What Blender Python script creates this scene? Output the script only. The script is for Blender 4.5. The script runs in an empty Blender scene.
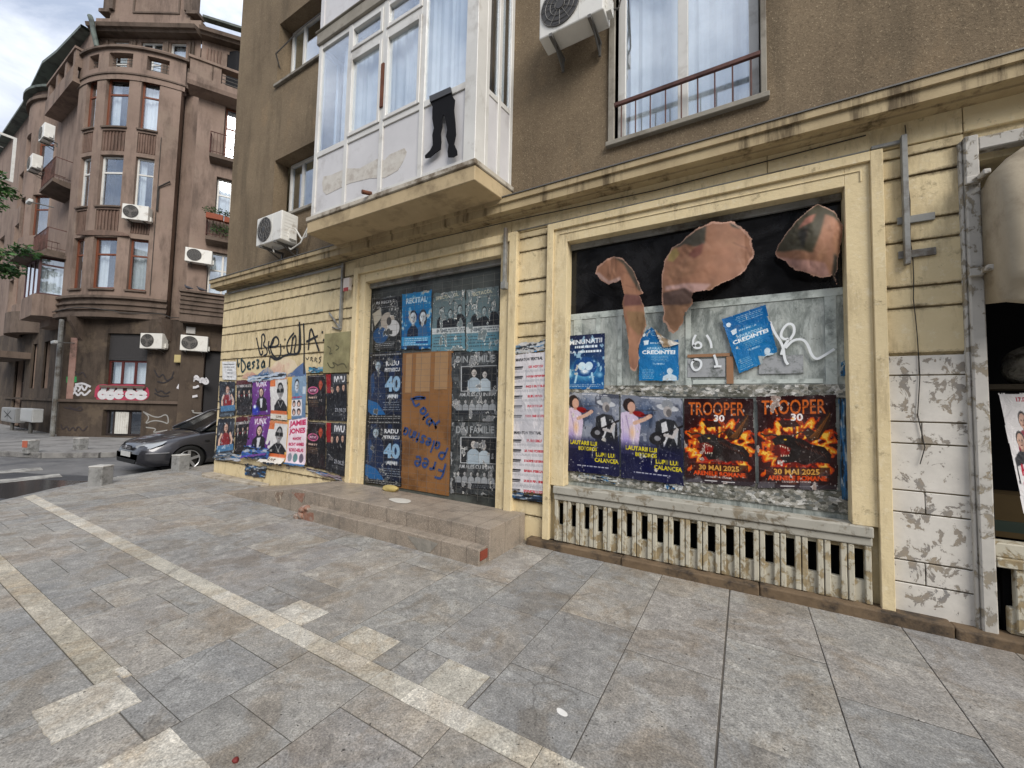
CLOUD=1.2; SUN_E=1.5; EXPO=1.05
import bpy, bmesh, math, random
import numpy as np
from mathutils import Matrix, Vector
random.seed(7); rng = np.random.RandomState(11)
scene = bpy.context.scene
COL = scene.collection
R = math.radians

# ------------------------------------------------------------------ camera
F_PX = 400.0; PITCH = R(3.1); ROLL = R(1.3); YAW = R(30.2); EYE = 1.6
_F = Vector((-math.sin(YAW)*math.cos(PITCH), math.cos(YAW)*math.cos(PITCH), math.sin(PITCH)))
_R0 = Vector((math.cos(YAW), math.sin(YAW), 0)); _U0 = _R0.cross(_F)
_R = _R0*math.cos(ROLL) + _U0*math.sin(ROLL); _U = _R.cross(_F)
cam_d = bpy.data.cameras.new('camera'); cam = bpy.data.objects.new('camera', cam_d); COL.objects.link(cam)
cam_d.sensor_width = 36; cam_d.lens = F_PX/1024*36; cam_d.clip_start = .05; cam_d.clip_end = 2000
cam.matrix_world = Matrix(((_R.x,_U.x,-_F.x,0),(_R.y,_U.y,-_F.y,0),(_R.z,_U.z,-_F.z,EYE),(0,0,0,1)))
scene.camera = cam

def at(px, py, Y):            # measured point on the vertical plane Y
    d = _F*F_PX + _R*(px-512) + _U*(384-py); t = Y/d.y
    return (d.x*t, EYE+d.z*t)
def S(X, z, Y):               # a point measured on the plane 4.3, carried to the deeper plane Y
    k = Y/4.3
    return X*k, EYE+(z-EYE)*k

# ------------------------------------------------------------------ object helpers
def tag(o, label=None, cat=None, group=None, kind=None):
    if label: o['label'] = label
    if cat: o['category'] = cat
    if group: o['group'] = group
    if kind: o['kind'] = kind
    return o
def thing(name, label, cat, loc=(0,0,0), group=None):
    o = bpy.data.objects.new(name, None); COL.objects.link(o); o.location = loc
    o.empty_display_size = .2
    return tag(o, label, cat, group)
def copy_tree(o, parent=None):
    c = o.copy(); COL.objects.link(c)
    if parent: c.parent = parent
    for ch in list(o.children): copy_tree(ch, c)
    return c

class MB:
    def __init__(s): s.v=[]; s.f=[]; s.m=[]; s.c=[]
    def face(s, pts, mi=0, fr=None):
        n=len(s.v)
        s.v += [fr(*p) if fr else tuple(p) for p in pts]
        s.f.append(tuple(range(n,n+len(pts)))); s.m.append(mi)
    def box(s, x0,x1,y0,y1,z0,z1, mi=0, fr=None):
        n=len(s.v)
        P=[(x0,y0,z0),(x1,y0,z0),(x1,y1,z0),(x0,y1,z0),(x0,y0,z1),(x1,y0,z1),(x1,y1,z1),(x0,y1,z1)]
        s.v += [fr(*p) if fr else p for p in P]
        for q in ((0,3,2,1),(4,5,6,7),(0,1,5,4),(1,2,6,5),(2,3,7,6),(3,0,4,7)):
            s.f.append(tuple(n+i for i in q)); s.m.append(mi)
        return s
    def prism(s, poly, fn, d0, d1, mi=0):   # fn(a,b,d)->xyz
        n=len(s.v); k=len(poly)
        s.v += [fn(a,b,d0) for a,b in poly]+[fn(a,b,d1) for a,b in poly]
        s.f.append(tuple(range(n,n+k))); s.m.append(mi)
        s.f.append(tuple(range(n+2*k-1,n+k-1,-1))); s.m.append(mi)
        for i in range(k):
            j=(i+1)%k; s.f.append((n+j,n+i,n+k+i,n+k+j)); s.m.append(mi)
        return s
    def tube(s, pts, r, seg=8, mi=0, closed=False):
        pts=[Vector(p) for p in pts]; n=len(s.v); k=len(pts)
        for i,p in enumerate(pts):
            a=pts[max(i-1,0)]; b=pts[min(i+1,k-1)]; t=(b-a).normalized()
            u=t.cross(Vector((0,0,1)));
            if u.length<.05: u=t.cross(Vector((0,1,0)))
            u.normalize(); w=t.cross(u)
            rr=r[i] if isinstance(r,(list,tuple)) else r
            for q in range(seg):
                an=2*math.pi*q/seg; s.v.append(tuple(p+(u*math.cos(an)+w*math.sin(an))*rr))
        for i in range(k-1):
            for q in range(seg):
                a=n+i*seg+q; b=n+i*seg+(q+1)%seg
                s.f.append((a,b,b+seg,a+seg)); s.m.append(mi)
        s.f.append(tuple(n+q for q in range(seg))[::-1]); s.m.append(mi)
        s.f.append(tuple(n+(k-1)*seg+q for q in range(seg))); s.m.append(mi)
        return s
    def cyl(s, c, axis, r, h, seg=24, mi=0):
        a=Vector(axis).normalized()*h/2; c=Vector(c)
        return s.tube([c-a,c+a],r,seg,mi)
    def pieces(s):
        n=len(s.v); par=list(range(n))
        def find(a):
            while par[a]!=a: par[a]=par[par[a]]; a=par[a]
            return a
        for f in s.f:
            r=find(f[0])
            for q in f[1:]: par[find(q)]=r
        isl={}
        for i,f in enumerate(s.f): isl.setdefault(find(f[0]),[]).append(i)
        ks=list(isl); 
        if len(ks)<2 or len(ks)>900: return None
        lo=np.array([np.min([s.v[q] for f in isl[k] for q in s.f[f]],axis=0) for k in ks]); hi=np.array([np.max([s.v[q] for f in isl[k] for q in s.f[f]],axis=0) for k in ks])
        size=(hi-lo).max(1); gap=np.maximum(0,np.maximum(lo[:,None]-hi[None],lo[None]-hi[:,None])); near=np.sqrt((gap**2).sum(2))<=np.maximum(.02,.5*np.maximum(size[:,None],size[None]))
        lab=-np.ones(len(ks),int); c=0
        for i in range(len(ks)):
            if lab[i]>=0: continue
            st=[i]; lab[i]=c
            while st:
                a=st.pop()
                for b in np.nonzero(near[a]&(lab<0))[0]: lab[b]=c; st.append(b)
            c+=1
        if c<2: return None
        return [[f for i in range(len(ks)) if lab[i]==q for f in isl[ks[i]]] for q in range(c)]
    def build(s, name, mats, parent=None, bevel=0, smooth=False, segs=1):
        P=s.pieces() if parent else None
        if P:
            first=None
            for fs in P:
                t=MB(); mp={}
                for f in fs:
                    for q in s.f[f]:
                        if q not in mp: mp[q]=len(t.v); t.v.append(s.v[q])
                    t.f.append(tuple(mp[q] for q in s.f[f])); t.m.append(s.m[f])
                    if s.c: t.c.append(s.c[f])
                o=t._build(name,mats,parent,bevel,smooth,segs); first=first or o
            return first
        return s._build(name,mats,parent,bevel,smooth,segs)
    def _build(s, name, mats, parent=None, bevel=0, smooth=False, segs=1):
        me=bpy.data.meshes.new(name); me.from_pydata(s.v,[],s.f)
        if not isinstance(mats,(list,tuple)): mats=[mats]
        for m in mats: me.materials.append(m)
        me.polygons.foreach_set('material_index', s.m)
        if s.c:
            a=me.color_attributes.new('Col','FLOAT_COLOR','CORNER')
            arr=[]
            for p,c in zip(me.polygons,s.c): arr += list(c)*p.loop_total
            a.data.foreach_set('color',arr)
        if smooth: me.polygons.foreach_set('use_smooth',[True]*len(s.f))
        me.update()
        bm=bmesh.new(); bm.from_mesh(me); bmesh.ops.recalc_face_normals(bm,faces=bm.faces); bm.to_mesh(me); bm.free()
        o=bpy.data.objects.new(name,me); COL.objects.link(o)
        if parent: o.parent=parent; o.matrix_parent_inverse = Matrix.Translation(-Vector(parent.location)) if not parent.parent else Matrix.Identity(4)
        if bevel:
            b=o.modifiers.new('bevel','BEVEL'); b.width=bevel; b.segments=segs; b.limit_method='ANGLE'; b.angle_limit=R(40)
        return o

# ------------------------------------------------------------------ material helpers
def lin(c): 
    c=c/255.; return c/12.92 if c<=.04045 else ((c+.055)/1.055)**2.4
def rgb(r,g,b,k=1.): return (lin(r)*k, lin(g)*k, lin(b)*k, 1)
class NT:
    def __init__(s,name):
        s.mat=bpy.data.materials.new(name); s.mat.use_nodes=True; s.t=s.mat.node_tree; s.n=s.t.nodes; s.n.clear()
        s.out=s.n.new('ShaderNodeOutputMaterial'); s.b=s.n.new('ShaderNodeBsdfPrincipled'); s.t.links.new(s.b.outputs[0],s.out.inputs[0])
        s.tc=s.n.new('ShaderNodeTexCoord')
    def link(s,a,b): s.t.links.new(a,b)
    def coord(s,scale=(1,1,1)):
        m=s.n.new('ShaderNodeMapping'); m.inputs['Scale'].default_value=scale; s.link(s.tc.outputs['Object'],m.inputs[0]); return m.outputs[0]
    def noise(s,scale,detail=4,rough=.6,co=None,dist=0):
        n=s.n.new('ShaderNodeTexNoise'); n.inputs['Scale'].default_value=scale; n.inputs['Detail'].default_value=detail; n.inputs['Roughness'].default_value=rough; n.inputs['Distortion'].default_value=dist
        s.link(co if co is not None else s.tc.outputs['Object'],n.inputs['Vector']); return n.outputs['Fac']
    def vor(s,scale,co=None,feat='F1'):
        n=s.n.new('ShaderNodeTexVoronoi'); n.inputs['Scale'].default_value=scale; n.feature=feat
        s.link(co if co is not None else s.tc.outputs['Object'],n.inputs['Vector']); return n.outputs['Distance']
    def ramp(s,fac,stops):
        r=s.n.new('ShaderNodeValToRGB'); e=r.color_ramp.elements
        while len(e)<len(stops): e.new(.5)
        for x,(p,c) in zip(e,stops): x.position=p; x.color=c if isinstance(c,tuple) else (c,c,c,1)
        s.link(fac,r.inputs[0]); return r.outputs[0]
    def mix(s,fac,a,b,mode='MIX'):
        m=s.n.new('ShaderNodeMix'); m.data_type='RGBA'; m.blend_type=mode
        for sock,val in ((m.inputs[0],fac),(m.inputs[6],a),(m.inputs[7],b)):
            if hasattr(val,'links') or isinstance(val,bpy.types.NodeSocket): s.link(val,sock)
            else: sock.default_value=val
        return m.outputs[2]
    def math(s,op,a,b=0.):
        m=s.n.new('ShaderNodeMath'); m.operation=op
        for sock,val in ((m.inputs[0],a),(m.inputs[1],b)):
            if isinstance(val,bpy.types.NodeSocket): s.link(val,sock)
            else: sock.default_value=val
        return m.outputs[0]
    def z(s):
        x=s.n.new('ShaderNodeSeparateXYZ'); s.link(s.tc.outputs['Object'],x.inputs[0]); return x.outputs
    def attr(s,name='Col'):
        a=s.n.new('ShaderNodeAttribute'); a.attribute_name=name; return a.outputs['Color']
    def bump(s,h,strength=.4,dist=.01):
        b=s.n.new('ShaderNodeBump'); b.inputs['Strength'].default_value=strength; b.inputs['Distance'].default_value=dist
        s.link(h,b.inputs['Height']); s.link(b.outputs[0],s.b.inputs['Normal'])
    def done(s,col,rough=.8,spec=.3,metal=0):
        if isinstance(col,bpy.types.NodeSocket): s.link(col,s.b.inputs['Base Color'])
        else: s.b.inputs['Base Color'].default_value=col
        if isinstance(rough,bpy.types.NodeSocket): s.link(rough,s.b.inputs['Roughness'])
        else: s.b.inputs['Roughness'].default_value=rough
        s.b.inputs['Specular IOR Level'].default_value=spec; s.b.inputs['Metallic'].default_value=metal
        return s.mat
def worn(name, c1, c2, stain=None, sc=3., st=1.2, lo=.5, hi=.7, rough=.75, bs=40, bump=.25, spec=.3, streak=False, metal=0, bd=.01):
    n=NT(name)
    base=n.ramp(n.noise(sc,6,.65),[(.3,c1),(.7,c2)])
    if stain:
        co=n.coord((3,3,.35)) if streak else None
        f=n.ramp(n.noise(st,8,.7,co),[(lo-.01,0.),(lo+(hi-lo)*.6,1.)])
        base=n.mix(f,base,stain)
    if bump: n.bump(n.noise(bs,5,.7),bump,bd)
    return n.done(base,rough,spec,metal)
def plain(name,c,rough=.6,spec=.4,metal=0):
    return worn(name,tuple(x*.92 for x in c[:3])+(1,),tuple(min(1,x*1.06) for x in c[:3])+(1,),sc=9,rough=rough,spec=spec,metal=metal,bump=.05)

M={}
# yellow plaster with dirty grooves
def yellow(name, grooves=True, c1=(208,190,150), c2=(224,206,166)):
    n=NT(name)
    base=n.ramp(n.noise(1.3,6,.65),[(.3,rgb(*c1)),(.7,rgb(*c2))])
    base=n.mix(n.ramp(n.noise(2.6,8,.75,n.coord((2.2,2.2,.5))),[(.50,0.),(.66,.6)]),base,rgb(156,138,108))
    base=n.mix(n.ramp(n.noise(14,6,.8),[(.55,0.),(.66,.6)]),base,rgb(226,214,186))
    base=n.mix(n.ramp(n.noise(5,9,.8),[(.585,0.),(.66,.6)]),base,rgb(112,98,76))
    if grooves:
        z=n.z()[2]
        m=n.math('MODULO',n.math('ADD',z,-.30+.537*4),.537)
        d1=n.math('MINIMUM',n.math('ABSOLUTE',n.math('SUBTRACT',m,0.)),n.math('ABSOLUTE',n.math('SUBTRACT',m,.537)))
        d2=n.math('ABSOLUTE',n.math('SUBTRACT',m,.17))
        d=n.math('MINIMUM',d1,d2)
        edge=n.math('MAXIMUM',n.math('SUBTRACT',1.,n.math('MULTIPLY',d,20.)),0.)
        nn=n.noise(9,8,.8,n.coord((1,1,1.)))
        f=n.ramp(n.math('ADD',n.math('MULTIPLY',edge,.42),nn),[(.68,0.),(.92,.85)])
        base=n.mix(f,base,rgb(84,70,50))
    h=n.math('ADD',n.noise(30,6,.7),n.math('MULTIPLY',n.noise(5,4),1.5))
    n.bump(h,.35,.012)
    return n.done(base,.85,.2)
M['yellow']=yellow('yellow_plaster')
M['yellow_flat']=yellow('yellow_trim',False)
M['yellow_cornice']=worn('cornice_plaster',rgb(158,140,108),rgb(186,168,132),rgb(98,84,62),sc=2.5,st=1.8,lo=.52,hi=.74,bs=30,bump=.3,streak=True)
# rough render on upper storeys
def render_wall():
    n=NT('pebbledash')
    base=n.ramp(n.noise(.8,6,.65),[(.3,rgb(113,99,81)),(.7,rgb(137,121,99))])
    base=n.mix(n.ramp(n.noise(1.1,8,.72,n.coord((2.2,2.2,.3))),[(.50,0.),(.66,.6)]),base,rgb(92,82,68))
    base=n.mix(n.ramp(n.noise(1.7,7,.7,n.coord((1,1,.6))),[(.55,0.),(.8,.7)]),base,rgb(156,132,102))
    sp=n.noise(75,3,.8)
    base=n.mix(n.ramp(sp,[(.60,0.),(.70,.75)]),base,rgb(206,188,156))
    base=n.mix(n.ramp(sp,[(.34,.65),(.44,0.)]),base,rgb(66,58,48))
    n.bump(n.math('ADD',sp,n.math('MULTIPLY',n.noise(18,4),.8)),.6,.01)
    return n.done(base,.95,.1)
M['render']=render_wall()
M['reveal']=worn('reveal_plaster',rgb(134,128,116),rgb(156,150,138),rgb(104,96,84),bs=40,bump=.3)
# peeling white paint over grey plaster
def peel(name, paint, under, brown, lo=.5, hi=.53, sc=3.2):
    n=NT(name)
    p=n.mix(n.ramp(n.noise(6,8,.75),[(.35,0.),(.75,.7)]),paint,tuple(x*.72 for x in paint[:3])+(1,))
    f=n.ramp(n.noise(sc,9,.68,n.coord((1.2,1.2,.9)),.4),[(lo,0.),(hi,1.)])
    u=n.ramp(n.noise(8,6),[(.35,under),(.65,brown)])
    c=n.mix(f,p,u)
    c=n.mix(n.ramp(n.noise(17,8,.8),[(.64,0.),(.68,1.)]),c,rgb(60,54,48))
    hh=n.math('SUBTRACT',n.math('MULTIPLY',n.noise(30,6,.7),.35),f)
    n.bump(hh,.6,.006)
    return n.done(c,.8,.25)
M['peel_white']=peel('peeling_white_paint',rgb(210,205,196),rgb(132,129,126),rgb(156,144,126),.55,.565,8.)
M['peel_sill']=peel('peeling_sill_paint',rgb(172,168,156),rgb(140,130,112),rgb(116,106,90),.52,.6,7.)
M['peel_slat']=peel('peeling_slat_paint',rgb(190,184,166),rgb(166,150,118),rgb(132,116,88),.5,.56,9.)
M['peel_post']=peel('peeling_post_paint',rgb(190,186,178),rgb(136,131,122),rgb(150,138,116),.53,.57,9.)
M['ledge']=worn('ledge_concrete',rgb(96,80,62),rgb(128,108,84),rgb(60,52,44),sc=6,st=3,bs=40,bump=.5)
M['black']=plain('dark_void',(.006,.006,.007,1),.9,.1)
M['room']=plain('dark_room',(.02,.02,.022,1),.9,.1)
def glossy_black():
    n=NT('black_film_glass')
    c=n.ramp(n.noise(2.2,8,.75,None,1.2),[(.4,rgb(12,12,14)),(.66,rgb(40,40,42))])
    c=n.mix(n.ramp(n.noise(30,5,.8),[(.68,0.),(.74,.5)]),c,rgb(86,84,82))
    return n.done(c,n.ramp(n.noise(6,5),[(.3,.06),(.8,.22)]),.5)
M['film_glass']=glossy_black()
def whitewash():
    n=NT('whitewashed_glass')
    c=n.ramp(n.noise(3.2,9,.72,n.coord((1.6,1.6,.9)),.6),[(.36,rgb(104,110,107)),(.5,rgb(142,148,143)),(.64,rgb(184,188,182))])
    c=n.mix(n.ramp(n.noise(9,8,.8,n.coord((2.4,2.4,.5))),[(.50,0.),(.64,.75)]),c,rgb(194,200,196))
    c=n.mix(n.ramp(n.noise(21,8,.8),[(.60,0.),(.66,.85)]),c,rgb(66,68,64))
    n.bump(n.noise(12,7,.7),.3,.01)
    return n.done(c,.35,.4)
M['wash']=whitewash()
M['wash_light']=worn('whitewash_bars',rgb(176,184,178),rgb(204,210,204),rgb(126,132,127),sc=9,st=5,bs=30,bump=.2,rough=.4)
def scraps():
    n=NT('glued_paper_scraps')
    v=n.n.new('ShaderNodeTexVoronoi'); v.inputs['Scale'].default_value=26; n.link(n.coord((1,1,1.6)),v.inputs['Vector'])
    sep=n.n.new('ShaderNodeSeparateColor'); n.link(v.outputs['Color'],sep.inputs[0])
    c=n.ramp(sep.outputs[0],[(0.,rgb(60,60,56)),(.2,rgb(130,127,116)),(.45,rgb(186,182,172)),(.7,rgb(104,108,106)),(.9,rgb(212,210,204))])
    c=n.mix(n.ramp(n.noise(14,8,.8),[(.45,0.),(.6,1.)]),c,rgb(92,92,82))
    n.bump(n.noise(35,7,.8),.8,.012)
    return n.done(c,.8,.2)
M['scraps']=scraps()
M['grey_board']=worn('dark_grey_board',rgb(66,70,68),rgb(88,92,90),rgb(48,50,50),sc=3,bs=30,bump=.15,rough=.6)
M['metal_grey']=worn('dull_metal',rgb(118,118,114),rgb(150,150,146),rgb(92,84,74),sc=5,st=3,rough=.5,bs=60,bump=.1,spec=.5)
M['rust']=worn('rusty_metal',rgb(92,54,38),rgb(122,76,52),rgb(60,40,30),sc=8,bs=60,bump=.4)
M['railing']=worn('painted_railing',rgb(84,58,54),rgb(106,74,66),rgb(60,40,36),sc=10,bs=60,bump=.2)
M['pvc']=worn('white_window_plastic',rgb(196,194,188),rgb(212,210,204),rgb(160,154,144),sc=2,st=2.2,lo=.55,hi=.85,rough=.35,spec=.5,bump=.05)
M['pvc_panel']=worn('white_balcony_panel',rgb(194,192,192),rgb(206,204,204),rgb(164,160,156),sc=1.5,st=1.6,lo=.55,hi=.9,rough=.4,spec=.4,bump=.04)
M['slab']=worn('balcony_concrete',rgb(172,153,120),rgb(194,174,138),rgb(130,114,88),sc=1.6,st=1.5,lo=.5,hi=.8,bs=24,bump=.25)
M['slab_edge']=worn('balcony_edge',rgb(166,158,144),rgb(198,190,174),rgb(112,100,84),sc=4,st=3,lo=.48,hi=.7,bs=24,bump=.35)
M['curtain']=plain('curtain_cloth',rgb(250,244,234),.9,.05)
M['curtain_dark']=plain('dark_curtain',rgb(70,70,74),.9,.05)
M['ac']=worn('air_conditioner_enamel',rgb(206,204,198),rgb(222,220,212),rgb(168,160,148),sc=3,st=4,lo=.58,hi=.8,rough=.4,spec=.5,bump=.03)
M['ac_dark']=plain('fan_plastic',rgb(58,56,54),.5)
M['fan_shade']=plain('fan_grille_wire',rgb(120,118,114),.5)
M['bracket']=plain('bracket_steel',rgb(96,94,90),.5,.5)
M['cable']=plain('cable_rubber',rgb(52,48,44),.6)
M['white_cable']=plain('pale_hose',rgb(206,204,198),.6)
M['board']=worn('brown_door_board',rgb(128,88,50),rgb(144,101,60),rgb(106,72,42),sc=1.5,st=2,rough=.45,spec=.4,bump=.08)
M['board_strip']=plain('paler_board_paint',rgb(158,124,88),.6)
M['blue_paint']=plain('blue_spray_paint',rgb(44,70,122),.6)
M['black_paint']=plain('black_spray_paint',rgb(30,32,34),.6)
M['white_paint']=plain('white_spray_paint',rgb(226,230,232),.6)
M['orange_paint']=plain('orange_spray_paint',rgb(214,120,70),.6)
M['sticker_black']=plain('black_cutout_sheet',rgb(20,20,23),.8,.15)
M['awning']=worn('awning_cloth',rgb(150,139,119),rgb(176,164,143),rgb(118,106,88),sc=2,st=2.,lo=.5,hi=.8,bs=6,bump=.2,rough=.85)
M['tile']=None
def glass(name,refl=1.5,tint=(.9,.95,1,1)):
    n=NT(name); n.n.remove(n.b)
    tr=n.n.new('ShaderNodeBsdfTransparent'); tr.inputs[0].default_value=tint
    gl=n.n.new('ShaderNodeBsdfGlossy'); gl.inputs['Roughness'].default_value=.02; gl.inputs[0].default_value=(.95,.97,1,1)
    lw=n.n.new('ShaderNodeLayerWeight'); lw.inputs[0].default_value=.5
    fa=n.math('ADD',n.math('MULTIPLY',n.math('POWER',lw.outputs['Facing'],3.5),1.-refl),refl)
    mx=n.n.new('ShaderNodeMixShader'); n.link(fa,mx.inputs[0]); n.link(tr.outputs[0],mx.inputs[1]); n.link(gl.outputs[0],mx.inputs[2]); n.link(mx.outputs[0],n.out.inputs[0])
    return n.mat
M['glass']=glass('window_glass',.2)
M['car_glass']=glass('car_glass',.1,(.25,.28,.3,1))
def paper():
    n=NT('printed_paper')
    c=n.attr()
    c=n.mix(n.ramp(n.noise(7,8,.75),[(.58,0.),(.8,.35)]),c,rgb(150,148,144))
    n.bump(n.math('ADD',n.noise(7,5,.65,n.coord((1,1,.55)),1.4),n.math('MULTIPLY',n.noise(60,4),.15)),.75,.02)
    return n.done(c,n.ramp(n.noise(4,5),[(.4,.28),(.6,.6)]),.4)
M['paper']=paper()
def attrmat(name,rough=.85,bump=.3,bs=50,spec=.25):
    n=NT(name); c=n.attr(); n.bump(n.noise(bs,5,.7),bump,.008); return n.done(c,rough,spec)
M['cloth_sheet']=attrmat('peeled_film_sheet',.6,.12,5)
# ------------------------------------------------------------------ printed sheets: colours worked out cell by cell on a fine grid mesh
_tc={}
def glyph_tris(txt,bold=.0):
    k=(txt,bold)
    if k in _tc: return _tc[k]
    cu=bpy.data.curves.new('t','FONT'); cu.body=txt; cu.offset=bold; cu.align_x='CENTER'; cu.align_y='CENTER'; cu.resolution_u=3
    o=bpy.data.objects.new('t',cu); COL.objects.link(o); bpy.context.view_layer.update()
    dg=bpy.context.evaluated_depsgraph_get(); me=o.evaluated_get(dg).to_mesh(); me.calc_loop_triangles()
    v=np.array([q.co[:2] for q in me.vertices]).reshape(-1,2); t=np.array([l.vertices[:] for l in me.loop_triangles]).reshape(-1,3)
    o.evaluated_get(dg).to_mesh_clear(); bpy.data.objects.remove(o); bpy.data.curves.remove(cu)
    if len(v): 
        c=(v.max(0)+v.min(0))/2; v=v-c
    _tc[k]=(v,t); return _tc[k]
_noise_cache={}
def vnoise(h,w,cells,seed=0,octaves=4):
    rs=np.random.RandomState(seed); out=np.zeros((h,w)); amp=1.; tot=0
    for o in range(octaves):
        n=max(2,int(cells*2**o)); g=rs.rand(n+2,n+2)
        y=np.linspace(0,n,h,endpoint=False); x=np.linspace(0,n,w,endpoint=False)
        yi=y.astype(int); xi=x.astype(int); fy=(y-yi)[:,None]; fx=(x-xi)[None]
        fy=fy*fy*(3-2*fy); fx=fx*fx*(3-2*fx)
        a=g[yi][:,xi]; b=g[yi][:,xi+1]; c=g[yi+1][:,xi]; d=g[yi+1][:,xi+1]
        out+=amp*((a*(1-fx)+b*fx)*(1-fy)+(c*(1-fx)+d*fx)*fy); tot+=amp; amp*=.55
    return out/tot
class Canvas:
    SS=2
    def __init__(s,w,h,bg=(255,255,255)):
        s.w=w;s.h=h;s.W=w*s.SS;s.H=h*s.SS; s.asp=h/w
        s.a=np.zeros((s.H,s.W,3))+np.array(bg,float); s.al=np.ones((s.H,s.W))
        s.U,s.V=np.meshgrid((np.arange(s.W)+.5)/s.W,(np.arange(s.H)+.5)/s.H*s.asp)   # u 0..1, v 0..asp (down)
    def put(s,m,c,op=1.):
        m=np.clip(m.astype(float)*op,0,1)[...,None]; s.a=s.a*(1-m)+np.array(c,float)*m
    def grad(s,c0,c1,v0=0,v1=None):
        v1=s.asp if v1 is None else v1
        t=np.clip((s.V-v0)/(v1-v0),0,1)[...,None]; s.a=np.array(c0)*(1-t)+np.array(c1)*t
    def ellm(s,cx,cy,rx,ry,rot=0,soft=0):
        c,n=math.cos(rot),math.sin(rot); x=(s.U-cx)*c+(s.V-cy)*n; y=-(s.U-cx)*n+(s.V-cy)*c
        d=np.sqrt((x/rx)**2+(y/ry)**2)
        return np.clip((1-d)/soft,0,1) if soft else d<1
    def ell(s,cx,cy,rx,ry,c,rot=0,soft=0,op=1): s.put(s.ellm(cx,cy,rx,ry,rot,soft),c,op)
    def polym(s,P):
        m=np.zeros(s.U.shape,bool); k=len(P)
        for i in range(k):
            x0,y0=P[i];x1,y1=P[(i+1)%k]
            if y0==y1: continue
            cr=((y0>s.V)!=(y1>s.V))&(s.U<(x1-x0)*(s.V-y0)/(y1-y0)+x0); m^=cr
        return m
    def poly(s,P,c,op=1): s.put(s.polym(P),c,op)
    def rect(s,x0,y0,x1,y1,c,op=1): s.put((s.U>=x0)&(s.U<x1)&(s.V>=y0)&(s.V<y1),c,op)
    def line(s,P,w,c,op=1):
        m=np.zeros(s.U.shape,bool)
        for (x0,y0),(x1,y1) in zip(P[:-1],P[1:]):
            dx,dy=x1-x0,y1-y0; L=dx*dx+dy*dy+1e-9; t=np.clip(((s.U-x0)*dx+(s.V-y0)*dy)/L,0,1)
            m|=((s.U-x0-t*dx)**2+(s.V-y0-t*dy)**2)<(w/2)**2
        s.put(m,c,op)
    def text(s,txt,cx,cy,width,c,hgt=None,bold=.02,rot=0,op=1):
        v,t=glyph_tris(txt,bold)
        if not len(v): return
        ext=v.max(0)-v.min(0); k=width/ext[0]; ky=(hgt/ext[1]) if hgt else k
        x=v[:,0]*k; y=-v[:,1]*ky; cs,sn=math.cos(rot),math.sin(rot)
        X=(cx+x*cs-y*sn)*s.W; Y=(cy+x*sn+y*cs)*s.W; m=np.zeros((s.H,s.W),bool)
        for a,b,d in t:
            xs=X[[a,b,d]]; ys=Y[[a,b,d]]
            x0=max(int(xs.min()),0);x1=min(int(xs.max())+2,s.W);y0=max(int(ys.min()),0);y1=min(int(ys.max())+2,s.H)
            if x0>=x1 or y0>=y1: continue
            gx,gy=np.meshgrid(np.arange(x0,x1)+.5,np.arange(y0,y1)+.5)
            def e(i,j): return (xs[j]-xs[i])*(gy-ys[i])-(ys[j]-ys[i])*(gx-xs[i])
            w0,w1,w2=e(0,1),e(1,2),e(2,0)
            m[y0:y1,x0:x1]|=((w0>=0)&(w1>=0)&(w2>=0))|((w0<=0)&(w1<=0)&(w2<=0))
        s.put(m,c,op)
    def bars(s,x0,x1,y,n,dy,c,seed=0,w=.012,op=.8):   # rows of print too small to read
        rs=np.random.RandomState(seed)
        for i in range(n):
            x=x0+rs.rand()*.05
            while x<x1-.03:
                l=.02+rs.rand()*.07; s.rect(x,y+i*dy,min(x+l,x1),y+i*dy+w,c,op); x+=l+.015
    def speckle(s,c,amount,cells=30,seed=0,op=1):
        n=vnoise(s.H,s.W,cells,seed); th=np.quantile(n,1-amount); s.put(n>th,c,op)
    def person(s,cx,cy,k,skin,top,hair,wid=1.,long=False):  # a printed head and shoulders, k = head height
        if long: s.ell(cx,cy+.15*k,.5*k,.8*k,hair)
        s.poly([(cx-1.0*k*wid,cy+2.6*k),(cx-.92*k*wid,cy+1.1*k),(cx-.5*k*wid,cy+.75*k),(cx-.17*k,cy+.6*k),(cx+.17*k,cy+.6*k),(cx+.5*k*wid,cy+.75*k),(cx+.92*k*wid,cy+1.1*k),(cx+1.0*k*wid,cy+2.6*k)],top)
        s.rect(cx-.15*k,cy+.25*k,cx+.15*k,cy+.68*k,tuple(q*.8 for q in skin))
        s.ell(cx,cy-.06*k,.42*k,.53*k,hair)
        s.ell(cx,cy+.05*k,.35*k,.48*k,skin)
        s.ell(cx+.16*k,cy+.1*k,.2*k,.42*k,tuple(q*.72 for q in skin),soft=.8,op=.8)
        s.ell(cx-.13*k,cy+.0*k,.07*k,.035*k,(30,26,26)); s.ell(cx+.13*k,cy+.0*k,.07*k,.035*k,(30,26,26))
        s.rect(cx-.03*k,cy+.02*k,cx+.04*k,cy+.2*k,tuple(q*.7 for q in skin),.6)
        s.ell(cx,cy+.3*k,.11*k,.03*k,(110,50,50))
    def rag(s,amp=.02,seed=0,sides='lrtb',cells=9):
        h,w=s.H,s.W; rs=np.random.RandomState(seed)
        n=vnoise(h,w,cells,seed,5)*amp*2
        d=np.full((h,w),9.)
        if 'l' in sides: d=np.minimum(d,s.U)
        if 'r' in sides: d=np.minimum(d,1-s.U)
        if 't' in sides: d=np.minimum(d,s.V)
        if 'b' in sides: d=np.minimum(d,s.asp-s.V)
        s.al[d<n-amp*.45]=0
    def cut(s,m): s.al[m]=0
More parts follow.
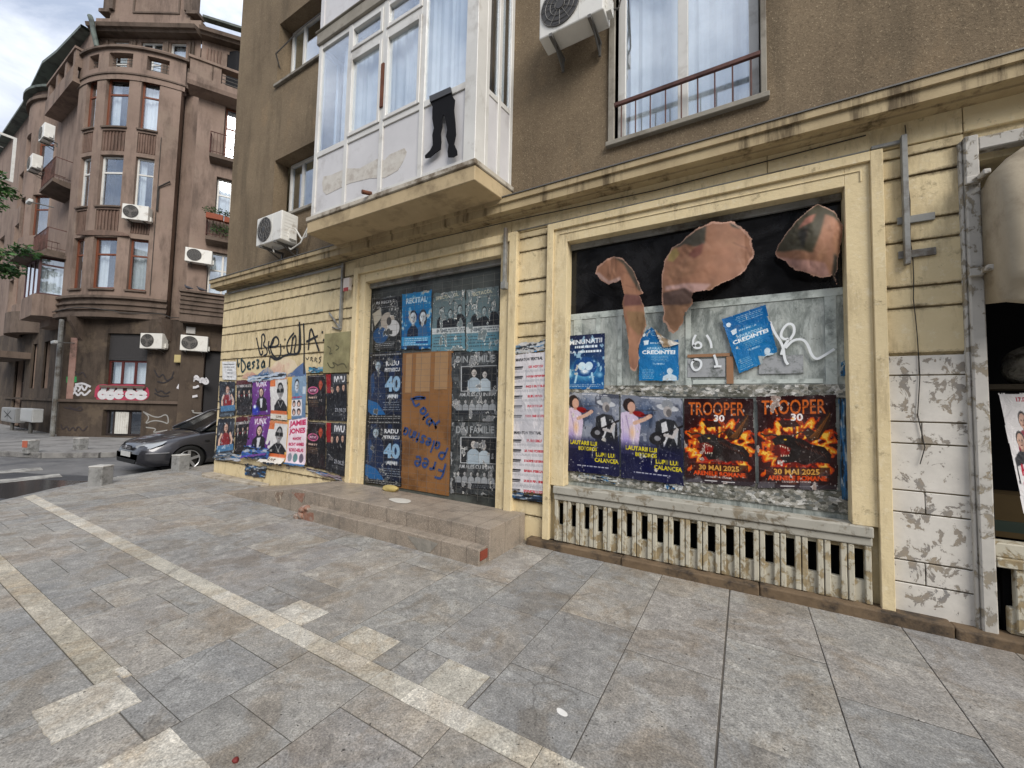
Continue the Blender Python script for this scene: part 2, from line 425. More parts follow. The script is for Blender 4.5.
    def tears(s,amount=.05,c=(196,192,184),seed=3,cells=7):
        n=vnoise(s.H,s.W,cells,seed,5); th=np.quantile(n,1-amount); th2=np.quantile(n,1-amount*.7)
        s.put(n>th,(232,230,224)); s.put(n>th2,c)
        # fine scuffs
        m=vnoise(s.H,s.W,40,seed+9,3); s.put(m>np.quantile(m,.985),(205,203,198),.8)
    def creases(s,n=3,seed=0,op=.25):
        rs=np.random.RandomState(seed)
        for i in range(n):
            x,y=rs.rand(),rs.rand()*s.asp; a=rs.rand()*3.14; L=.2+rs.rand()*.4
            s.line([(x,y),(x+math.cos(a)*L,y+math.sin(a)*L)],.006,(225,225,225),op)
    def blur(s,r):
        for ax in (0,1):
            for _ in range(2):
                k=np.zeros_like(s.a)
                for d in range(-r,r+1): k+=np.roll(s.a,d,ax)
                s.a=k/(2*r+1)
    def out(s):
        A=s.a.reshape(s.h,2,s.w,2,3).mean((1,3))/255.; al=s.al.reshape(s.h,2,s.w,2).mean((1,3))
        A=np.where(A<=.04045,A/12.92,((A+.055)/1.055)**2.4)
        g=A.mean(-1,keepdims=True); A=(A*1.06-g*.06).clip(0,1)*.86; A=A*np.clip(.72+.5*g,0,1.1)
        return A,al>.5
def sheet(name, cv, corner, mat=None, warp=None, parent=None, thick=0.0, backcol=None):
    """corner(u,v)->(x,y,z) with v 0 top..1 bottom; warp(U,V)->outward offset along -Y (arrays)"""
    A,al=cv.out(); h,w=al.shape
    u=np.linspace(0,1,w+1); v=np.linspace(0,1,h+1); UU,VV=np.meshgrid(u,v)
    X,Y,Z=corner(UU,VV)
    if warp is not None:
        o=warp(UU,VV)
        if isinstance(o,tuple): X=X+o[0]; Y=Y-o[1]; Z=Z+o[2]
        else: Y=Y-o
    co=np.stack([X,Y,Z],-1).reshape(-1,3)
    idx=np.arange((h+1)*(w+1)).reshape(h+1,w+1)
    q=np.stack([idx[:-1,:-1],idx[1:,:-1],idx[1:,1:],idx[:-1,1:]],-1)[al]
    used=np.unique(q); remap=np.zeros(co.shape[0],int); remap[used]=np.arange(len(used))
    co=co[used]; q=remap[q]
    me=bpy.data.meshes.new(name); nf=len(q)
    me.vertices.add(len(co)); me.vertices.foreach_set('co',co.ravel())
    me.loops.add(nf*4); me.loops.foreach_set('vertex_index',q.ravel().astype(np.int32))
    me.polygons.add(nf); me.polygons.foreach_set('loop_start',np.arange(0,nf*4,4,dtype=np.int32)); me.polygons.foreach_set('loop_total',np.full(nf,4,dtype=np.int32))
    me.update(calc_edges=True); me.validate()
    at_=me.color_attributes.new('Col','BYTE_COLOR','CORNER') if False else me.color_attributes.new('Col','FLOAT_COLOR','CORNER')
    cc=np.ones((nf,4,4),np.float32); cc[...,:3]=A[al][:,None,:]
    at_.data.foreach_set('color',cc.ravel())
    me.polygons.foreach_set('use_smooth',np.ones(nf,bool))
    me.materials.append(mat or M['paper'])
    o=bpy.data.objects.new(name,me); COL.objects.link(o)
    if parent: o.parent=parent; o.matrix_parent_inverse=Matrix.Translation(-Vector(parent.location))
    return o
def flat_corner(TL,TR,BR,BL,Y):   # each (X,z)
    def f(U,V):
        X=(TL[0]*(1-U)+TR[0]*U)*(1-V)+(BL[0]*(1-U)+BR[0]*U)*V
        Z=(TL[1]*(1-U)+TR[1]*U)*(1-V)+(BL[1]*(1-U)+BR[1]*U)*V
        return X,np.full_like(X,Y),Z
    return f
def wrinkle(seed,amp=.004,curl=0,cells=4,bottom=0):
    def f(U,V):
        h,w=U.shape; n=(vnoise(h,w,cells,seed,3)-.3)*amp
        n=n+curl*np.clip((U-.85)/.15,0,1)**2*.5+curl*np.clip((.12-U)/.12,0,1)**2*.5
        n=n+bottom*np.clip((V-.8)/.2,0,1)**2
        return np.maximum(n,0)
    return f

# ---- the designs
def d_violin(seed):
    c=Canvas(92,124,(92,98,108)); c.grad((128,134,148),(40,48,78),0,.85); c.ell(.5,.4,.9,.8,(150,156,170),soft=.8,op=.6)
    c.speckle((196,200,208),.25,5,seed,.5); c.speckle((40,44,58),.25,4,seed+1,.5)
    t=np.clip((c.V-.75)/.25,0,1)[...,None]; c.a=c.a*(1-t)+np.array((16,18,70))*t
    c.ell(.5,1.15,.5,.18,(34,60,170),soft=.9,op=.7); c.ell(.42,.3,.2,.3,(30,60,110),soft=.9,op=.6)
    c.speckle((30,50,150),.1,9,seed+2,.0)
    # woman in pale dress with a violin
    c.poly([(.02,.3),(.16,.26),(.3,.36),(.34,.5),(.3,.8),(.26,.95),(.0,.95),(.0,.4)],(214,198,220)); c.line([(.1,.34),(.16,.6),(.12,.9)],.02,(176,158,190)); c.line([(.22,.4),(.24,.6),(.2,.85)],.018,(240,228,240)); c.line([(.04,.4),(.06,.8)],.02,(190,172,206))
    c.speckle((0,0,0),0,3,1,0)
    c.ell(.1,.75,.12,.18,(176,160,214),soft=.9); c.ell(.2,.6,.07,.15,(236,196,160),soft=.9)
    c.ell(.15,.17,.1,.11,(44,30,30)); c.ell(.19,.2,.065,.085,(214,170,150)); c.rect(.16,.26,.22,.31,(204,160,140))
    c.ell(.31,.3,.1,.045,(156,34,34),rot=.15); c.line([(.35,.32),(.52,.3)],.02,(90,20,20)); c.line([(.28,.24),(.6,.22)],.008,(60,50,46))
    c.line([(.24,.45),(.4,.38),(.48,.33)],.06,(220,180,158)); c.ell(.49,.32,.035,.03,(220,180,158))
    # man in a hat with a guitar, black and white
    c.poly([(.58,.4),(.7,.34),(.86,.36),(.95,.5),(.97,.9),(.62,.95),(.56,.7)],(40,42,48))
    c.poly([(.66,.42),(.74,.38),(.78,.6),(.7,.8)],(214,214,216)); c.poly([(.86,.42),(.92,.5),(.9,.75),(.84,.6)],(190,192,196))
    c.ell(.76,.17,.17,.05,(200,202,206),rot=.12); c.ell(.76,.12,.09,.07,(150,154,160)); c.ell(.76,.23,.065,.085,(178,172,170)); c.ell(.78,.25,.04,.06,(112,108,108))
    c.speckle((220,222,228),0,3,1,0)
    c.line([(.5,.68),(.98,.44)],.035,(28,24,26)); c.ell(.6,.66,.13,.1,(30,28,34),rot=-.4); c.ell(.6,.66,.05,.04,(150,150,156))
    c.line([(.9,.5),(.84,.62),(.72,.6)],.05,(196,190,188))
    c.bars(.3,.8,.03,1,.03,(226,226,230),seed)
    t=np.clip((c.V-.72)/.16,0,1)[...,None]*.85; c.a=c.a*(1-t)+np.array((16,18,62))*t; c.text('LAUTARII LUI',.34,.85,.5,(232,214,56),.075,.04); c.text('BOTOROS',.42,.94,.34,(232,214,56),.07,.04)
    c.text('LUPII LUI',.74,1.02,.34,(232,214,56),.07,.04); c.text('CALANCEA',.76,1.11,.42,(232,214,56),.07,.04)
    c.line([(.5,1.08),(.52,.92),(.58,.88)],.008,(226,226,210))
    c.bars(.2,.8,1.22,1,.03,(230,230,236),seed+8,.014)
    c.tears(.006,seed=seed); c.creases(7,seed); c.rag(.014,seed); return c
def d_fire(seed):
    c=Canvas(118,150,(46,10,12)); A=c.asp
    c.ell(.5,.75,.52,.62,(120,26,12),soft=.7)
    n1=vnoise(c.H,c.W,6,5,5); n2=vnoise(c.H,c.W,9,8,5)
    # flames: ring of tongues round the beast
    ang=np.arctan2(c.V-.72,c.U-.5); rad=np.sqrt(((c.U-.5)/.43)**2+((c.V-.76)/.44)**2)
    tong=.13*np.sin(ang*11+n1*7)+.09*np.sin(ang*23+n2*9)+(n1-.5)*.5
    ring=(rad+tong)
    top=c.V>.30
    c.put((ring>.60)&(ring<1.06)&top,(180,50,16)); c.put((ring>.64)&(ring<1.02)&top,(226,92,22)); c.put((ring>.70)&(ring<.93)&top,(244,142,36)); c.put((ring>.76)&(ring<.86)&top,(250,200,90)); c.put((n2>.6)&(ring>.6)&(ring<1.)&top,(150,40,16),.8)
    lo=np.clip((c.V-.85)/.25,0,1)*(ring<.8); c.put((n2>.5)&(ring<.78)&(c.V>.82),(196,48,20),.9)
    # dark wing
    c.poly([(.6,.52),(.66,.44),(.74,.5),(.78,.36),(.86,.3),(.9,.2),(.93,.3),(.9,.42),(.84,.5),(.78,.6),(.66,.62)],(66,40,24))
    for k in range(6): c.line([(.66+.02*k,.58),(.74+.035*k,.5-.05*k)],.008,(150,92,44))
    c.poly([(.28,.34),(.5,.34),(.56,.42),(.34,.44)],(60,22,14))
    # beast: shoulders, neck, open jaw, horns
    c.poly([(.42,.6),(.56,.58),(.68,.66),(.84,.7),(.92,.8),(.9,.92),(.74,.9),(.6,.94),(.5,.9)],(38,20,18))
    c.poly([(.2,.6),(.3,.54),(.44,.54),(.56,.62),(.56,.8),(.48,.9),(.36,.92),(.3,.84),(.42,.8),(.44,.72),(.34,.66),(.24,.68)],(34,24,22))
    c.poly([(.3,.69),(.42,.72),(.42,.8),(.32,.83)],(150,26,16))
    for k in range(4): c.poly([(.3+.03*k,.675+.01*k),(.32+.03*k,.68+.01*k),(.31+.03*k,.71+.01*k)],(236,226,200)); c.poly([(.31+.03*k,.83),(.33+.03*k,.825),(.32+.03*k,.795)],(236,226,200))
    c.ell(.37,.6,.02,.01,(252,200,60))
    c.line([(.3,.56),(.2,.53),(.12,.55),(.06,.52)],.022,(52,40,34)); c.line([(.46,.56),(.56,.5),(.62,.5)],.018,(52,40,34))
    for k in range(9): c.line([(.5+.04*k,.62+.02*k),(.54+.04*k,.68+.02*k)],.006,(110,52,30))
    c.text('TROOPER',.47,.16,.8,(222,112,48),.2,.012); c.rect(.08,.15,.88,.156,(46,10,12),.7)
    c.text('30',.52,.3,.15,(244,236,232),.1,.03)
    c.rect(.12,.97,.9,1.2,(40,12,12),.72); c.text('30 MAI 2025',.5,1.03,.56,(226,170,84),.075,.03)
    c.text('ARENELE ROMANE',.5,1.115,.72,(236,88,40),.065,.045)
    c.text('CONCERT ANIVERSAR',.5,1.165,.36,(240,232,226),.024,.03)
    c.rect(0,1.2,1,2,(58,46,52)); c.speckle((92,88,96),.02,9,seed,.3); c.rect(.3,1.215,.48,1.228,(226,222,222)); c.rect(.54,1.22,.72,1.23,(226,222,222))
    n=vnoise(c.H,c.W,5,seed+3,4); c.put((n>.55)&(c.V>1.17),(104,100,106),.8)
    c.creases(9,seed,.3); c.tears(.012 if seed%2 else .03,(170,150,140),seed+2); c.rag(.012 if seed%2 else .022,seed); return c
def d_navy(seed):
    c=Canvas(70,104,(20,34,72)); c.grad((22,34,76),(26,110,180))
    c.ell(.5,.95,.42,.36,(120,196,232),soft=.6); c.ell(.5,.88,.3,.26,(24,80,150)); c.ell(.42,.86,.1,.11,(214,234,244)); c.ell(.6,.86,.1,.11,(206,228,240)); c.ell(.5,1.0,.16,.1,(230,240,246),soft=.7)
    c.line([(.25,1.3),(.3,1.05)],.05,(176,214,236)); c.line([(.72,1.3),(.68,1.05)],.05,(176,214,236)); c.ell(.12,1.1,.1,.1,(140,196,230),soft=.8); c.ell(.88,1.1,.1,.1,(140,196,230),soft=.8)
    c.speckle((190,226,244),.08,9,seed,.8)
    c.text('MINUNATII',.5,.2,.84,(236,242,248),.13,.03,-.03); c.bars(.2,.82,.31,1,.05,(226,236,246),seed,.06,1); c.text('LA',.18,.47,.14,(226,236,246),.07,.03); c.bars(.3,.9,.44,1,.05,(226,236,246),seed+5,.06,1)
    c.bars(.1,.9,1.36,2,.04,(210,226,240),seed); c.tears(.02,seed=seed); c.rag(.015,seed); return c
def d_credo(seed,torn=False):
    c=Canvas(74,104,(22,118,184)); c.grad((20,108,176),(34,132,196)); 
    c.ell(.52,.62,.42,.3,(96,170,216),soft=.9,op=.8); c.ell(.12,.2,.055,.055,(226,238,246)); c.poly([(.12,.36),(.26,.34),(.24,.46),(.14,.48)],(226,238,246))
    c.bars(.3,.9,.08,4,.045,(206,228,242),seed,op=.7); c.text('MINUNE LA',.5,.42,.4,(214,232,244),.045,.02)
    c.text('APARATORII',.5,.56,.6,(190,220,238),.07,.02); c.text('CREDINTEI',.5,.66,.82,(246,250,252),.1,.04)
    c.bars(.3,.75,.76,4,.04,(190,218,236),seed+3,op=.5); c.text('TURNEU',.5,.96,.3,(226,238,246),.045,.02)
    c.bars(.06,.4,1.1,6,.045,(206,228,242),seed+4,op=.7); c.poly([(.6,1.4),(.62,1.28),(.74,1.22),(.82,1.22),(.94,1.28),(.96,1.4)],(206,222,232)); c.ell(.78,1.15,.07,.08,(206,222,232))
    c.tears(.01,seed=seed); c.creases(5,seed); c.rag(.012,seed)
    if torn:
        n=vnoise(c.H,c.W,8,4,5)*.12
        c.put((c.V>.9+.5*c.U-.0)&(c.U>.55)&(c.V-n>1.13),(176,184,184)); c.cut((c.V-n>1.22)&(c.U>.62))
    return c
def d_bw(seed,kind=0):
    c=Canvas(70,94,(44,48,52)); c.speckle((120,128,132),.35,6,seed,.7); c.speckle((20,22,26),.3,5,seed+1,.7)
    if kind==0:
        c.rect(.06,.06,.94,.3,(28,30,34)); c.text('IN RECITAL',.5,.14,.7,(210,212,214),.07,.03); c.bars(.1,.9,.22,2,.04,(196,198,200),seed)
        c.ell(.55,.62,.24,.22,(186,176,164)); c.ell(.75,.8,.2,.2,(206,206,206)); c.ell(.6,.62,.08,.1,(70,66,64)); c.ell(.3,.95,.26,.2,(40,88,140)); c.bars(.1,.8,1.12,4,.04,(214,216,218),seed+1)
        c.poly([(.02,.4),(.3,.28),(.36,.5),(.1,.72)],(192,186,172))
    c.tears(.12,(70,74,76),seed,6); c.rect(0,0,.02,2,(206,206,204)); c.rect(.98,0,1,2,(206,206,204)); c.rect(0,0,1,.02,(206,206,204)); c.rag(.03,seed); return c
def d_couple(seed):
    c=Canvas(72,100,(30,120,186)); c.grad((44,140,200),(20,96,160)); c.speckle((150,200,226),.16,7,seed,.7)
    c.text('RECITAL',.5,.2,.7,(206,226,238),.14,.03); c.ell(.5,.6,.46,.1,(20,80,150),soft=.5)
    c.person(.4,.62,.3,(206,214,220),(26,40,66),(24,34,52),.7); c.person(.72,.62,.27,(214,222,228),(60,110,160),(60,66,78),.6,True)
    c.rect(.0,1.08,1,1.3,(66,154,208)); c.bars(.08,.9,1.12,4,.05,(220,236,244),seed+1,.02); c.rect(.5,1.2,.9,1.24,(20,70,140))
    c.tears(.04,seed=seed); c.rag(.012,seed); return c
def d_faded(seed):
    c=Canvas(72,100,(96,112,116)); c.grad((112,128,130),(120,150,160)); c.speckle((60,66,70),.3,7,seed,.8)
    c.text('SPECTACOL',.45,.12,.7,(206,200,176),.08,.03,-.06); c.bars(.3,.9,.2,1,.05,(200,196,180),seed)
    for x,y in ((.3,.46),(.56,.52),(.84,.44)): c.person(x,y,.17,(170,184,186),(36,40,46),(40,42,46),.9)
    c.rect(0,.84,1,.98,(206,212,212)); c.text('INIMI',.3,.91,.3,(120,130,136),.08,.04); c.bars(.4,.98,.87,2,.05,(110,120,126),seed,.03)
    c.rect(0,.99,1,1.4,(110,156,172)); c.bars(.06,.9,1.05,4,.07,(60,70,78),seed+2,.02); c.tears(.2,(132,146,148),seed,7); c.rag(.02,seed); return c
def d_forty(seed):
    c=Canvas(74,128,(16,24,44)); c.grad((18,24,40),(14,30,60)); c.speckle((30,60,110),.2,6,seed,.6)
    c.rect(0,.03,1,.1,(28,30,34)); c.bars(.05,.95,.05,1,.05,(190,192,196),seed,.03)
    c.poly([(.02,1.5),(.04,.7),(.12,.5),(.3,.44),(.44,.52),(.52,.8),(.54,1.5)],(30,50,88)); c.person(.27,.34,.22,(176,194,208),(26,44,80),(70,84,96),.9)
    c.poly([(.05,.6),(.14,.52),(.2,.9),(.12,1.2)],(44,80,130)); c.poly([(.0,1.2),(.3,1.3),(.55,1.6),(.3,1.7),(0,1.5)],(40,110,176))
    c.text('RADU',.7,.3,.38,(226,228,230),.12,.04); c.text('PETRESCU',.7,.46,.44,(226,228,230),.1,.04)
    c.text('40',.72,.82,.44,(150,186,216),.4,.05); c.ell(.72,1.12,.22,.06,(190,198,204),soft=.6); c.text('ANI',.72,1.14,.3,(214,218,222),.1,.03); c.bars(.45,.95,1.28,4,.06,(170,178,186),seed+1,.02)
    c.rect(0,1.6,1,2,(22,24,28)); c.bars(.05,.95,1.63,2,.05,(190,192,194),seed+2,.02); c.tears(.05,(96,100,104),seed); c.creases(8,seed,.5); c.rag(.02,seed,'lr'); return c
def d_family(seed):
    c=Canvas(92,130,(74,78,80)); c.speckle((130,134,136),.3,8,seed,.6); c.speckle((40,42,46),.3,7,seed+1,.6)
    c.text('DIN FAMILIE',.52,.14,.8,(176,180,182),.14,.02); c.rect(.22,.28,.98,.8,(196,198,200)); c.rect(.24,.3,.96,.78,(44,46,50))
    c.person(.5,.42,.15,(206,200,194),(176,190,200),(44,40,40),.95); c.person(.72,.46,.13,(206,202,198),(190,202,210),(50,46,46),.95); c.speckle((24,26,28),0,1,1,0)
    c.text('AM ALES CU INIMA',.56,.86,.74,(206,208,210),.075,.02)
    for k in range(6): c.person(.18+.14*k,1.0,.075,(190,190,190),(160+4*k,164+4*k,168+4*k),(50,50,50),.9)
    c.rect(.1,1.18,1,1.28,(40,44,50)); c.bars(.4,.95,1.21,2,.035,(180,184,190),seed+1,.012); c.tears(.12,(150,152,154),seed); c.creases(6,seed,.4); c.rag(.03,seed,'lrb'); return c
def d_marathon(seed):
    c=Canvas(60,170,(218,214,216)); rs=np.random.RandomState(seed)
    T=['OI! HOTZO','O PANZA DE PAIANJEN','NO I RITELE','BUBU MARE','NOITELE','TUDOR MARE DE COCI']; T2=['FURNIRU','SA TACI POVESTI','SI NOAPTE FURTUNA','BABA PISICA','SA BEM MAI BINE','DESPARTIRE IN DOI']
    for j,(y0,tt) in enumerate(((.1,T),(1.6,T2))):
        c.text('MARATON TEATRAL',.52,y0+.03,.72,(34,34,38),.055,.03)
        for i,t in enumerate(tt):
            y=y0+.17+i*.2; c.rect(.08,y,.36,y+.03,(40,40,46),.85); c.rect(.12,y+.04,.34,y+.06,(60,60,66),.7)
            c.text(t,.7,y+.02,.5 if len(t)>9 else .38,(206,56,66),.055,.04)
            c.bars(.08,.95,y+.09,2,.03,(150,150,156),seed+i+7*j,.012,.6)
    c.bars(.08,.95,2.68,2,.03,(160,160,166),seed); c.creases(8,seed,.5); n=vnoise(c.H,c.W,5,seed,4); c.put(n>.62,(190,190,196),.5); c.rag(.03,seed); return c
def d_redtop(seed):
    c=Canvas(44,66,(38,42,52)); c.speckle((70,76,90),.3,5,seed,.7)
    c.person(.52,.36,.3,(222,180,160),(150,40,44),(70,44,36),.8,True); c.line([(.3,.6),(.2,.8),(.22,1.1)],.1,(226,188,168)); c.line([(.76,.6),(.86,.85),(.8,1.1)],.1,(226,188,168))
    c.rect(.12,1.02,.95,1.26,(86,134,176)); c.speckle((210,224,236),.04,8,seed,.7); c.rect(0,1.3,1,1.6,(36,38,44)); c.bars(.08,.9,1.34,3,.05,(150,176,196),seed,.025); c.tears(.04,(170,176,180),seed); c.rag(.03,seed); return c
def d_trio(seed):
    c=Canvas(44,66,(24,18,22)); c.rect(0,0,1,.2,(96,20,28)); c.rect(0,.62,1,.72,(110,24,30)); c.text('SYMBOLIZE',.5,.27,.92,(214,208,206),.12,.03)
    for k in range(3):
        c.person(.2+.3*k,.52,.14,(216,186,170),(26,22,26),(40,30,28),.85); c.poly([(.17+.3*k,.63),(.23+.3*k,.63),(.2+.3*k,.85)],(230,226,224))
    c.bars(.1,.9,1.1,5,.06,(90,80,84),seed,.02); c.tears(.04,(120,112,112),seed); c.rag(.03,seed); return c
def d_purple(seed):
    c=Canvas(50,70,(126,62,146)); c.grad((132,70,156),(108,54,140)); c.ell(.5,.5,.3,.5,(170,110,186),soft=.8); c.poly([(.2,0),(.85,0),(.7,.3),(.3,.3)],(142,58,110),.6)
    c.person(.52,.5,.28,(228,196,180),(34,30,40),(38,26,28),1.05,True); c.text('VUNX',.52,.2,.6,(236,230,240),.2,.03); c.poly([(.44,.75),(.6,.75),(.54,1.1),(.46,1.1)],(222,222,228))
    c.ell(.2,1.2,.3,.25,(46,64,190),soft=.6); c.ell(.16,1.05,.1,.1,(226,240,250),soft=.6); c.speckle((206,224,246),.03,9,seed,.8); c.rag(.03,seed); return c
def d_glasses(seed):
    c=Canvas(54,70,(222,220,218)); c.rect(0,0,.3,.28,(232,134,84)); c.rect(0,0,1,.08,(232,150,104))
    c.person(.6,.42,.42,(170,168,168),(34,34,38),(28,28,32),.95); c.rect(.4,.36,.58,.47,(24,24,26)); c.rect(.62,.36,.8,.47,(24,24,26)); c.rect(.4,.39,.8,.41,(24,24,26)); c.line([(.48,.75),(.62,.92),(.72,.75)],.02,(190,190,190))
    c.rect(0,1.02,1,1.12,(226,120,76)); c.rect(0,1.12,1,1.4,(222,216,204)); c.text('LIVE',.5,1.2,.3,(90,60,40),.06,.03); c.tears(.01,seed=seed); c.rag(.015,seed); return c
def d_heads(seed):
    c=Canvas(56,66,(132,160,190)); c.grad((150,176,200),(110,140,176)); c.rect(0,0,.24,1.3,(236,186,96)); c.person(.5,.26,.3,(206,214,222),(96,150,190),(34,32,36),.55); c.text('AFTER PARTY',.5,.58,.56,(206,56,96),.05,.04)
    c.rect(.22,.64,.78,1.08,(226,222,224))
    for x,y in ((.36,.75),(.62,.75),(.36,.97),(.62,.97)): c.ell(x,y,.09,.09,(60,50,52)); c.ell(x,y+.02,.055,.06,(226,190,176))
    c.rect(.8,.3,.95,.5,(200,210,218)); c.rag(.02,seed); return c
def d_pink(seed):
    c=Canvas(60,84,(238,220,228)); c.rect(0,0,.08,1.4,(240,190,110)); c.text('JAMIE',.53,.16,.8,(216,46,104),.2,.05); c.text('JONES',.53,.39,.76,(216,46,104),.2,.05)
    c.text('MAHONY',.55,.6,.44,(206,50,96),.09,.05); c.text('RICHY AHMED',.53,.77,.74,(206,50,96),.1,.05); c.text('KOKO-ISLAS',.53,.94,.66,(206,50,96),.1,.05)
    for k in range(3): c.ell(.26+.26*k,1.17,.1,.13,((150,156,170),(110,150,150),(120,110,130))[k])
    c.rect(0,1.34,1,1.5,(70,120,170)); c.creases(3,seed,.4); c.rag(.015,seed); return c
def d_darkred(seed):
    c=Canvas(56,84,(26,18,22)); c.speckle((46,24,28),.3,5,seed,.6); c.bars(.1,.95,.05,1,.04,(176,170,172),seed,.02)
    c.person(.72,.34,.26,(206,90,60),(24,20,24),(150,40,30),.9); c.ell(.32,.52,.28,.13,(214,110,150)); c.ell(.32,.52,.23,.09,(96,40,70)); c.text('MIXTAPE',.32,.52,.36,(236,196,214),.08,.04)
    c.text('PARTY',.32,.76,.44,(226,196,180),.07,.04); c.bars(.06,.6,.86,4,.055,(170,140,110),seed+1,.02); c.tears(.02,(80,70,72),seed); c.rag(.02,seed); return c
def d_band(seed):
    c=Canvas(56,84,(34,34,40)); c.rect(0,0,.24,.62,(166,30,38)); c.rect(.3,0,1,.34,(70,72,78)); c.text('IWU',.64,.18,.5,(222,222,226),.2,.04)
    for k in range(3): c.person(.3+.26*k,.5-.03*k,.18,(216,176,156),(26,26,32),(40,28,26),1.0)
    c.rect(0,.86,1,1.6,(32,34,40)); c.speckle((56,58,66),.1,7,seed,.6); c.text('23.08.25',.68,1.14,.52,(176,178,186),.11,.02); c.bars(.3,.95,1.26,2,.05,(130,132,138),seed,.02); c.tears(.02,(90,90,94),seed); c.rag(.02,seed); return c
def d_notice(seed):
    c=Canvas(40,38,(226,226,226)); c.bars(.1,.92,.12,1,.1,(90,90,96),seed,.05); c.bars(.1,.9,.27,1,.1,(90,90,96),seed+1,.04); c.bars(.3,.75,.42,1,.1,(90,90,96),seed+2,.04); c.text('CENTRU',.55,.6,.4,(130,132,138),.08,.03); c.bars(.35,.7,.78,1,.1,(80,80,86),seed+3,.05); return c
def d_group(seed):
    c=Canvas(60,110,(222,218,216)); c.text('17.08',.55,.1,.3,(190,40,60),.07,.03); 
    c.person(.45,.42,.24,(214,172,150),(150,30,56),(40,30,28),1.0); c.person(.85,.5,.22,(206,160,140),(150,30,56),(36,26,26),1); c.person(.3,.72,.24,(214,172,150),(34,34,40),(44,34,30),1.0); c.person(.62,.74,.2,(216,180,160),(60,40,40),(50,30,26),1.0,True)
    c.poly([(.1,1.1),(.5,1.0),(1,1.05),(1,1.9),(.1,1.9)],(222,218,216)); c.text('HORA',.5,1.18,.66,(196,30,56),.17,.05,.12); c.text('MARIANA',.52,1.38,.72,(196,30,56),.1,.04,.06)
    c.bars(.2,.95,1.48,2,.04,(60,60,66),seed,.015)
    for x in (.3,.62):
        for y in (1.56,1.72): c.rect(x,y,x+.24,y+.12,(44,40,42)); c.ell(x+.12,y+.06,.05,.05,(214,172,150))
    c.rag(.015,seed); return c
def d_scrap(seed,base=(80,100,120),w=40,h=20):
    c=Canvas(w,h,base); c.speckle((190,196,200),.25,5,seed,.9); c.speckle((24,28,34),.25,6,seed+2,.9); c.speckle((40,110,170),.15,6,seed+4,.9); c.rag(.08,seed,'lrtb',6); return c
# ------------------------------------------------------------------ walls with holes along a plan path
def straight(P0,d):
    L=math.hypot(*d); d=(d[0]/L,d[1]/L); n=(d[1],-d[0])
    return lambda t,o: (P0[0]+d[0]*t+n[0]*o, P0[1]+d[1]*t+n[1]*o)     # o outward (towards the street)
def arc(P0,d,c,Rad):   # bow of radius Rad centred at t=c, crown lies on o=0; parameter t measured along the chord at o=0
    L=math.hypot(*d); d=(d[0]/L,d[1]/L); n=(d[1],-d[0])
    def f(t,o):
        a=(t-c)/Rad; s=c+(Rad+o)*math.sin(a); q=(Rad+o)*math.cos(a)-Rad
        return (P0[0]+d[0]*s+n[0]*q, P0[1]+d[1]*s+n[1]*q)
    return f
def wall_faces(mb,path,t0,t1,z0,z1,holes=(),o=0,depth=.25,step=1e9,mi=0):
    ts={t0,t1}; zs={z0,z1}
    for a,b,c,d in holes: ts|={a,b}; zs|={c,d}
    t=t0
    while t+step<t1: t+=step; ts.add(t)
    ts=sorted(x for x in ts if t0<=x<=t1); zs=sorted(x for x in zs if z0<=x<=z1)
    for a,b in zip(ts[:-1],ts[1:]):
        if b-a<1e-5: continue
        for c,d in zip(zs[:-1],zs[1:]):
            m=((a+b)/2,(c+d)/2)
            if any(h[0]<m[0]<h[1] and h[2]<m[1]<h[3] for h in holes): continue
            p=path(a,o); q=path(b,o); mb.face([(p[0],p[1],c),(q[0],q[1],c),(q[0],q[1],d),(p[0],p[1],d)],mi)
    for a,b,c,d in holes:
        for x in (a,b):
            p=path(x,o); q=path(x,o-depth); mb.face([(p[0],p[1],c),(q[0],q[1],c),(q[0],q[1],d),(p[0],p[1],d)],mi)
        sub=[a]+[t for t in ts if a<t<b]+[b]
        for x,y in zip(sub[:-1],sub[1:]):
            for z in (c,d):
                p=path(x,o);q=path(y,o);r=path(y,o-depth);s=path(x,o-depth)
                mb.face([(p[0],p[1],z),(q[0],q[1],z),(r[0],r[1],z),(s[0],s[1],z)],mi)
def band(mb,path,t0,t1,prof,step=.25,mi=0):   # sweep a closed (o,z) profile along a path
    n=max(1,int((t1-t0)/step)); N=len(mb.v); k=len(prof)
    for i in range(n+1):
        t=t0+(t1-t0)*i/n
        for o,z in prof:
            p=path(t,o); mb.v.append((p[0],p[1],z))
    for i in range(n):
        for j in range(k):
            a=N+i*k+j;b=N+i*k+(j+1)%k; mb.f.append((a,b,b+k,a+k)); mb.m.append(mi)
    mb.f.append(tuple(N+j for j in range(k))); mb.m.append(mi)
    mb.f.append(tuple(N+n*k+j for j in range(k))[::-1]); mb.m.append(mi)
def rect_prof(o0,o1,z0,z1): return [(o0,z0),(o1,z0),(o1,z1),(o0,z1)]
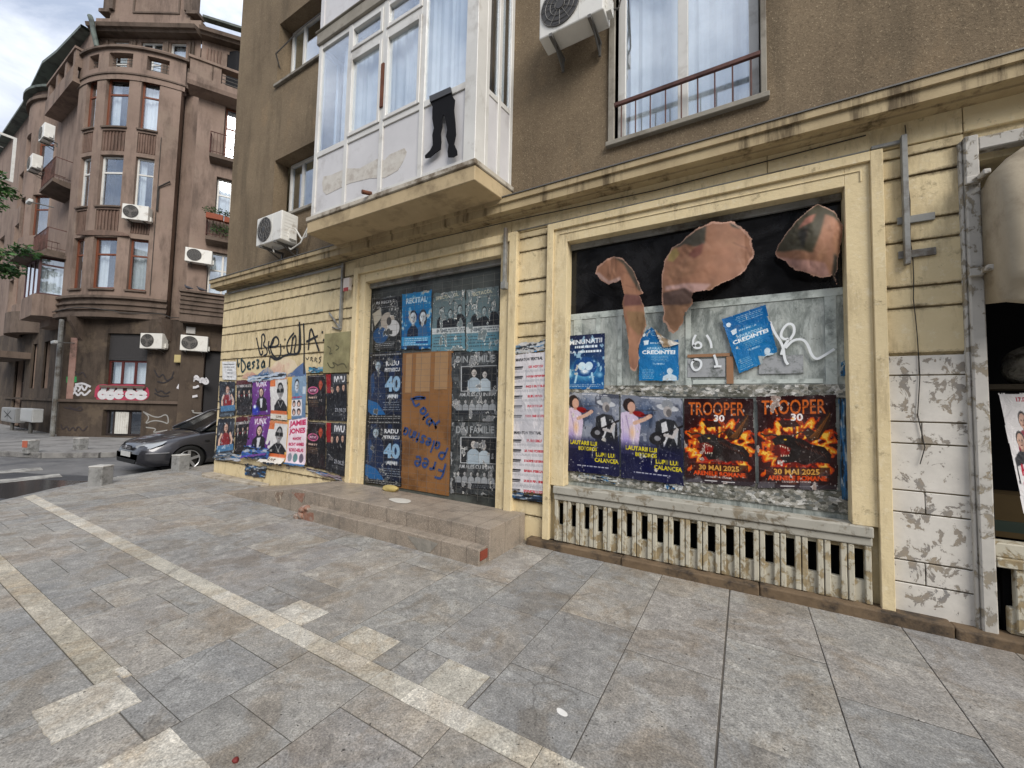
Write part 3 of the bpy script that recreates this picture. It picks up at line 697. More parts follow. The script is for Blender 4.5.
def pane_frame(parent,path,t0,t1,z0,z1,o,fmat,bars=(),transom=None,w=.06,curtain=None,glassm='glass',depth=.06,name='window',backing=True,label=None):
    """window part: frame; sub-parts pane and curtain"""
    p=path(t0,0);q=path(t1,0); d=(q[0]-p[0],q[1]-p[1]); L=math.hypot(*d); base=straight(p,d)
    fr=lambda a,b,c:(*base(a,-b),c)   # a along, b inward, c up
    mb=MB(); y0=-o; y1=-o+depth
    mb.box(0,w,y0,y1,z0,z1,fr=fr); mb.box(L-w,L,y0,y1,z0,z1,fr=fr); mb.box(w,L-w,y0,y1,z0,z0+w,fr=fr); mb.box(w,L-w,y0,y1,z1-w,z1,fr=fr)
    for b in bars: x=b*L; mb.box(x-w*.6,x+w*.6,y0+.004,y1,z0+w,z1-w,fr=fr)
    if transom:
        zz=z0+(z1-z0)*transom
        edges=[w]+[v for b in bars for v in (b*L-w*.6,b*L+w*.6)]+[L-w]
        for a,b in zip(edges[::2],edges[1::2]): mb.box(a,b,y0+.006,y1,zz-w*.5,zz+w*.5,fr=fr)
    win=mb.build(name,fmat,parent,bevel=.004 if L>.8 and depth>.05 else 0)
    if label: win['label']=label
    g=MB(); g.box(w*.5,L-w*.5,y0+depth*.45,y0+depth*.45+.006,z0+w*.5,z1-w*.5,fr=fr); g.build('pane',M[glassm],win)
    if curtain:
        c=MB(); n=int(L*40); yy=y0+.22; a0,a1=curtain if isinstance(curtain,tuple) else (0,1)
        rs=random.Random(int(z0*100+L*10)); ph=[rs.random()*.6 for _ in range(n+1)]
        P=[]
        for i in range(n+1):
            t=a0*L+(a1-a0)*L*i/n; P.append((t, yy+.03*(.3+ph[i]*1.3)*math.sin(i*1.05+ph[i]*2)+.03*math.sin(i*.27+z0)))
        for (a,b),(a2,b2) in zip(P[:-1],P[1:]): c.face([fr(a,b,z0),fr(a2,b2,z0),fr(a2,b2,z1),fr(a,b,z1)])
        c.build('curtain',M['curtain'],win,smooth=True)
    if backing:
        r=MB(); r.box(0,L,y0+.55,y0+.6,z0-.0,z1,fr=fr); r.build('room_backing',M['room'],win)
    return win

# ================================================================== CORNER BUILDING (near)
near=thing('corner_building','old corner building with grey pebbledash storeys over a yellow plastered shop storey','building',(-4,4.3,0))
Yw=4.30
front=straight((0,Yw),(1,0))      # t = X, o = towards the street
# holes of the ground storey (X0,X1,z0,z1)
door_hole=(-5.28,-2.66,.28,3.56); shop_hole=(-1.88,.865,.06,3.56); right_hole=(1.53,5.6,.0,3.55)
core=MB()
wall_faces(core,front,-9.85,9.,-.2,4.02,[door_hole,shop_hole,right_hole],o=-.03,depth=.55)
core.box(-9.85,-9.84,Yw+.03,12,-.2,12.0); core.box(8.99,9.,Yw+.03,12,-.2,12.)
core.box(-9.85,9.,12,12.1,-.2,12.); core.box(-9.85,9.,Yw+.3,12,12.,12.1)
core.build('wall_core',M['yellow_flat'],near)
# rusticated courses (blocks with open grooves)
zs=[]; z=.30
while z<3.7: zs+= [(z,z+.17),(z+.17,z+.537)]; z+=.537
zs=[(-.1,.30)]+zs
g=.007
def courses(mb,x0,x1,z0,z1,seed,split=True):
    rs=random.Random(seed)
    for a,b in zs:
        a2,b2=max(a,z0),min(b,z1)
        if b2-a2<.03: continue
        cuts=[x0]
        if split:
            x=x0+rs.uniform(.4,.9)
            while x<x1-.4:
                if rs.random()<.45: cuts.append(x)
                x+=rs.uniform(.6,1.2)
        cuts.append(x1)
        for p,q in zip(cuts[:-1],cuts[1:]):
            mb.box(p+(g*.4 if p!=x0 else 0),q-(g*.4 if q!=x1 else 0),Yw-.0,Yw+.03,a2+g,b2-g)
cb=MB()
courses(cb,-9.86,-5.53,-.1,3.93,3)
courses(cb,-2.56,-2.03,-.1,3.78,5,False)
courses(cb,.925,1.475,2.07,3.78,8,False)
cb.build('coursed_plaster',M['yellow'],near,bevel=.004)
pw=MB(); rj=random.Random(4)
for a_,b_ in zs:
    a2_,b2_=max(a_,-.05),min(b_,2.07)
    if b2_-a2_<.03: continue
    cut_=[.925,1.2+rj.uniform(-.02,.02),1.475] if b_-a_<.2 else [.925,1.475]
    for p_,q_ in zip(cut_[:-1],cut_[1:]):
        dy_=rj.uniform(-.003,.003); pw.box(p_+.003,q_-.003,Yw+dy_,Yw+.03,a2_+.005,b2_-.005)
pw.build('peeling_panel',M['peel_white'],near,bevel=.004)['label']='white painted wall panel flaking down to grey plaster'
fz=MB(); 
for a,b in ((-5.53,-2.56),(-2.56,.2),(.2,1.475),(1.475,5.),(5.,9.)): fz.box(a+.003,b-.003,Yw-.004,Yw+.03,3.785,4.0)
fz.build('frieze',M['yellow_flat'],near,bevel=.004)
# cornice
cn=MB()
prof=[(0,3.98),(.10,3.985),(.10,4.0),(.2,4.0),(.2,4.10),(.225,4.10),(.225,4.165),(.19,4.18),(0,4.31)]
band(cn,front,-10.05,9.,prof,1.)
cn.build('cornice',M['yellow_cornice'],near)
fl=MB(); band(fl,front,-10.05,9.,[(.236,4.166),(.236,4.178),(.19,4.196),(.0,4.325),(0,4.315),(.19,4.184),(.22,4.17)],1.); fl.build('flashing',M['bracket'],near)
# plinth ledge
pl=MB(); 
for i,(a,b) in enumerate(((-2.2,-1.1),(-1.1,.1),(.1,1.3),(1.3,2.6),(2.6,4.2),(4.2,9))):
    pl.box(a+.002,b-.002,Yw-.12-.008*(i%2),Yw+.05,-.15,.075+.006*(i%3))
pl.build('plinth_ledge',M['ledge'],near,bevel=.012,segs=2)
# upper storeys
up=MB()
w_right=(-1.24,.155,4.60,6.75); w_low=(-8.15,-6.72,5.2,6.42); w_high=(-8.25,-6.75,8.05,9.37)
wall_faces(up,front,-9.85,9.,4.0,12.,[w_right,w_low,w_high],o=0.0,depth=.28)
up.build('upper_wall',M['render'],near)
rv=MB()   # trim round the right window
x0,x1,z0,z1=w_right
for (a,b,c,d) in ((x0-.07,x0,z0-.03,z1+.1),(x1,x1+.05,z0-.03,z1+.1)): rv.box(a,b,Yw-.035,Yw+.2,c,d)
rv.box(x0-.09,x1+.07,Yw-.06,Yw+.2,z0-.075,z0-.02)
rv.box(w_low[0]-.03,w_low[1],Yw-.05,Yw+.2,w_low[2]-.06,w_low[2]-.002); rv.box(w_high[0]-.03,w_high[1],Yw-.05,Yw+.2,w_high[2]-.06,w_high[2]-.002)
rv.build('window_surround',M['reveal'],near,bevel=.006)
in_=straight((0,Yw),(1,0))
pane_frame(near,in_,x0+.005,x1-.005,z0+.0,z1,-.10,M['pvc'],bars=(.5,),w=.085,curtain=(0.0,1.0),depth=.07)
pane_frame(near,in_,-8.0,-6.72,5.2,6.4,-.24,M['pvc'],bars=(.33,),w=.06)
pane_frame(near,in_,-8.2,-6.75,8.05,9.35,-.24,M['pvc'],bars=(.3,),w=.06)
def handrail(name,x0,x1,y,ztop,zbot,n,parent,rmat='railing'):
    r=MB(); r.box(x0,x1,y-.018,y+.018,ztop-.018,ztop+.018)
    for i in range(n):
        x=x0+(x1-x0)*(i+.5)/n; r.tube([(x,y,zbot),(x,y,ztop-.018)],.007,6)
    return r.build(name,M[rmat],parent)
handrail('railing',x0-.0,x1+.0,Yw-.015,5.0,4.61,9,near)
hr=MB(); hr.tube([(-8.15,4.2,8.6),(-7.2,4.2,8.75),(-6.7,4.2,8.75)],.012,6); hr.tube([(-8.15,4.2,8.6),(-8.25,4.35,8.45)],.012,6); hr.build('window_bar',M['bracket'],near)

# ---- boxed balcony
XL,XR,YF=-5.74,-2.66,3.60
bal=MB(); bal.box(XL-.03,XR+.03,YF-.03,Yw,4.15,4.33)
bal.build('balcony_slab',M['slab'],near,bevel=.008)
be=MB(); be.box(XL-.045,XR+.045,YF-.05,Yw,4.331,4.40); be.build('slab_edge',M['slab_edge'],near,bevel=.01)
bb=MB()
# frame on the front
zt=7.17; zsill=5.38
ms=[-5.72,-5.01,-4.26,-3.53,-2.83]
W=.075
def vbar(x,za,zb,w=W,y=YF): bb.box(x-w/2,x+w/2,y,y+.06,za,zb)
for x in (-5.70,-4.99,-4.25,-3.52): vbar(x,4.40,zt)
bb.box(-2.83,XR,YF-.002,YF+.17,4.40,zt+.0)
for a,b in zip((-5.70,-4.99,-4.25,-3.52),(-4.99,-4.25,-3.52,-2.83)):
    a2=a+W/2; b2=b-(W/2 if b!=-2.83 else 0)
    bb.box(a2,b2,YF+.004,YF+.06,zsill-.04,zsill+.045); bb.box(a2,b2,YF+.004,YF+.06,zt-.08,zt); bb.box(a2,b2,YF+.004,YF+.06,4.40,4.47)
for a,b in ((-4.99,-4.25),(-4.25,-3.52)):
    bb.box(a+W/2,b-W/2,YF+.002,YF+.062,6.62,6.73)
    for (c,d) in ((zsill+.045,6.62),(6.73,zt-.08)):   # opening sashes stand proud
        bb.box(a+W/2,a+W/2+.05,YF-.014,YF+.05,c,d); bb.box(b-W/2-.05,b-W/2,YF-.014,YF+.05,c,d); bb.box(a+W/2+.05,b-W/2-.05,YF-.014,YF+.05,c,c+.05); bb.box(a+W/2+.05,b-W/2-.05,YF-.014,YF+.05,d-.05,d)
# side frame (right)
for y in (3.80,4.03,4.27): bb.box(XR-.06,XR,y-.03,y+.03,4.40,zt)
for a,b in ((3.77,3.80),(3.83,4.0),(4.06,4.24)):
    bb.box(XR-.056,XR-.004,a,b,zsill-.03,zsill+.04); bb.box(XR-.056,XR-.004,a,b,zt-.08,zt)
for y in (3.66,3.95,4.27): bb.box(XL+.0,XL+.06,y-.03,y+.03,4.40,zt)
for z in (4.43,zsill,zt-.04): bb.box(XL+.002,XL+.058,3.69,4.24,z-.035,z+.035)
bxf=bb.build('balcony_glazing',M['pvc'],near,bevel=.004)
bp=MB(); 
for a,b in zip((-5.70,-4.99,-4.25,-3.52),(-4.99,-4.25,-3.52,-2.83)): bp.box(a+W/2,b-(W/2 if b!=-2.83 else 0),YF+.02,YF+.04,4.47,zsill-.04)
bp.box(XR-.035,XR-.015,3.77,4.24,4.40,zsill-.03); bp.box(XL+.015,XL+.035,3.69,4.24,4.46,zsill-.04)
bp.build('balcony_panel',M['pvc_panel'],near)
gl=MB()
for a,b in zip((-5.70,-4.99,-4.25,-3.52),(-4.99,-4.25,-3.52,-2.83)): gl.box(a+W/2-.01,b-W/2+.04,YF+.028,YF+.034,zsill+.04,zt-.04)
gl.box(XR-.03,XR-.024,3.82,4.26,zsill+.03,zt-.04); gl.box(XL+.03,XL+.036,3.69,4.24,zsill+.03,zt-.04)
gl.build('pane',M['glass'],bxf)
cu=MB()
def wavy(mb,x0,x1,y,z0,z1,seed,amp=.02,dens=38):
    n=int((x1-x0)*dens); rs=random.Random(seed); prev=None
    for i in range(n+1):
        x=x0+(x1-x0)*i/n; yy=y+amp*(.4+.9*rs.random())*math.sin(i*1.05+rs.random()*1.6)+amp*1.3*math.sin(i*.23+seed)
        if prev: mb.face([(prev[0],prev[1],z0),(x,yy,z0),(x,yy,z1),(prev[0],prev[1],z1)])
        prev=(x,yy)
wavy(cu,-5.35,-2.86,YF+.16,4.6,7.05,3)
cu.build('curtain',M['curtain'],bxf,smooth=True)
cu=MB(); 
P=[(XR-.12,3.86+.02*math.sin(i*1.2)*0+.0,0) for i in range(2)]
prev=None
for i in range(14):
    y=4.05+i*.016; x=XR-.11+.015*math.sin(i*1.3)
    if prev: cu.face([(prev[0],prev[1],4.6),(x,y,4.6),(x,y,7.05),(prev[0],prev[1],7.05)])
    prev=(x,y)
cu.build('curtain',M['curtain'],bxf,smooth=True)
dk=MB(); dk.box(XR-.13,XR-.12,3.8,4.02,4.6,7.05); dk.build('dark_blind',M['curtain_dark'],bxf)
# storey above: slab and its own glazing
s2=MB(); s2.box(XL-.03,XR+.02,YF-.03,Yw,zt+.005,zt+.19); s2.box(XL-.05,XR+.04,YF-.05,Yw,zt+.192,zt+.22); s2.build('upper_balcony_slab',M['reveal'],near,bevel=.01)
u2=MB()
for x in (-5.70,-4.6,-3.5,-2.7): u2.box(x-.04,x+.04,YF,YF+.06,zt+.22,10.2)
for a,b in ((-5.66,-4.64),(-4.56,-3.54),(-3.46,-2.74)): u2.box(a,b,YF+.003,YF+.055,zt+.22,zt+.30); u2.box(a,b,YF+.02,YF+.03,zt+.30,8.3,); u2.box(a,b,YF+.003,YF+.055,8.3,8.38)
u2.box(XL,XL+.05,YF+.07,4.25,zt+.22,8.3)
u2.build('upper_balcony_front',M['pvc_panel'],near)
# rusty strip and pipe stub
rs_=MB(); rs_.box(-4.275,-4.222,YF-.022,YF-.001,5.62,6.24); rs_.build('rusty_mullion_cover',M['rust'],near)
st_=MB(); st_.tube([(-4.36,YF-.02,4.43),(-4.40,YF-.14,4.41)],.028,10); st_.build('drain_spout',M['rust'],near)

def ribbon(mb,pts,w,y):
    pts=[Vector((p[0],0,p[1])) for p in pts]
    # smooth
    for _ in range(2):
        q=[pts[0]]
        for a,b in zip(pts[:-1],pts[1:]): q+= [a*.75+b*.25,a*.25+b*.75]
        q.append(pts[-1]); pts=q
    n=len(mb.v); k=len(pts)
    for i,p in enumerate(pts):
        t=(pts[min(i+1,k-1)]-pts[max(i-1,0)]); t=t.normalized() if t.length>1e-6 else Vector((1,0,0)); s=Vector((-t.z,0,t.x))*w/2
        mb.v+= [(p.x+s.x,y,p.z+s.z),(p.x-s.x,y,p.z-s.z)]
    for i in range(k-1): a=n+2*i; mb.f.append((a,a+1,a+3,a+2)); mb.m.append(0)
# ---- door surround (recess)
def surround(name,x0,x1,z0,z1,t,mat,y0,y1,mb=None,step=.0):
    own=mb is None; mb=mb or MB()
    mb.box(x0-t,x0,y0,y1,z0,z1+t); mb.box(x1,x1+t,y0,y1,z0,z1+t); mb.box(x0,x1,y0,y1,z1,z1+t)
    return mb.build(name,mat,near,bevel=.006) if own else mb
m=MB(); surround('',-5.25,-2.69,.30,3.53,.14,None,Yw-.035,Yw+.10,m); surround('',-5.39-.0,-2.55,.30,3.67,.11,None,Yw-.07,Yw+.02,m)
m.build('door_surround',M['yellow_flat'],near,bevel=.006)
dr=MB(); k=4.42
xa,za=S(-5.2,.3,k); xb,zb=S(-2.7,3.5,k)
dr.box(xa-.1,xb+.1,k,k+.04,.25,zb+.1); dr.build('door_panel',M['grey_board'],near)
dl=MB(); dl.box(-5.25,-2.69,4.36,4.41,3.45,3.53); dl.build('roller_box',M['metal_grey'],near,bevel=.006)
# brown painted board
x0_,z0_=S(-4.39,.37,k-.01); x1_,z1_=S(-3.45,2.34,k-.01)
bo=MB(); bo.box(x0_,x1_,k-.014,k-.001,z0_,z1_); dbo=bo.build('door_board',M['board'],near); dbo['label']='orange brown boarding with blue lettering'
sp=MB()
for a,b in ((.08,.2),(.29,.58),(.67,.92)): sp.box(x0_+(x1_-x0_)*a,x0_+(x1_-x0_)*b,k-.018,k-.0145,z0_+(z1_-z0_)*(.70+.04*a),z1_-.02)
sp.build('paint_swatch',M['board_strip'],dbo)
def flat_text(mb,txt,cx,cz,width,hgt,y,rot=0,bold=.01,d=.003,shear=0):
    v,t=glyph_tris(txt,bold); ext=v.max(0)-v.min(0); kx=width/ext[0]; kz=hgt/ext[1]; cs,sn=math.cos(rot),math.sin(rot)
    n=len(mb.v)
    for (a,b) in v:
        a*=kx; b*=kz; a+=shear*b; mb.v.append((cx+a*cs-b*sn,y,cz+a*sn+b*cs))
    for q in t: mb.f.append(tuple(int(n+i) for i in q)); mb.m.append(0)
bt=MB()
HAND={'F':[[(0,0),(0,1),(.6,1)],[(0,.5),(.45,.5)]],'r':[[(0,0),(0,.6)],[(0,.4),(.2,.62),(.4,.55)]],'e':[[(0,.32),(.45,.32),(.42,.55),(.2,.65),(.0,.45),(.02,.1),(.25,0),(.45,.1)]],
'P':[[(0,0),(0,1),(.4,1),(.55,.78),(.4,.52),(0,.5)]],'a':[[(.42,.6),(.1,.62),(0,.3),(.15,0),(.4,.15),(.42,.6),(.45,0)]],'l':[[(0,1),(.02,.1),(.15,0)]],'s':[[(.4,.58),(.1,.62),(.05,.42),(.38,.25),(.35,.02),(0,.05)]],
't':[[(.15,.9),(.15,.1),(.3,0)],[(0,.62),(.35,.62)]],'i':[[(0,.6),(0,0)],[(0,.8),(.01,.86)]],'n':[[(0,.6),(0,0)],[(0,.45),(.2,.62),(.38,.5),(.4,0)]]}
def hand(mb,txt,px,py,k_h,rot,y,w,seed):
    r_=random.Random(seed); x0,z0=at(px,py,k); cs,sn=math.cos(rot),math.sin(rot); cur=0
    for ch in txt:
        dz=r_.uniform(-.06,.06); sc=r_.uniform(.9,1.12); wd=max(p[0] for s_ in HAND[ch] for p in s_)
        for s_ in HAND[ch]:
            q=[]
            for a,b in s_:
                a=(cur+a*sc+.12*b)*k_h; b=(b*sc+dz)*k_h; q.append((x0+a*cs-b*sn,z0+a*sn+b*cs))
            ribbon(mb,q,w,y)
        cur+=wd*sc+.22
cd5=lambda x,y:(360+x/4.953,345+y/4.953)
hand(bt,'Free',*cd5(428,590),.21,R(172),k-.02,.034,1)
hand(bt,'Palestina',*cd5(440,505),.17,R(163),k-.0205,.032,2)
_c=lambda x,y: at(360+x/4.953,345+y/4.953,k)
for q_ in ([(400,375),(375,395),(385,420),(372,385),(355,370)],[(352,395),(330,385),(345,360),(365,375),(345,400)],[(325,355),(310,375),(330,350),(345,340)],[(320,310),(300,325),(315,345),(335,325),(318,308)],[(300,290),(280,305),(270,290),(265,268),(290,255),(325,262)],[(255,268),(330,262)]): ribbon(bt,[_c(*p_) for p_ in q_],.035,k-.02)
bt.build('blue_lettering',M['blue_paint'],dbo)
# wire mesh over the doorway
wm=MB()
for i in range(34):
    z=.42+i*.088; wm.box(-5.22,-2.72,4.325,4.3275,z,z+.0025)
for i in range(14):
    x=-5.1+i*.175; wm.box(x,x+.0025,4.3285,4.331,.36,3.34)
wm.build('wire_mesh',M['bracket'],near)

# ---- big shop window
m=MB(); surround('',-1.78,.75,.70,3.53,.165,None,Yw-.035,Yw+.12,m); surround('',-1.945,.915,.08,3.695,.08,None,Yw-.062,Yw+.0,m); surround('',-1.88,.85,3.54,3.63,.012,None,Yw-.043,Yw-.036,m)
m.build('shop_surround',M['yellow_flat'],near,bevel=.006)
Yg=4.42
hd=MB(); hd.box(-1.78,.75,4.37,4.41,3.465,3.53); hd.build('shop_head_rail',M['metal_grey'],near,bevel=.006)
zb_=S(0,2.65,Yg)[1]; zl=S(0,.86,Yg)[1]
fg=MB(); fg.box(-1.85,.83,Yg,Yg+.02,zb_+.0,3.6); glassu=fg.build('dark_glass',M['film_glass'],near)
wg=MB(); wg.box(-1.85,.83,Yg,Yg+.02,.6,zb_-.001); washo=wg.build('whitewashed_glass',M['wash'],near)
wb=MB()
for x,w in ((-1.74,.1),(-1.47,.05),(-1.22,.05),(-.98,.06),(-.52,.05),(.62,.08)): wb.box(x,x+w,Yg-.006,Yg-.001,1.85,zb_-.05)
wb.box(-1.83,.83,Yg-.0075,Yg-.001,zb_-.049,zb_+.02)
wb.box(-.45,.6,Yg-.006,Yg-.001,1.86,1.9)
wb.build('bars_behind_glass',M['wash_light'],washo)
bx=MB(); bx.box(-.5,-.16,Yg-.012,Yg-.002,1.93,2.11); bx.box(.12,.46,Yg-.012,Yg-.002,1.95,2.12); bx.build('grey_sticker',worn('grey_sticker_paper',rgb(150,152,154),rgb(170,172,174),rgb(110,114,112),sc=9,st=9),washo)
od=MB(); od.box(-.50,-.12,Yg-.018,Yg-.0125,2.13,2.16); od.box(-.15,-.09,Yg-.018,Yg-.0125,1.86,2.125); od.build('tape_strip',plain('brown_tape',rgb(150,112,82),.7),washo)
sc_=MB(); sc_.box(-1.82,.78,Yg-.016,Yg-.002,1.735,1.85); sc_.box(-1.82,.78,Yg-.012,Yg-.002,.75,.93); sc_.build('paper_scraps',M['scraps'],washo)
# sill and grille
si=MB()
si.box(-1.895,.878,Yw-.07,Yg,.615,.70); si.box(-1.89,.873,Yw-.05,Yg,.545,.612); 
si.build('shop_sill',M['peel_sill'],near,bevel=.01,segs=2)
gr=MB(); n=18; x0g,x1g=-1.885,.868; pit=(x1g-x0g)/n
for i in range(n+1):
    xc=x0g+i*pit
    for s_ in (-1,1):
        a=xc-.0445 if s_<0 else xc+.0035; b=a+.041
        a=max(a,x0g); b=min(b,x1g)
        if b>a: gr.box(a,b,Yw-.045+.004*(i%2),Yw+.02,.09,.544)
gb=MB(); gb.box(x0g,x1g,Yw-.018,Yw+.03,.08,.262); gb.box(x0g,x1g,Yw-.01,Yw+.02,.505,.544)
gr.build('grille_slats',M['peel_slat'],near,bevel=.006); gb.build('grille_base',M['peel_slat'],near,bevel=.005)
gd=MB(); gd.box(-1.93,.93,Yw+.1,Yw+.14,.05,.6); gd.build('grille_void',M['black'],near)
# ---- right-hand shop (runs out of frame)
rp=MB(); rp.box(1.458,1.535,Yw-.06,Yg,.02,3.72); rp.box(1.437,1.4575,Yw-.035,Yg-.1,.05,3.70); rp.box(1.536,5.7,Yw-.05,Yg,3.60,3.70)
rp.build('shop_post',M['peel_post'],near,bevel=.008)
rl=MB(); rl.box(1.54,5.5,Yw-.02,Yg+.0,.60,.70); rl.box(1.54,5.5,Yw-.05,Yg,.535,.60)
for i in range(22): 
    a=1.63+i*.152; rl.box(a,a+.045,Yw-.04,Yw+.02,.10,.535); rl.box(a+.048,a+.09,Yw-.044,Yw+.02,.10,.535)
rl.box(1.6,5.5,Yw-.02,Yw+.03,.08,.26)
rl.build('shop_grille',M['peel_slat'],near,bevel=.006)
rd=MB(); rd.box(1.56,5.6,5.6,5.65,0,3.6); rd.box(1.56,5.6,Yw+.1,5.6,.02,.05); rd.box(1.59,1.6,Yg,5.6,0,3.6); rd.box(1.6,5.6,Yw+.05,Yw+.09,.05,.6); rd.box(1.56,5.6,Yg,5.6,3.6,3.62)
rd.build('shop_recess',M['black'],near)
rg=MB(); rg.box(1.60,5.5,4.72,4.75,.7,.78); rg.box(1.60,1.66,4.72,4.75,.78,3.5); rg.build('inner_frame',plain('dark_green_frame',rgb(40,52,44),.5),near)
ro=MB(); ro.box(1.66,4.5,5.0,5.3,.6,.95); ro.build('window_bed',plain('ochre_cloth',rgb(74,58,28),.8),near)
# brackets under the awning side
br=MB()
for z in (3.36,2.66): 
    br.box(1.445,1.53,Yw-.10,Yw-.062,z-.03,z+.03); br.box(1.50,1.54,Yw-.2,Yw-.10,z-.02,z+.02)
br.build('awning_bracket',M['peel_post'],near,bevel=.006)
# pipes / conduits
cd=MB()
cd.box(.93,1.14,Yw-.03,Yw-.006,3.80,3.83); cd.box(1.11,1.145,Yw-.06,Yw-.01,2.79,3.85); 
for z in (3.16,2.88): cd.box(1.08,1.30,Yw-.02,Yw-.002,z-.03,z+.03)
cd.box(-2.60,-2.565,Yw-.13,Yw-.075,3.14,3.83); cd.box(-2.62,-2.55,Yw-.14,Yw-.07,3.05,3.14)
cd.box(-9.65,-5.85,Yw-.035,Yw-.002,3.87,3.905); cd.box(-5.85,-5.81,Yw-.05,Yw-.002,2.82,3.93); cd.tube([(-6.15,Yw-.02,3.12),(-5.82,Yw-.02,2.80)],.018,6); cd.tube([(-6.05,Yw-.02,2.86),(-5.82,Yw-.02,2.80)],.014,6)
cd.box(-2.5,.92,Yw-.018,Yw-.006,3.80,3.812)
cd.build('conduit',M['metal_grey'],near,bevel=.003)
cw=MB(); pts=[(1.155,Yw-.012,z) for z in np.linspace(3.95,2.2,12)]; pts=[(1.145+.006*math.sin(i*1.9)+.03*(i/12),p[1],p[2]) for i,p in enumerate(pts)]+[(1.185,Yw-.012,1.9),(1.165,Yw-.012,1.6),(1.20,Yw-.012,1.35),(1.17,Yw-.012,1.22)]
cw.tube(pts,.0035,5); 
cw.tube([(-9.6,Yw-.02,3.95),(-7.9,Yw-.03,3.90),(-6,Yw-.02,3.95),(-4.,Yw-.1,3.93),(-2.5,Yw-.06,3.93),(-.8,Yw-.02,3.9),(.9,Yw-.02,3.94)],.006,5)
cw.build('loose_cable',M['cable'],near)
ab=MB(); ab.box(-5.68,-5.53,Yw-.12,Yw-.072,3.42,3.62); ab.build('alarm_box',plain('alarm_plastic',rgb(196,186,176),.5),near)
a2=MB(); a2.box(-5.66,-5.55,Yw-.128,Yw-.121,3.40,3.46); a2.build('alarm_light',plain('red_plastic',rgb(150,40,34),.4),near)
# painted-over metal hatch with scribbles
hx=[at(325.5,334.2,4.26),at(350,332.8,4.26),at(350,372.5,4.26),at(325.5,372.5,4.26)]
hb=MB(); hb.box(-6.24,-5.56,Yw-.03,Yw-.002,2.08,2.76); hatch=hb.build('wall_hatch',worn('olive_hatch_paint',rgb(140,134,96),rgb(158,150,110),rgb(120,112,80),sc=3,bump=.05,rough=.5),near,bevel=.005)

# ---- graffiti ribbons
_ry=[0]
def strokes(name,mat,lst,w,y,conv,parent,label=None):
    mb=MB()
    for i,s_ in enumerate(lst): ribbon(mb,[conv(*p) for p in s_],w,y-.0004*i)
    o=mb.build(name,mat,parent)
    if label: o['label']=label
    return o
c6=lambda x,y: at(210+x/7.314,300+y/7.314,4.296)
strokes('graffiti_tag',M['black_paint'],[
 [(340,275),(352,340),(368,405),(385,395),(383,370)],
 [(375,360),(380,290),(375,260),(395,245),(405,290),(385,330),(415,350),(420,395),(390,410)],
 [(430,300),(425,350),(440,395)],[(430,345),(460,320),(470,280)],
 [(430,345),(500,340),(505,290),(480,262),(450,300),(440,370),(480,430),(510,420),(520,380),(515,320)],
 [(545,285),(552,292)],[(538,345),(545,352)],
 [(615,240),(580,280),(560,330),(570,390),(590,400),(600,330),(605,270)],
 [(600,300),(625,250),(632,300),(612,395),(650,390),(655,300),(655,160)],
 [(655,160),(665,280),(660,400),(560,395),(490,445),(440,410)],
 [(685,170),(690,280),(690,400)],
 [(720,365),(735,180),(770,290),(800,375)],[(705,305),(790,262)],[(818,235),(828,237)],[(828,290),(836,295)],[(690,400),(690,540)],[(440,420),(435,490)]],.04,4.296,c6,near,'black spray tag on yellow plaster')
strokes('graffiti_tag',plain('teal_black_paint',rgb(40,62,66),.6),[
 [(200,430),(205,500),(215,460)],[(225,430),(255,460),(262,500),(230,540),(228,440)],
 [(268,490),(295,480),(290,450),(272,470),(275,505),(300,505)],[(330,450),(305,460),(325,480),(308,500)],[(340,440),(360,440),(345,470),(362,495),(340,498)],[(395,440),(375,470),(380,495),(398,485),(396,435),(402,495)]],.045,4.2955,c6,near,'dark teal scrawl at the left of the yellow wall')
strokes('graffiti_tag',M['black_paint'],[[(700,420),(712,440),(725,415)],[(735,445),(738,415),(752,425),(740,432),(755,450)],[(765,450),(768,418),(782,430),(770,438),(785,455)],[(815,415),(795,425),(815,440),(795,462)]],.016,4.295,c6,near,'small scribble beside the hatch')
mu=MB()
def blob(mb,P,y,conv=c6):
    n=len(mb.v); mb.v+=[(conv(*p)[0],y,conv(*p)[1]) for p in P]; mb.f.append(tuple(range(n,n+len(P)))); mb.m.append(0)
blob(mu,[(350,545),(390,510),(430,485),(455,510),(480,560),(350,560)],4.296); blob(mu,[(550,545),(600,530),(640,490),(690,450),(705,560),(550,560)],4.296)
mu.build('mural_patch',worn('faded_blue_mural',rgb(72,98,142),rgb(110,130,164),rgb(198,180,150),sc=4,st=3),near)
mu=MB(); blob(mu,[(440,500),(500,430),(560,415),(620,445),(640,490),(590,530),(540,560),(500,560)],4.2968); mu.build('mural_patch',worn('pale_mural',rgb(214,200,168),rgb(226,206,178),rgb(206,170,150),sc=3,st=2),near)
mu=MB(); blob(mu,[(520,550),(530,500),(540,470),(550,505),(555,550)],4.2945); blob(mu,[(235,560),(270,530),(310,525),(340,548),(330,570),(235,575)],4.2945); mu.build('mural_patch',worn('pink_mural',rgb(198,130,120),rgb(196,160,140),rgb(206,186,156),sc=5,st=3),near)
strokes('hatch_scribble',plain('dark_scribble',rgb(84,80,56),.6),[[(870,340),(900,360),(880,400),(905,390)],[(930,330),(960,350),(930,370)],[(870,460),(890,500),(930,490),(900,450),(950,480)],[(940,480),(990,460),(1010,500)]],.02,4.268,c6,hatch)
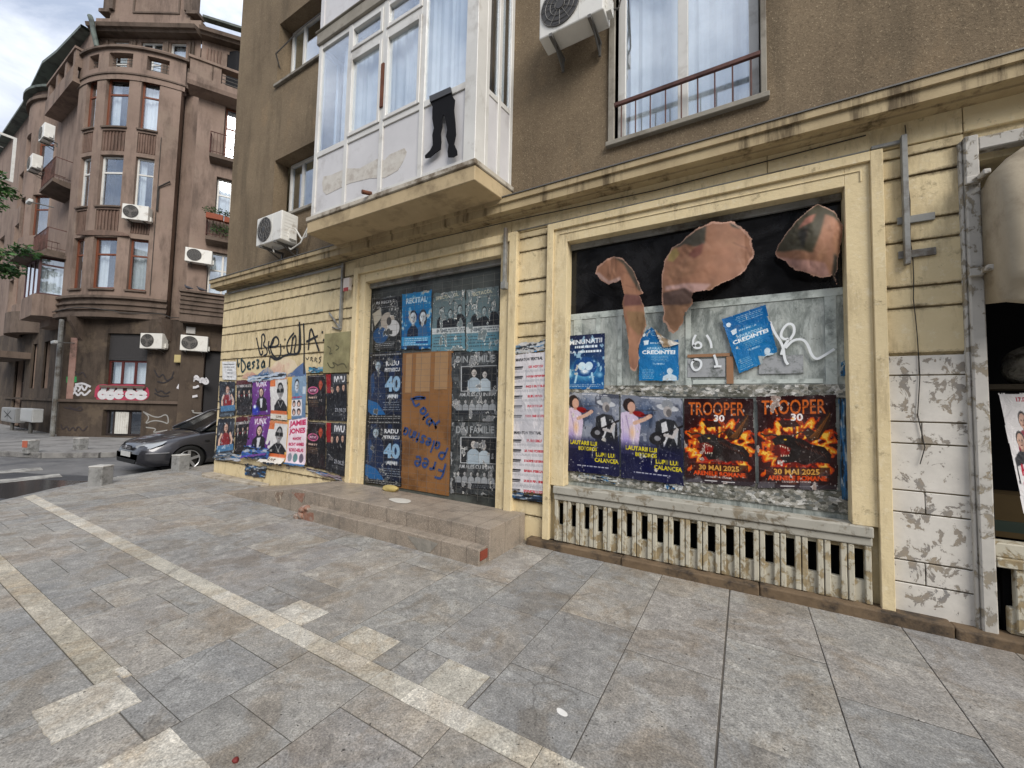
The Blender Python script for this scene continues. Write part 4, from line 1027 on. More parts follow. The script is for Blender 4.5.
# white spray on the whitewashed glass and orange-free scribbles
c2=lambda x,y: at(690+x/6.024,290+y/6.024,4.40)
strokes('spray_squiggle',M['white_paint'],[
 [(35,270),(15,310),(25,350),(65,350),(70,325),(45,310),(20,340)],[(100,270),(125,310),(130,350)],[(25,420),(5,450),(30,490),(65,470),(70,430),(40,415),(15,425)],
 [(145,390),(160,430),(165,460),(145,462)],[(165,460),(190,460)],
 [(600,300),(630,260),(625,210),(590,200),(555,240),(545,280),(570,300),(600,290),(560,350),(550,390)],
 [(480,190),(510,260),(560,330),(570,420),(590,450)],[(575,350),(620,300),(680,295),(710,330),(730,390),(760,420),(800,400),(870,355)]],.021,4.398,c2,washo)

# the box balcony is slightly out of square: its side runs out a little to the right towards the wall
for o in near.children_recursive:
    if o.name.split('.')[0] in ('balcony_slab','slab_edge','balcony_glazing','balcony_panel','dark_blind','upper_balcony_slab') or (o.name.split('.')[0] in ('pane','curtain') and o.parent==bxf):
        for v in o.data.vertices:
            if v.co.x>-2.95 and v.co.y>3.62: v.co.x+=(v.co.y-3.62)/.68*.08
# ================================================================== POSTERS (each a thing of its own)
def poster(cv,quad,Y,label,seed,group=None,cat='poster',name='poster',amp=.004,curl=0,bottom=0,mat=None,warp=None):
    P=[at(x,y,Y) for x,y in quad]
    o=sheet(name,cv,flat_corner(*P,Y),mat,warp or wrinkle(seed,amp,curl,bottom=bottom))
    return tag(o,label,cat,group)
Yp=4.392
# door, top row
poster(d_bw(11,0),[(372,298),(401,294.5),(401,350),(372,352)],4.405,'torn black and white poster at the top left of the boarded doorway',1,'posters on the doorway')
poster(d_couple(12),[(402,294),(432,289.5),(431,349),(401,349.5)],4.400,'blue poster with two pale heads, in the top row of the doorway',2,'posters on the doorway')
poster(d_faded(13),[(433,293),(465.5,289),(465.5,351),(431,352)],4.405,'faded grey poster with three heads, right of the blue one in the doorway top row',3,'posters on the doorway')
poster(d_faded(14),[(466,289.5),(499.5,285),(499.5,351),(465.5,352)],4.402,'faded grey poster touching the right jamb in the doorway top row',4,'posters on the doorway')
poster(d_forty(15),[(370,353),(403,351),(402,420),(367,420)],4.405,'navy poster with a large 40, upper one left of the brown boarding',5,'posters on the doorway')
poster(d_forty(16),[(367,420),(402.5,420),(402,487),(364.5,483)],4.402,'navy poster with a large 40, lower one left of the brown boarding',6,'posters on the doorway')
poster(d_family(17),[(451,353),(499,351),(498.5,422),(451,422)],4.405,'grey family portrait poster, upper one right of the brown boarding',7,'posters on the doorway')
poster(d_family(18),[(451,422.5),(498.5,422.5),(497,497),(450,494)],4.402,'grey family portrait poster, lower one right of the brown boarding',8,'posters on the doorway')
poster(d_marathon(21),[(510.5,354.5),(547.5,351),(545,495),(507,491)],4.255,'tall white programme poster with red show titles between doorway and shop window',9,amp=.012,curl=.01)
poster(d_scrap(22,(200,198,194),36,14),[(512,343),(547,338),(547,352),(512,355)],4.262,'torn white paper scrap above the tall programme poster',10,cat='paper scrap',name='paper_scrap',amp=.02)
poster(d_scrap(23,(50,70,96),36,12),[(507,490),(545,495),(544,503),(507,499)],4.262,'dark blue paper scrap below the tall programme poster',11,cat='paper scrap',name='paper_scrap',amp=.02)
# shop window
V='posters pasted on the shop window'
poster(d_violin(31),[(566,391),(619.5,394),(620.5,477),(565.5,471)],4.400,'violin and guitar concert poster, the leftmost in the window row',12,V,bottom=.01)
poster(d_violin(32),[(620,394),(683.5,398),(684.5,486),(620.5,478)],4.396,'violin and guitar concert poster directly left of the fiery ones',13,V,bottom=.01)
poster(d_fire(33),[(683.5,398),(754,398),(756.5,487.5),(684,482)],4.400,'fiery dark poster with a horned beast, left one of the pair',14,V)
poster(d_fire(34),[(756,396),(837,394),(839.5,491),(757,489)],4.396,'fiery dark poster with a horned beast, right one of the pair',15,V)
poster(d_navy(35),[(567,335.5),(605.5,332.5),(604.5,389.5),(565.5,389.5)],4.398,'navy and pale blue show poster at the left edge of the whitewashed glass',16,V)
cv=d_credo(36); cv.cut(cv.polym([(-.1,-.1),(1.1,-.1),(1.1,.3),(.8,.38),(.62,.3),(.3,-.02),(.0,.32),(-.1,.32)]))
o=poster(cv,[(639,327),(679,327),(679,381),(638.5,381)],4.394,'blue faith tour poster hanging upright with its top corners folded over',17,V)
cf=Canvas(24,30,(216,210,200)); cf.speckle((170,140,104),.35,4,5,.8); cf.cut(~cf.polym([(.08,.02),(.5,.5),(1,.62),(.66,1.0),(.4,1.1),(.25,.6)]))
sheet('folded_corner',cf,flat_corner(at(651,327,4.37),at(680,334,4.37),at(680,352,4.37),at(651,348,4.37),4.385),None,wrinkle(3,.03),o)
cv=d_credo(38,True)
poster(cv,[(721,319),(766,304),(779,357),(739,374)],4.394,'tilted blue faith tour poster with a torn lower corner',18,V,curl=.01)
poster(d_scrap(39,(60,120,160),16,24),[(840,362),(850,358),(851,376),(840,377)],4.398,'blue paper scrap at the right edge of the whitewashed glass',19,cat='paper scrap',name='paper_scrap',amp=.02)
o=poster(d_scrap(40,(60,110,150),14,70),[(838,398),(850,396),(852,504),(841,500)],4.404,'ragged blue and grey paper strip beside the right fiery poster',20,cat='paper scrap',name='paper_scrap',amp=.02)
poster(d_scrap(41,(190,190,180),70,12),[(577,472),(620,478),(620,486),(577,480)],4.404,'torn cream paper strip under the leftmost violin poster',21,cat='paper scrap',name='paper_scrap',amp=.02)
poster(d_scrap(42,(216,216,210),26,12),[(664,481),(685,484),(682,492),(664,489)],4.404,'torn white paper scrap under the second violin poster',22,cat='paper scrap',name='paper_scrap',amp=.02)
poster(d_scrap(43,(110,116,110),120,12),[(568,384),(682,389),(682,398),(568,393)],4.410,'torn paper remnants above the violin posters',23,cat='paper scrap',name='paper_scrap',amp=.02)
# wall on the left
Wg='posters pasted over the left wall'
def lw(cv,quad,label,seed,dy=0,**k): return poster(cv,quad,4.282-dy,label,seed,Wg,amp=.02,**k)
lw(d_redtop(51),[(219.5,381),(235.5,381),(236,416),(219,418)],'small poster of a woman in a red top, upper left corner of the wall posters',24)
lw(d_redtop(52),[(218,419),(235.5,417),(234,456),(214,459)],'small poster of a woman in a red top, lower left corner of the wall posters',25,bottom=.06)
lw(d_trio(53),[(236,380),(252.5,379),(253,415),(236.5,416)],'dark red trio poster in the upper row, second from the corner',26)
lw(d_trio(54),[(236,417),(253,415),(248,452),(234,455)],'dark red trio poster in the lower row, second from the corner',27)
lw(d_purple(55),[(252.5,380),(270.5,378),(271,415),(252,416)],'purple poster in the upper row of the wall posters',28,.003)
cv=d_purple(56)
lw(cv,[(251,416),(271,415),(270,455),(244,458)],'purple poster in the lower row, curling off the wall over blue paper',29,.006,bottom=.10)
lw(d_glasses(57),[(270.5,378),(287.5,376),(287.5,421),(270.5,419)],'black and white portrait poster of a man in glasses, upper row',30,.006)
lw(d_glasses(58),[(270.5,420),(288,421.5),(286,464),(262,461)],'black and white portrait poster of a man in glasses, lower row, curling outwards',31,.009,bottom=.10)
lw(d_heads(59),[(288,377),(307,375),(306,419),(287.5,420)],'pale blue and orange poster of small heads in the upper row',32,.003)
lw(d_pink(60),[(287.5,420),(308,417),(306,467),(284,464)],'white poster with big pink lettering in the lower row',33,.008,bottom=.03)
lw(d_darkred(61),[(307,375),(326,374),(326.5,421),(308,420)],'dark poster with a pink oval in the upper row',34)
lw(d_darkred(62),[(308,421),(326.5,422),(326,470),(306,466)],'dark poster with a pink oval in the lower row',35,.003)
lw(d_band(63),[(326,374),(347.5,373),(347.5,422),(326.5,421)],'dark band poster in the upper row beside the doorway frame',36,.003)
lw(d_band(64),[(326.5,422),(347.5,423),(345,477),(326,471)],'dark band poster in the lower row beside the doorway frame',37,.006)
lw(d_scrap(65,(196,206,220),60,16),[(246,376),(288,370),(290,379),(246,384)],'crumpled white paper edge above the purple poster',38,.01,cat='paper scrap',name='paper_scrap')
lw(d_scrap(66,(70,110,190),44,26),[(244,445),(271,448),(268,462),(240,458)],'crumpled blue paper hanging at the foot of the purple poster',39,.05,cat='paper scrap',name='paper_scrap')
lw(d_scrap(67,(60,70,96),90,10),[(262,460),(308,466),(306,472),(262,466)],'dark blue torn strip under the portrait posters',40,.0,cat='paper scrap',name='paper_scrap')
lw(d_scrap(68,(44,50,66),40,24),[(244,463),(268,466),(266,479),(244,476)],'small dark sticker low on the yellow wall',41,.0,cat='sticker',name='sticker')
lw(d_scrap(69,(190,190,196),34,14),[(216,452),(244,454),(240,462),(213,461)],'torn pale paper fringe at the corner of the wall',42,.03,cat='paper scrap',name='paper_scrap')
lw(d_scrap(70,(150,130,140),60,14),[(306,466),(345,477),(343,482),(306,472)],'torn paper fringe under the dark posters',43,.0,cat='paper scrap',name='paper_scrap')
o=lw(d_notice(71),[(222.5,361.5),(236.5,361.5),(236.5,380),(222.5,379.5)],'small white notice with grey print at the corner of the yellow wall',44,.0,cat='notice',name='notice')
lw(d_scrap(72,(70,150,180),26,8),[(308,366),(325,366),(325,373),(308,374)],'blue paper scrap left under the painted hatch',45,.0,cat='paper scrap',name='paper_scrap')
# right shop
poster(d_group(81),[(998,393),(1040,393),(1046,515),(1005,512)],4.55,'white group portrait poster leaning behind the awning shop glass',46,warp=lambda U,V:.25*V)
cw_=MB(); 
def crumple(c,r,seed,sc=(1,1,1)):
    bm=bmesh.new(); bmesh.ops.create_icosphere(bm,subdivisions=4,radius=1); rs=random.Random(seed); dirs=[Vector((rs.uniform(-1,1),rs.uniform(-1,1),rs.uniform(-1,1))).normalized() for _ in range(26)]; am=[rs.uniform(-.2,.25) for _ in dirs]
    mb=MB()
    for v in bm.verts:
        p=v.co.normalized(); k=1+sum(a*max(0,p.dot(d))**6 for a,d in zip(am,dirs)); mb.v.append((c[0]+p.x*r*k*sc[0],c[1]+p.y*r*k*sc[1],c[2]+p.z*r*k*sc[2]))
    for f in bm.faces: mb.f.append(tuple(v.index for v in f.verts)); mb.m.append(0)
    bm.free(); return mb
X_,Z_=at(1018,362,4.8); o=crumple((X_+.1,4.85,Z_-.02),.15,4,(1.2,.8,1.)).build('plastic_bag',worn('dirty_white_plastic',rgb(120,117,106),rgb(160,156,146),rgb(80,74,62),sc=14,st=9,bump=1.,bs=9,bd=.08)); tag(o,'crumpled dirty white bag above the group portrait poster in the dark shop','bag')
X_,Z_=at(1012,385,4.8); sh=MB(); sh.box(1.66,4.,4.66,4.95,Z_-.04,Z_); sh.build('shelf',plain('dark_shelf',rgb(70,60,44),.7),near)

# ---- peeled dark film hanging from the upper glass
cF=lambda x,y:(540+x/3.0118,180+y/3.0118)
def film(label,outline,shade,bulge,seed,flap=None,name='peeled_film'):
    P=[at(*cF(x,y),4.38) for x,y in outline]; xs=[p[0] for p in P]; zs=[p[1] for p in P]; x0,x1,z0,z1=min(xs),max(xs),min(zs),max(zs)
    w=int((x1-x0)/.0055); h=int((z1-z0)/.0055); c=Canvas(w,h,(176,126,108)); k=1/(x1-x0)
    Q=[((x-x0)*k,(z1-z)*k) for x,z in P]
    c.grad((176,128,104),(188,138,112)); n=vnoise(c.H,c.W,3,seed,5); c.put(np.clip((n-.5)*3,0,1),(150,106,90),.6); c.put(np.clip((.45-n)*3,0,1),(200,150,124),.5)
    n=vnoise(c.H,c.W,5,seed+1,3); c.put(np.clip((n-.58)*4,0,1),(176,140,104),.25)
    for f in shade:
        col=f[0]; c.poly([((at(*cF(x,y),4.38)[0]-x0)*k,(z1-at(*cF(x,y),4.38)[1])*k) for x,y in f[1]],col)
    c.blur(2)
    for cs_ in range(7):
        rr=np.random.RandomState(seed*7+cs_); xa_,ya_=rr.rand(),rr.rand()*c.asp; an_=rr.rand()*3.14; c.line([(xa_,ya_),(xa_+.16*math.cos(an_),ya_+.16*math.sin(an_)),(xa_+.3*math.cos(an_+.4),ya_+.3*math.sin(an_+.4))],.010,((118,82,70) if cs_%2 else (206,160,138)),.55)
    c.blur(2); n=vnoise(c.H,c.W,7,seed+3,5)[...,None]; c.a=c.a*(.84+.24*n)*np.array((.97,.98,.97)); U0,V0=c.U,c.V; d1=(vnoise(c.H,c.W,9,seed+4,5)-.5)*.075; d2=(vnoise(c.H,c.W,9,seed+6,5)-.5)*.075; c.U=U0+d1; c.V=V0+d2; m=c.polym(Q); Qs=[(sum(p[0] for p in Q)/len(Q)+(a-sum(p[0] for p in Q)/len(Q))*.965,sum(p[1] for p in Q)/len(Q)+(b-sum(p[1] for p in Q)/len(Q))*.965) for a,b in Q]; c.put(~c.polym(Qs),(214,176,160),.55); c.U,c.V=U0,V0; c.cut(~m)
    d=flat_corner((x0,z1),(x1,z1),(x1,z0),(x0,z0),4.405)
    def wp(U,V):
        n=vnoise(U.shape[0],U.shape[1],3,seed+5,4); b=bulge(U,V); return b+.05*n*(b>0.01)+.006*np.sin(U*9+n*6)+.01
    o=sheet(name,c,d,M['cloth_sheet'],wp,near); o['label']=label; return o
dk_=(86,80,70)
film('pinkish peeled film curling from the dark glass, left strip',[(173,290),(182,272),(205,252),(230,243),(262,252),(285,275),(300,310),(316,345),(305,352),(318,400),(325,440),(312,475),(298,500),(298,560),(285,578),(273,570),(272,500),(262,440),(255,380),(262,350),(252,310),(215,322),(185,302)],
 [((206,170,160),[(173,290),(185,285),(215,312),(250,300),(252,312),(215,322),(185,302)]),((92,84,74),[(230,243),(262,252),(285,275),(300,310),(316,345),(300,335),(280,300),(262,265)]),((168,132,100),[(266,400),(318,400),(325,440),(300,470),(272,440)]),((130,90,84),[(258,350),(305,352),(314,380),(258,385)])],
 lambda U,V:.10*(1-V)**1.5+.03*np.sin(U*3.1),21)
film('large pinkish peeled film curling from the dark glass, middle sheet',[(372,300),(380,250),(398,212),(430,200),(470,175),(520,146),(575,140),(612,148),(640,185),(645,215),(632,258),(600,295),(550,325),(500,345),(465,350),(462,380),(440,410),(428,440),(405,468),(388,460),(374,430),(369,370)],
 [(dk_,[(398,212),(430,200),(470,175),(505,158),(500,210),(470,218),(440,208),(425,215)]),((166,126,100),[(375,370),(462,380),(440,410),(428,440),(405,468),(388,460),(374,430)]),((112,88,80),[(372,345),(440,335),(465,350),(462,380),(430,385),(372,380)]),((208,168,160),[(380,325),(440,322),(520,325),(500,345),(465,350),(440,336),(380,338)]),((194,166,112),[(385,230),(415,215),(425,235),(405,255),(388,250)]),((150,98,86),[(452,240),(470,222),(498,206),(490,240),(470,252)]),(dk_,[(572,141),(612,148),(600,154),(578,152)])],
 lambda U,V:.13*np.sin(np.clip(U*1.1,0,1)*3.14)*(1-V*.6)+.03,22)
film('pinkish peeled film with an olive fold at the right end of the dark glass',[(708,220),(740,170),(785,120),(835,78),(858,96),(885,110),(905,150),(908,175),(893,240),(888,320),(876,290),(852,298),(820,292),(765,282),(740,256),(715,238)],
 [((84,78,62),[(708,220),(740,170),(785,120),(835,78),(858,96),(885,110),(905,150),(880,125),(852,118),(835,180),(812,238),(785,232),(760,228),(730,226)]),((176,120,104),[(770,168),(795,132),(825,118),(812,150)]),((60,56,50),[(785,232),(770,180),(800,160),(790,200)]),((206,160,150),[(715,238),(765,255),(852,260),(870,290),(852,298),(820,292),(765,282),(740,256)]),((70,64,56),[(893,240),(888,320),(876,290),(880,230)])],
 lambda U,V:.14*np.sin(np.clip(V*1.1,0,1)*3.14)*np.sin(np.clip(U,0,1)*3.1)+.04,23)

# ---- trousers cut-out on the balcony
cL=lambda x,y: at(200+x/3,y/3,YF-.03)
tq=MB(); P=[cL(*p) for p in ((690,292),(700,286),(753,264),(758,290),(765,300),(762,330),(766,370),(768,405),(762,432),(771,452),(772,465),(760,472),(745,472),(743,455),(746,435),(738,410),(742,390),(738,368),(735,350),(730,344),(726,362),(727,380),(722,400),(724,425),(722,448),(705,460),(690,473),(676,475),(675,467),(690,452),(699,436),(697,405),(702,385),(697,355),(698,320),(692,310))]
tq.prism(P,lambda a,b,d:(a,d,b),YF-.034,YF-.024); o=tq.build('trouser_cutout',M['sticker_black']); tag(o,'black cut-out of walking trouser legs and shoes on the white balcony panel','cut-out')
wb_=MB(); P=[cL(*p) for p in ((690,291),(753,263),(757,279),(692,308))]; wb_.prism(P,lambda a,b,d:(a,d,b),YF-.046,YF-.0345); wb_.build('waistband',plain('charcoal_sheet',rgb(60,60,62),.5),o)
sp_=MB(); P=[cL(*p) for p in ((358,545),(362,525),(385,520),(430,500),(470,500),(525,470),(545,475),(560,458),(605,438),(612,450),(600,480),(585,505),(560,520),(545,528),(500,530),(440,545),(390,570),(370,580),(360,570))]
sp_.prism(P,lambda a,b,d:(a,d,b),YF+.0165,YF+.0195); sp_.build('scraped_patch',worn('scraped_sticker_glue',rgb(190,184,174),rgb(204,200,192),rgb(176,168,158),sc=12,st=8,bump=.1),near)

# ---- air-conditioning units
def ac_unit(name,label,x0,y1,z0,w,h,d,ang=0,parent_group=None,cat='air conditioner',brackets=True,front='-Y'):
    """box with its back at y1 (wall side), front facing -Y; built round its own base point"""
    t=thing(name,label,cat,(x0+w/2,y1,z0),parent_group)
    def fr(a,b,c): return (x0+a,y1-d+b,z0+c)
    m=MB(); m.box(0,w,0,d,0,h,fr=fr); m.build('casing',M['ac'],t,bevel=.015,segs=2)
    cx,cz,r=w*.34,h*.52,h*.42
    m=MB(); m.tube([fr(cx,-.002,cz),fr(cx,-.008,cz)],r,32); rec=m.build('fan_recess',M['ac_dark'],t)
    m=MB()
    for k in range(1,5):
        rr=r*k/4.; pts=[fr(cx+rr*math.cos(a),-.014,cz+rr*math.sin(a)) for a in np.linspace(0,2*math.pi,33)]; m.tube(pts,.0035,4)
    for k in range(12): a=k*math.pi/6; m.tube([fr(cx+.05*math.cos(a),-.014,cz+.05*math.sin(a)),fr(cx+r*math.cos(a),-.014,cz+r*math.sin(a))],.003,4)
    m.build('fan_grille',M['fan_shade'],t)
    m=MB(); m.tube([fr(cx,-.01,cz),fr(cx,-.02,cz)],.05,16)
    for k in range(3):
        a=k*2.09+.4; ca,sa=math.cos(a),math.sin(a); m.face([fr(cx+.04*ca-.02*sa,-.0105,cz+.04*sa+.02*ca),fr(cx+r*.9*ca-.09*sa*r/.25,-.0105,cz+r*.9*sa+.09*ca*r/.25),fr(cx+r*.9*ca+.06*sa,-.0105,cz+r*.9*sa-.06*ca),fr(cx+.04*ca+.02*sa,-.0105,cz+.04*sa-.02*ca)])
    m.build('fan_blades',M['ac_dark'] if h<.57 else plain('fan_blade_plastic',rgb(96,92,88),.5),t)
    m=MB(); m.box(w*.64,w*.645,-.003,0,.02,h-.02,fr=fr); 
    for k in range(7): m.box(w+.0005,w+.003,.05,d-.05,.08+k*.06,.10+k*.06,fr=fr)
    m.box(w,w+.05,d-.16,d-.05,.05,.22,fr=fr)
    m.build('side_louvres',M['ac'],t)
    if brackets:
        m=MB()
        for x in (w*.2,w*.8):
            m.box(x-.018,x+.018,-.02,d+.12,-.04,-.003,fr=fr); m.box(x-.012,x+.012,d+.09,d+.118,-.18,-.04,fr=fr)
            m.tube([fr(x,.1,-.03),fr(x,d+.1,-.16)],.010,6)
        m.build('bracket',M['bracket'],t)
    return t
a1=ac_unit('air_conditioner','large air conditioner with worn fan, seen from below left of the upper window',-2.02,4.16,5.82,.76,.56,.25)
m=MB(); m.tube([(-1.24,4.1,6.1),(-1.18,4.2,6.2),(-1.2,4.28,6.5),(-1.22,4.28,7.)],.014,6); m.tube([(-1.24,4.08,5.95),(-1.17,4.16,6.0),(-1.16,4.28,6.3),(-1.2,4.28,7.)],.01,6); m.build('hose',M['cable'],a1)
a2_=ac_unit('air_conditioner','air conditioner on the grey wall beside the white balcony, above the cornice',-7.78,4.15,4.42,.80,.52,.30)
m=MB(); m.tube([(-6.98,4.1,4.7),(-6.85,4.15,4.5),(-6.8,4.2,4.55),(-6.7,4.25,5.),(-6.55,4.27,5.2),(-5.9,4.1,5.3),(-5.7,4.0,5.3)],.016,6); m.tube([(-7.2,4.1,4.42),(-7.0,4.05,4.3),(-6.8,4.1,4.4),(-6.6,4.2,4.9)],.013,6); m.tube([(-7.5,4.0,4.42),(-7.35,3.95,4.28)],.012,6); m.build('hose',M['white_cable'],a2_)

# ---- awning on the right
aw=thing('awning','folded beige cloth awning over the dark right-hand shop','awning',(2.4,4.2,2.5))
m=MB(); nx=40; nz=34
prof=[]
for j in range(nz+1):
    t=j/nz; a=t*math.pi*.5
    prof.append((.06+.30*math.sin(a), 3.60-1.08*(1-math.cos(a))))
for j in range(1,8): prof.append((.36-.010*j, 2.52-.018*j))
n=len(prof)
for i in range(nx+1):
    x=1.53+3.4*i/nx
    for j,(o_,z) in enumerate(prof):
        wv=.03*math.sin(i*.8+j*.06)+.012*math.sin(i*1.9+j*.1)
        zz=z-((.03*math.sin(i*.95)+.02)*(j-n+4)/3. if j>=n-3 else 0)
        if i==0: o_=o_*.9
        zz-=(.32*math.exp(-(x-1.53)/.16))*max(0,1-j/22.)
        m.v.append((x,Yw-.06-o_-wv*(j/n),zz))
for i in range(nx):
    for j in range(n-1): a=i*n+j; m.f.append((a,a+1,a+1+n,a+n)); m.m.append(0)
# closed side cheek
b0=len(m.v); m.v+=[(1.53,Yw-.065,2.42),(1.53,Yw-.065,3.28)]
m.f.append(tuple(range(n))+(b0,b0+1)); m.m.append(0)
o=m.build('canopy',M['awning'],aw,smooth=True); so=o.modifiers.new('s','SOLIDIFY'); so.thickness=.004
m=MB(); m.tube([(1.60,Yw-.33,2.53),(3.2,Yw-.33,2.53),(4.8,Yw-.33,2.53)],.010,8); m.tube([(1.60,Yw-.08,2.62),(1.60,Yw-.36,2.56)],.010,8); m.build('awning_frame',M['metal_grey'],aw)

# ---- entrance steps
def tile():
    n=NT('speckled_step_tile')
    c=n.ramp(n.noise(2.4,6,.7),[(.3,rgb(128,117,104)),(.7,rgb(156,144,129))])
    sp=n.noise(130,2,.7); c=n.mix(n.ramp(sp,[(.56,0.),(.64,.6)]),c,rgb(208,192,176)); c=n.mix(n.ramp(sp,[(.34,.6),(.42,0.)]),c,rgb(96,80,70))
    c=n.mix(n.ramp(n.noise(3.4,8,.8),[(.48,0.),(.62,.7)]),c,rgb(110,103,94))
    x=n.z(); 
    jx=n.math('LESS_THAN',n.math('ABSOLUTE',n.math('SUBTRACT',n.math('MODULO',n.math('ADD',x[0],30.),.33),.165)),.0035)
    jy=n.math('LESS_THAN',n.math('ABSOLUTE',n.math('SUBTRACT',n.math('MODULO',n.math('ADD',x[1],30.),.33),.165)),.0035)
    c=n.mix(n.math('MULTIPLY',n.math('MAXIMUM',jx,jy),.75),c,rgb(84,72,62))
    n.bump(n.noise(60,5,.7),.2,.004); return n.done(c,n.ramp(n.noise(3,6),[(.3,.35),(.8,.75)]),.4)
M['tile']=tile()
st=thing('entrance_steps','low tiled entrance steps with broken edges in front of the boarded doorway','steps',(-4,3.9,0))
def tri(v): return v
m=MB()
# platform with a ramped left end, chipped edge
m.prism([(-7.75,0.0),(-7.2,.07),(-6.4,.20),(-5.75,.31),(-5.6,.33),(-2.27,.33),(-2.27,-.1),(-7.75,-.1)],lambda a,b,d:(a,d,b),3.52,4.285)
pf=m.build('platform',M['tile'],st,bevel=.008,segs=2)
m=MB(); m.box(-5.22,-2.29,3.36,3.519,-.1,.165); 
ls=m.build('lower_step',M['tile'],st,bevel=.01,segs=2)
brk=worn('broken_brick',rgb(124,84,68),rgb(150,116,98),rgb(150,142,132),sc=18,st=12,bump=.6,bs=30)
m=MB(); m.box(-2.2895,-2.280,3.375,3.50,.05,.14); m.build('exposed_brick',plain('red_brick',rgb(126,60,42),.8),ls)
def hole_patch(name,px,Y,mat,par,dy=.002,jit=3):
    mb=MB(); P=[at(x,y,Y) for x,y in px]; mb.prism(P,lambda a,b,d:(a,d,b),Y-dy-.003,Y-dy); return mb.build(name,mat,par)
c5=lambda x,y:(200+x/2.844,460+y/2.844)
mortar=worn('crumbled_mortar',rgb(84,72,62),rgb(150,130,112),rgb(190,178,160),sc=14,st=16,bump=.8,bs=30)
hole_patch('broken_edge',[c5(*p) for p in ((212,92),(238,90),(233,104),(226,124),(218,118))],3.52,mortar,pf)
hole_patch('broken_edge',[c5(*p) for p in ((262,92),(300,95),(297,106),(290,122),(278,110))],3.52,brk,pf)
hole_patch('missing_tile',[c5(*p) for p in ((283,145),(323,150),(324,180),(285,170))],3.36,brk,ls)
hole_patch('missing_tile',[c5(*p) for p in ((590,215),(640,225),(678,238),(655,262),(625,262))],3.36,worn('bare_cement',rgb(120,116,108),rgb(150,144,134),sc=9,bump=.5),ls)
for sd,(x,y,z,r) in enumerate(((-5.2,3.40,.12,.09),(-5.27,3.42,.03,.1),(-5.12,3.37,.15,.05),(-5.3,3.35,.02,.05))):
    crumple((x,y,z),r,40+sd,(1,.8,.7)).build('rubble',brk,ls)
mm=MB(); 
for i in range(14):
    x=-5.+i*.2; 
m=MB(); m.prism([(-9.6,3.98),(-7.7,4.15),(-7.7,4.29),(-9.84,4.29),(-9.9,4.1)],lambda a,b,d:(a,b,d),-.05,.045); m.build('apron',worn('painted_cement',rgb(150,138,120),rgb(178,170,156),rgb(110,98,84),sc=5,st=4,bump=.4),st,bevel=.01)
def litter(label,x,y,z,r,mat,seed,cat='litter',sc=(1,.7,.3),name='litter'):
    o=crumple((x,y,z+r*sc[2]*.6),r,seed,sc).build(name,mat); return tag(o,label,cat)
litter('crumpled yellowish paper lying at the foot of the navy posters',-4.45,4.2,.33,.10,plain('yellow_wrapper',rgb(176,156,96),.7),61,sc=(1.6,.7,.5))
litter('flat white paper scrap on the tiled platform',-3.9,3.86,.33,.11,plain('white_litter',rgb(190,186,176),.8),62,sc=(1.6,.9,.05))
litter('small dark red pebble-like scrap near the bottom edge of the pavement',*(lambda d:(d.x*(-EYE/d.z),d.y*(-EYE/d.z)))(_F*F_PX+_R*(236-512)+_U*(384-762)),0,.013,plain('dark_red',rgb(110,40,36),.6),63,sc=(1,1,.9))
litter('small white paper scrap on the paving below the shop window',*(lambda d:(d.x*(-EYE/d.z),d.y*(-EYE/d.z)))(_F*F_PX+_R*(562-512)+_U*(384-713)),0,.022,plain('white_chip',rgb(214,212,206),.8),64,sc=(1.3,.8,.1))
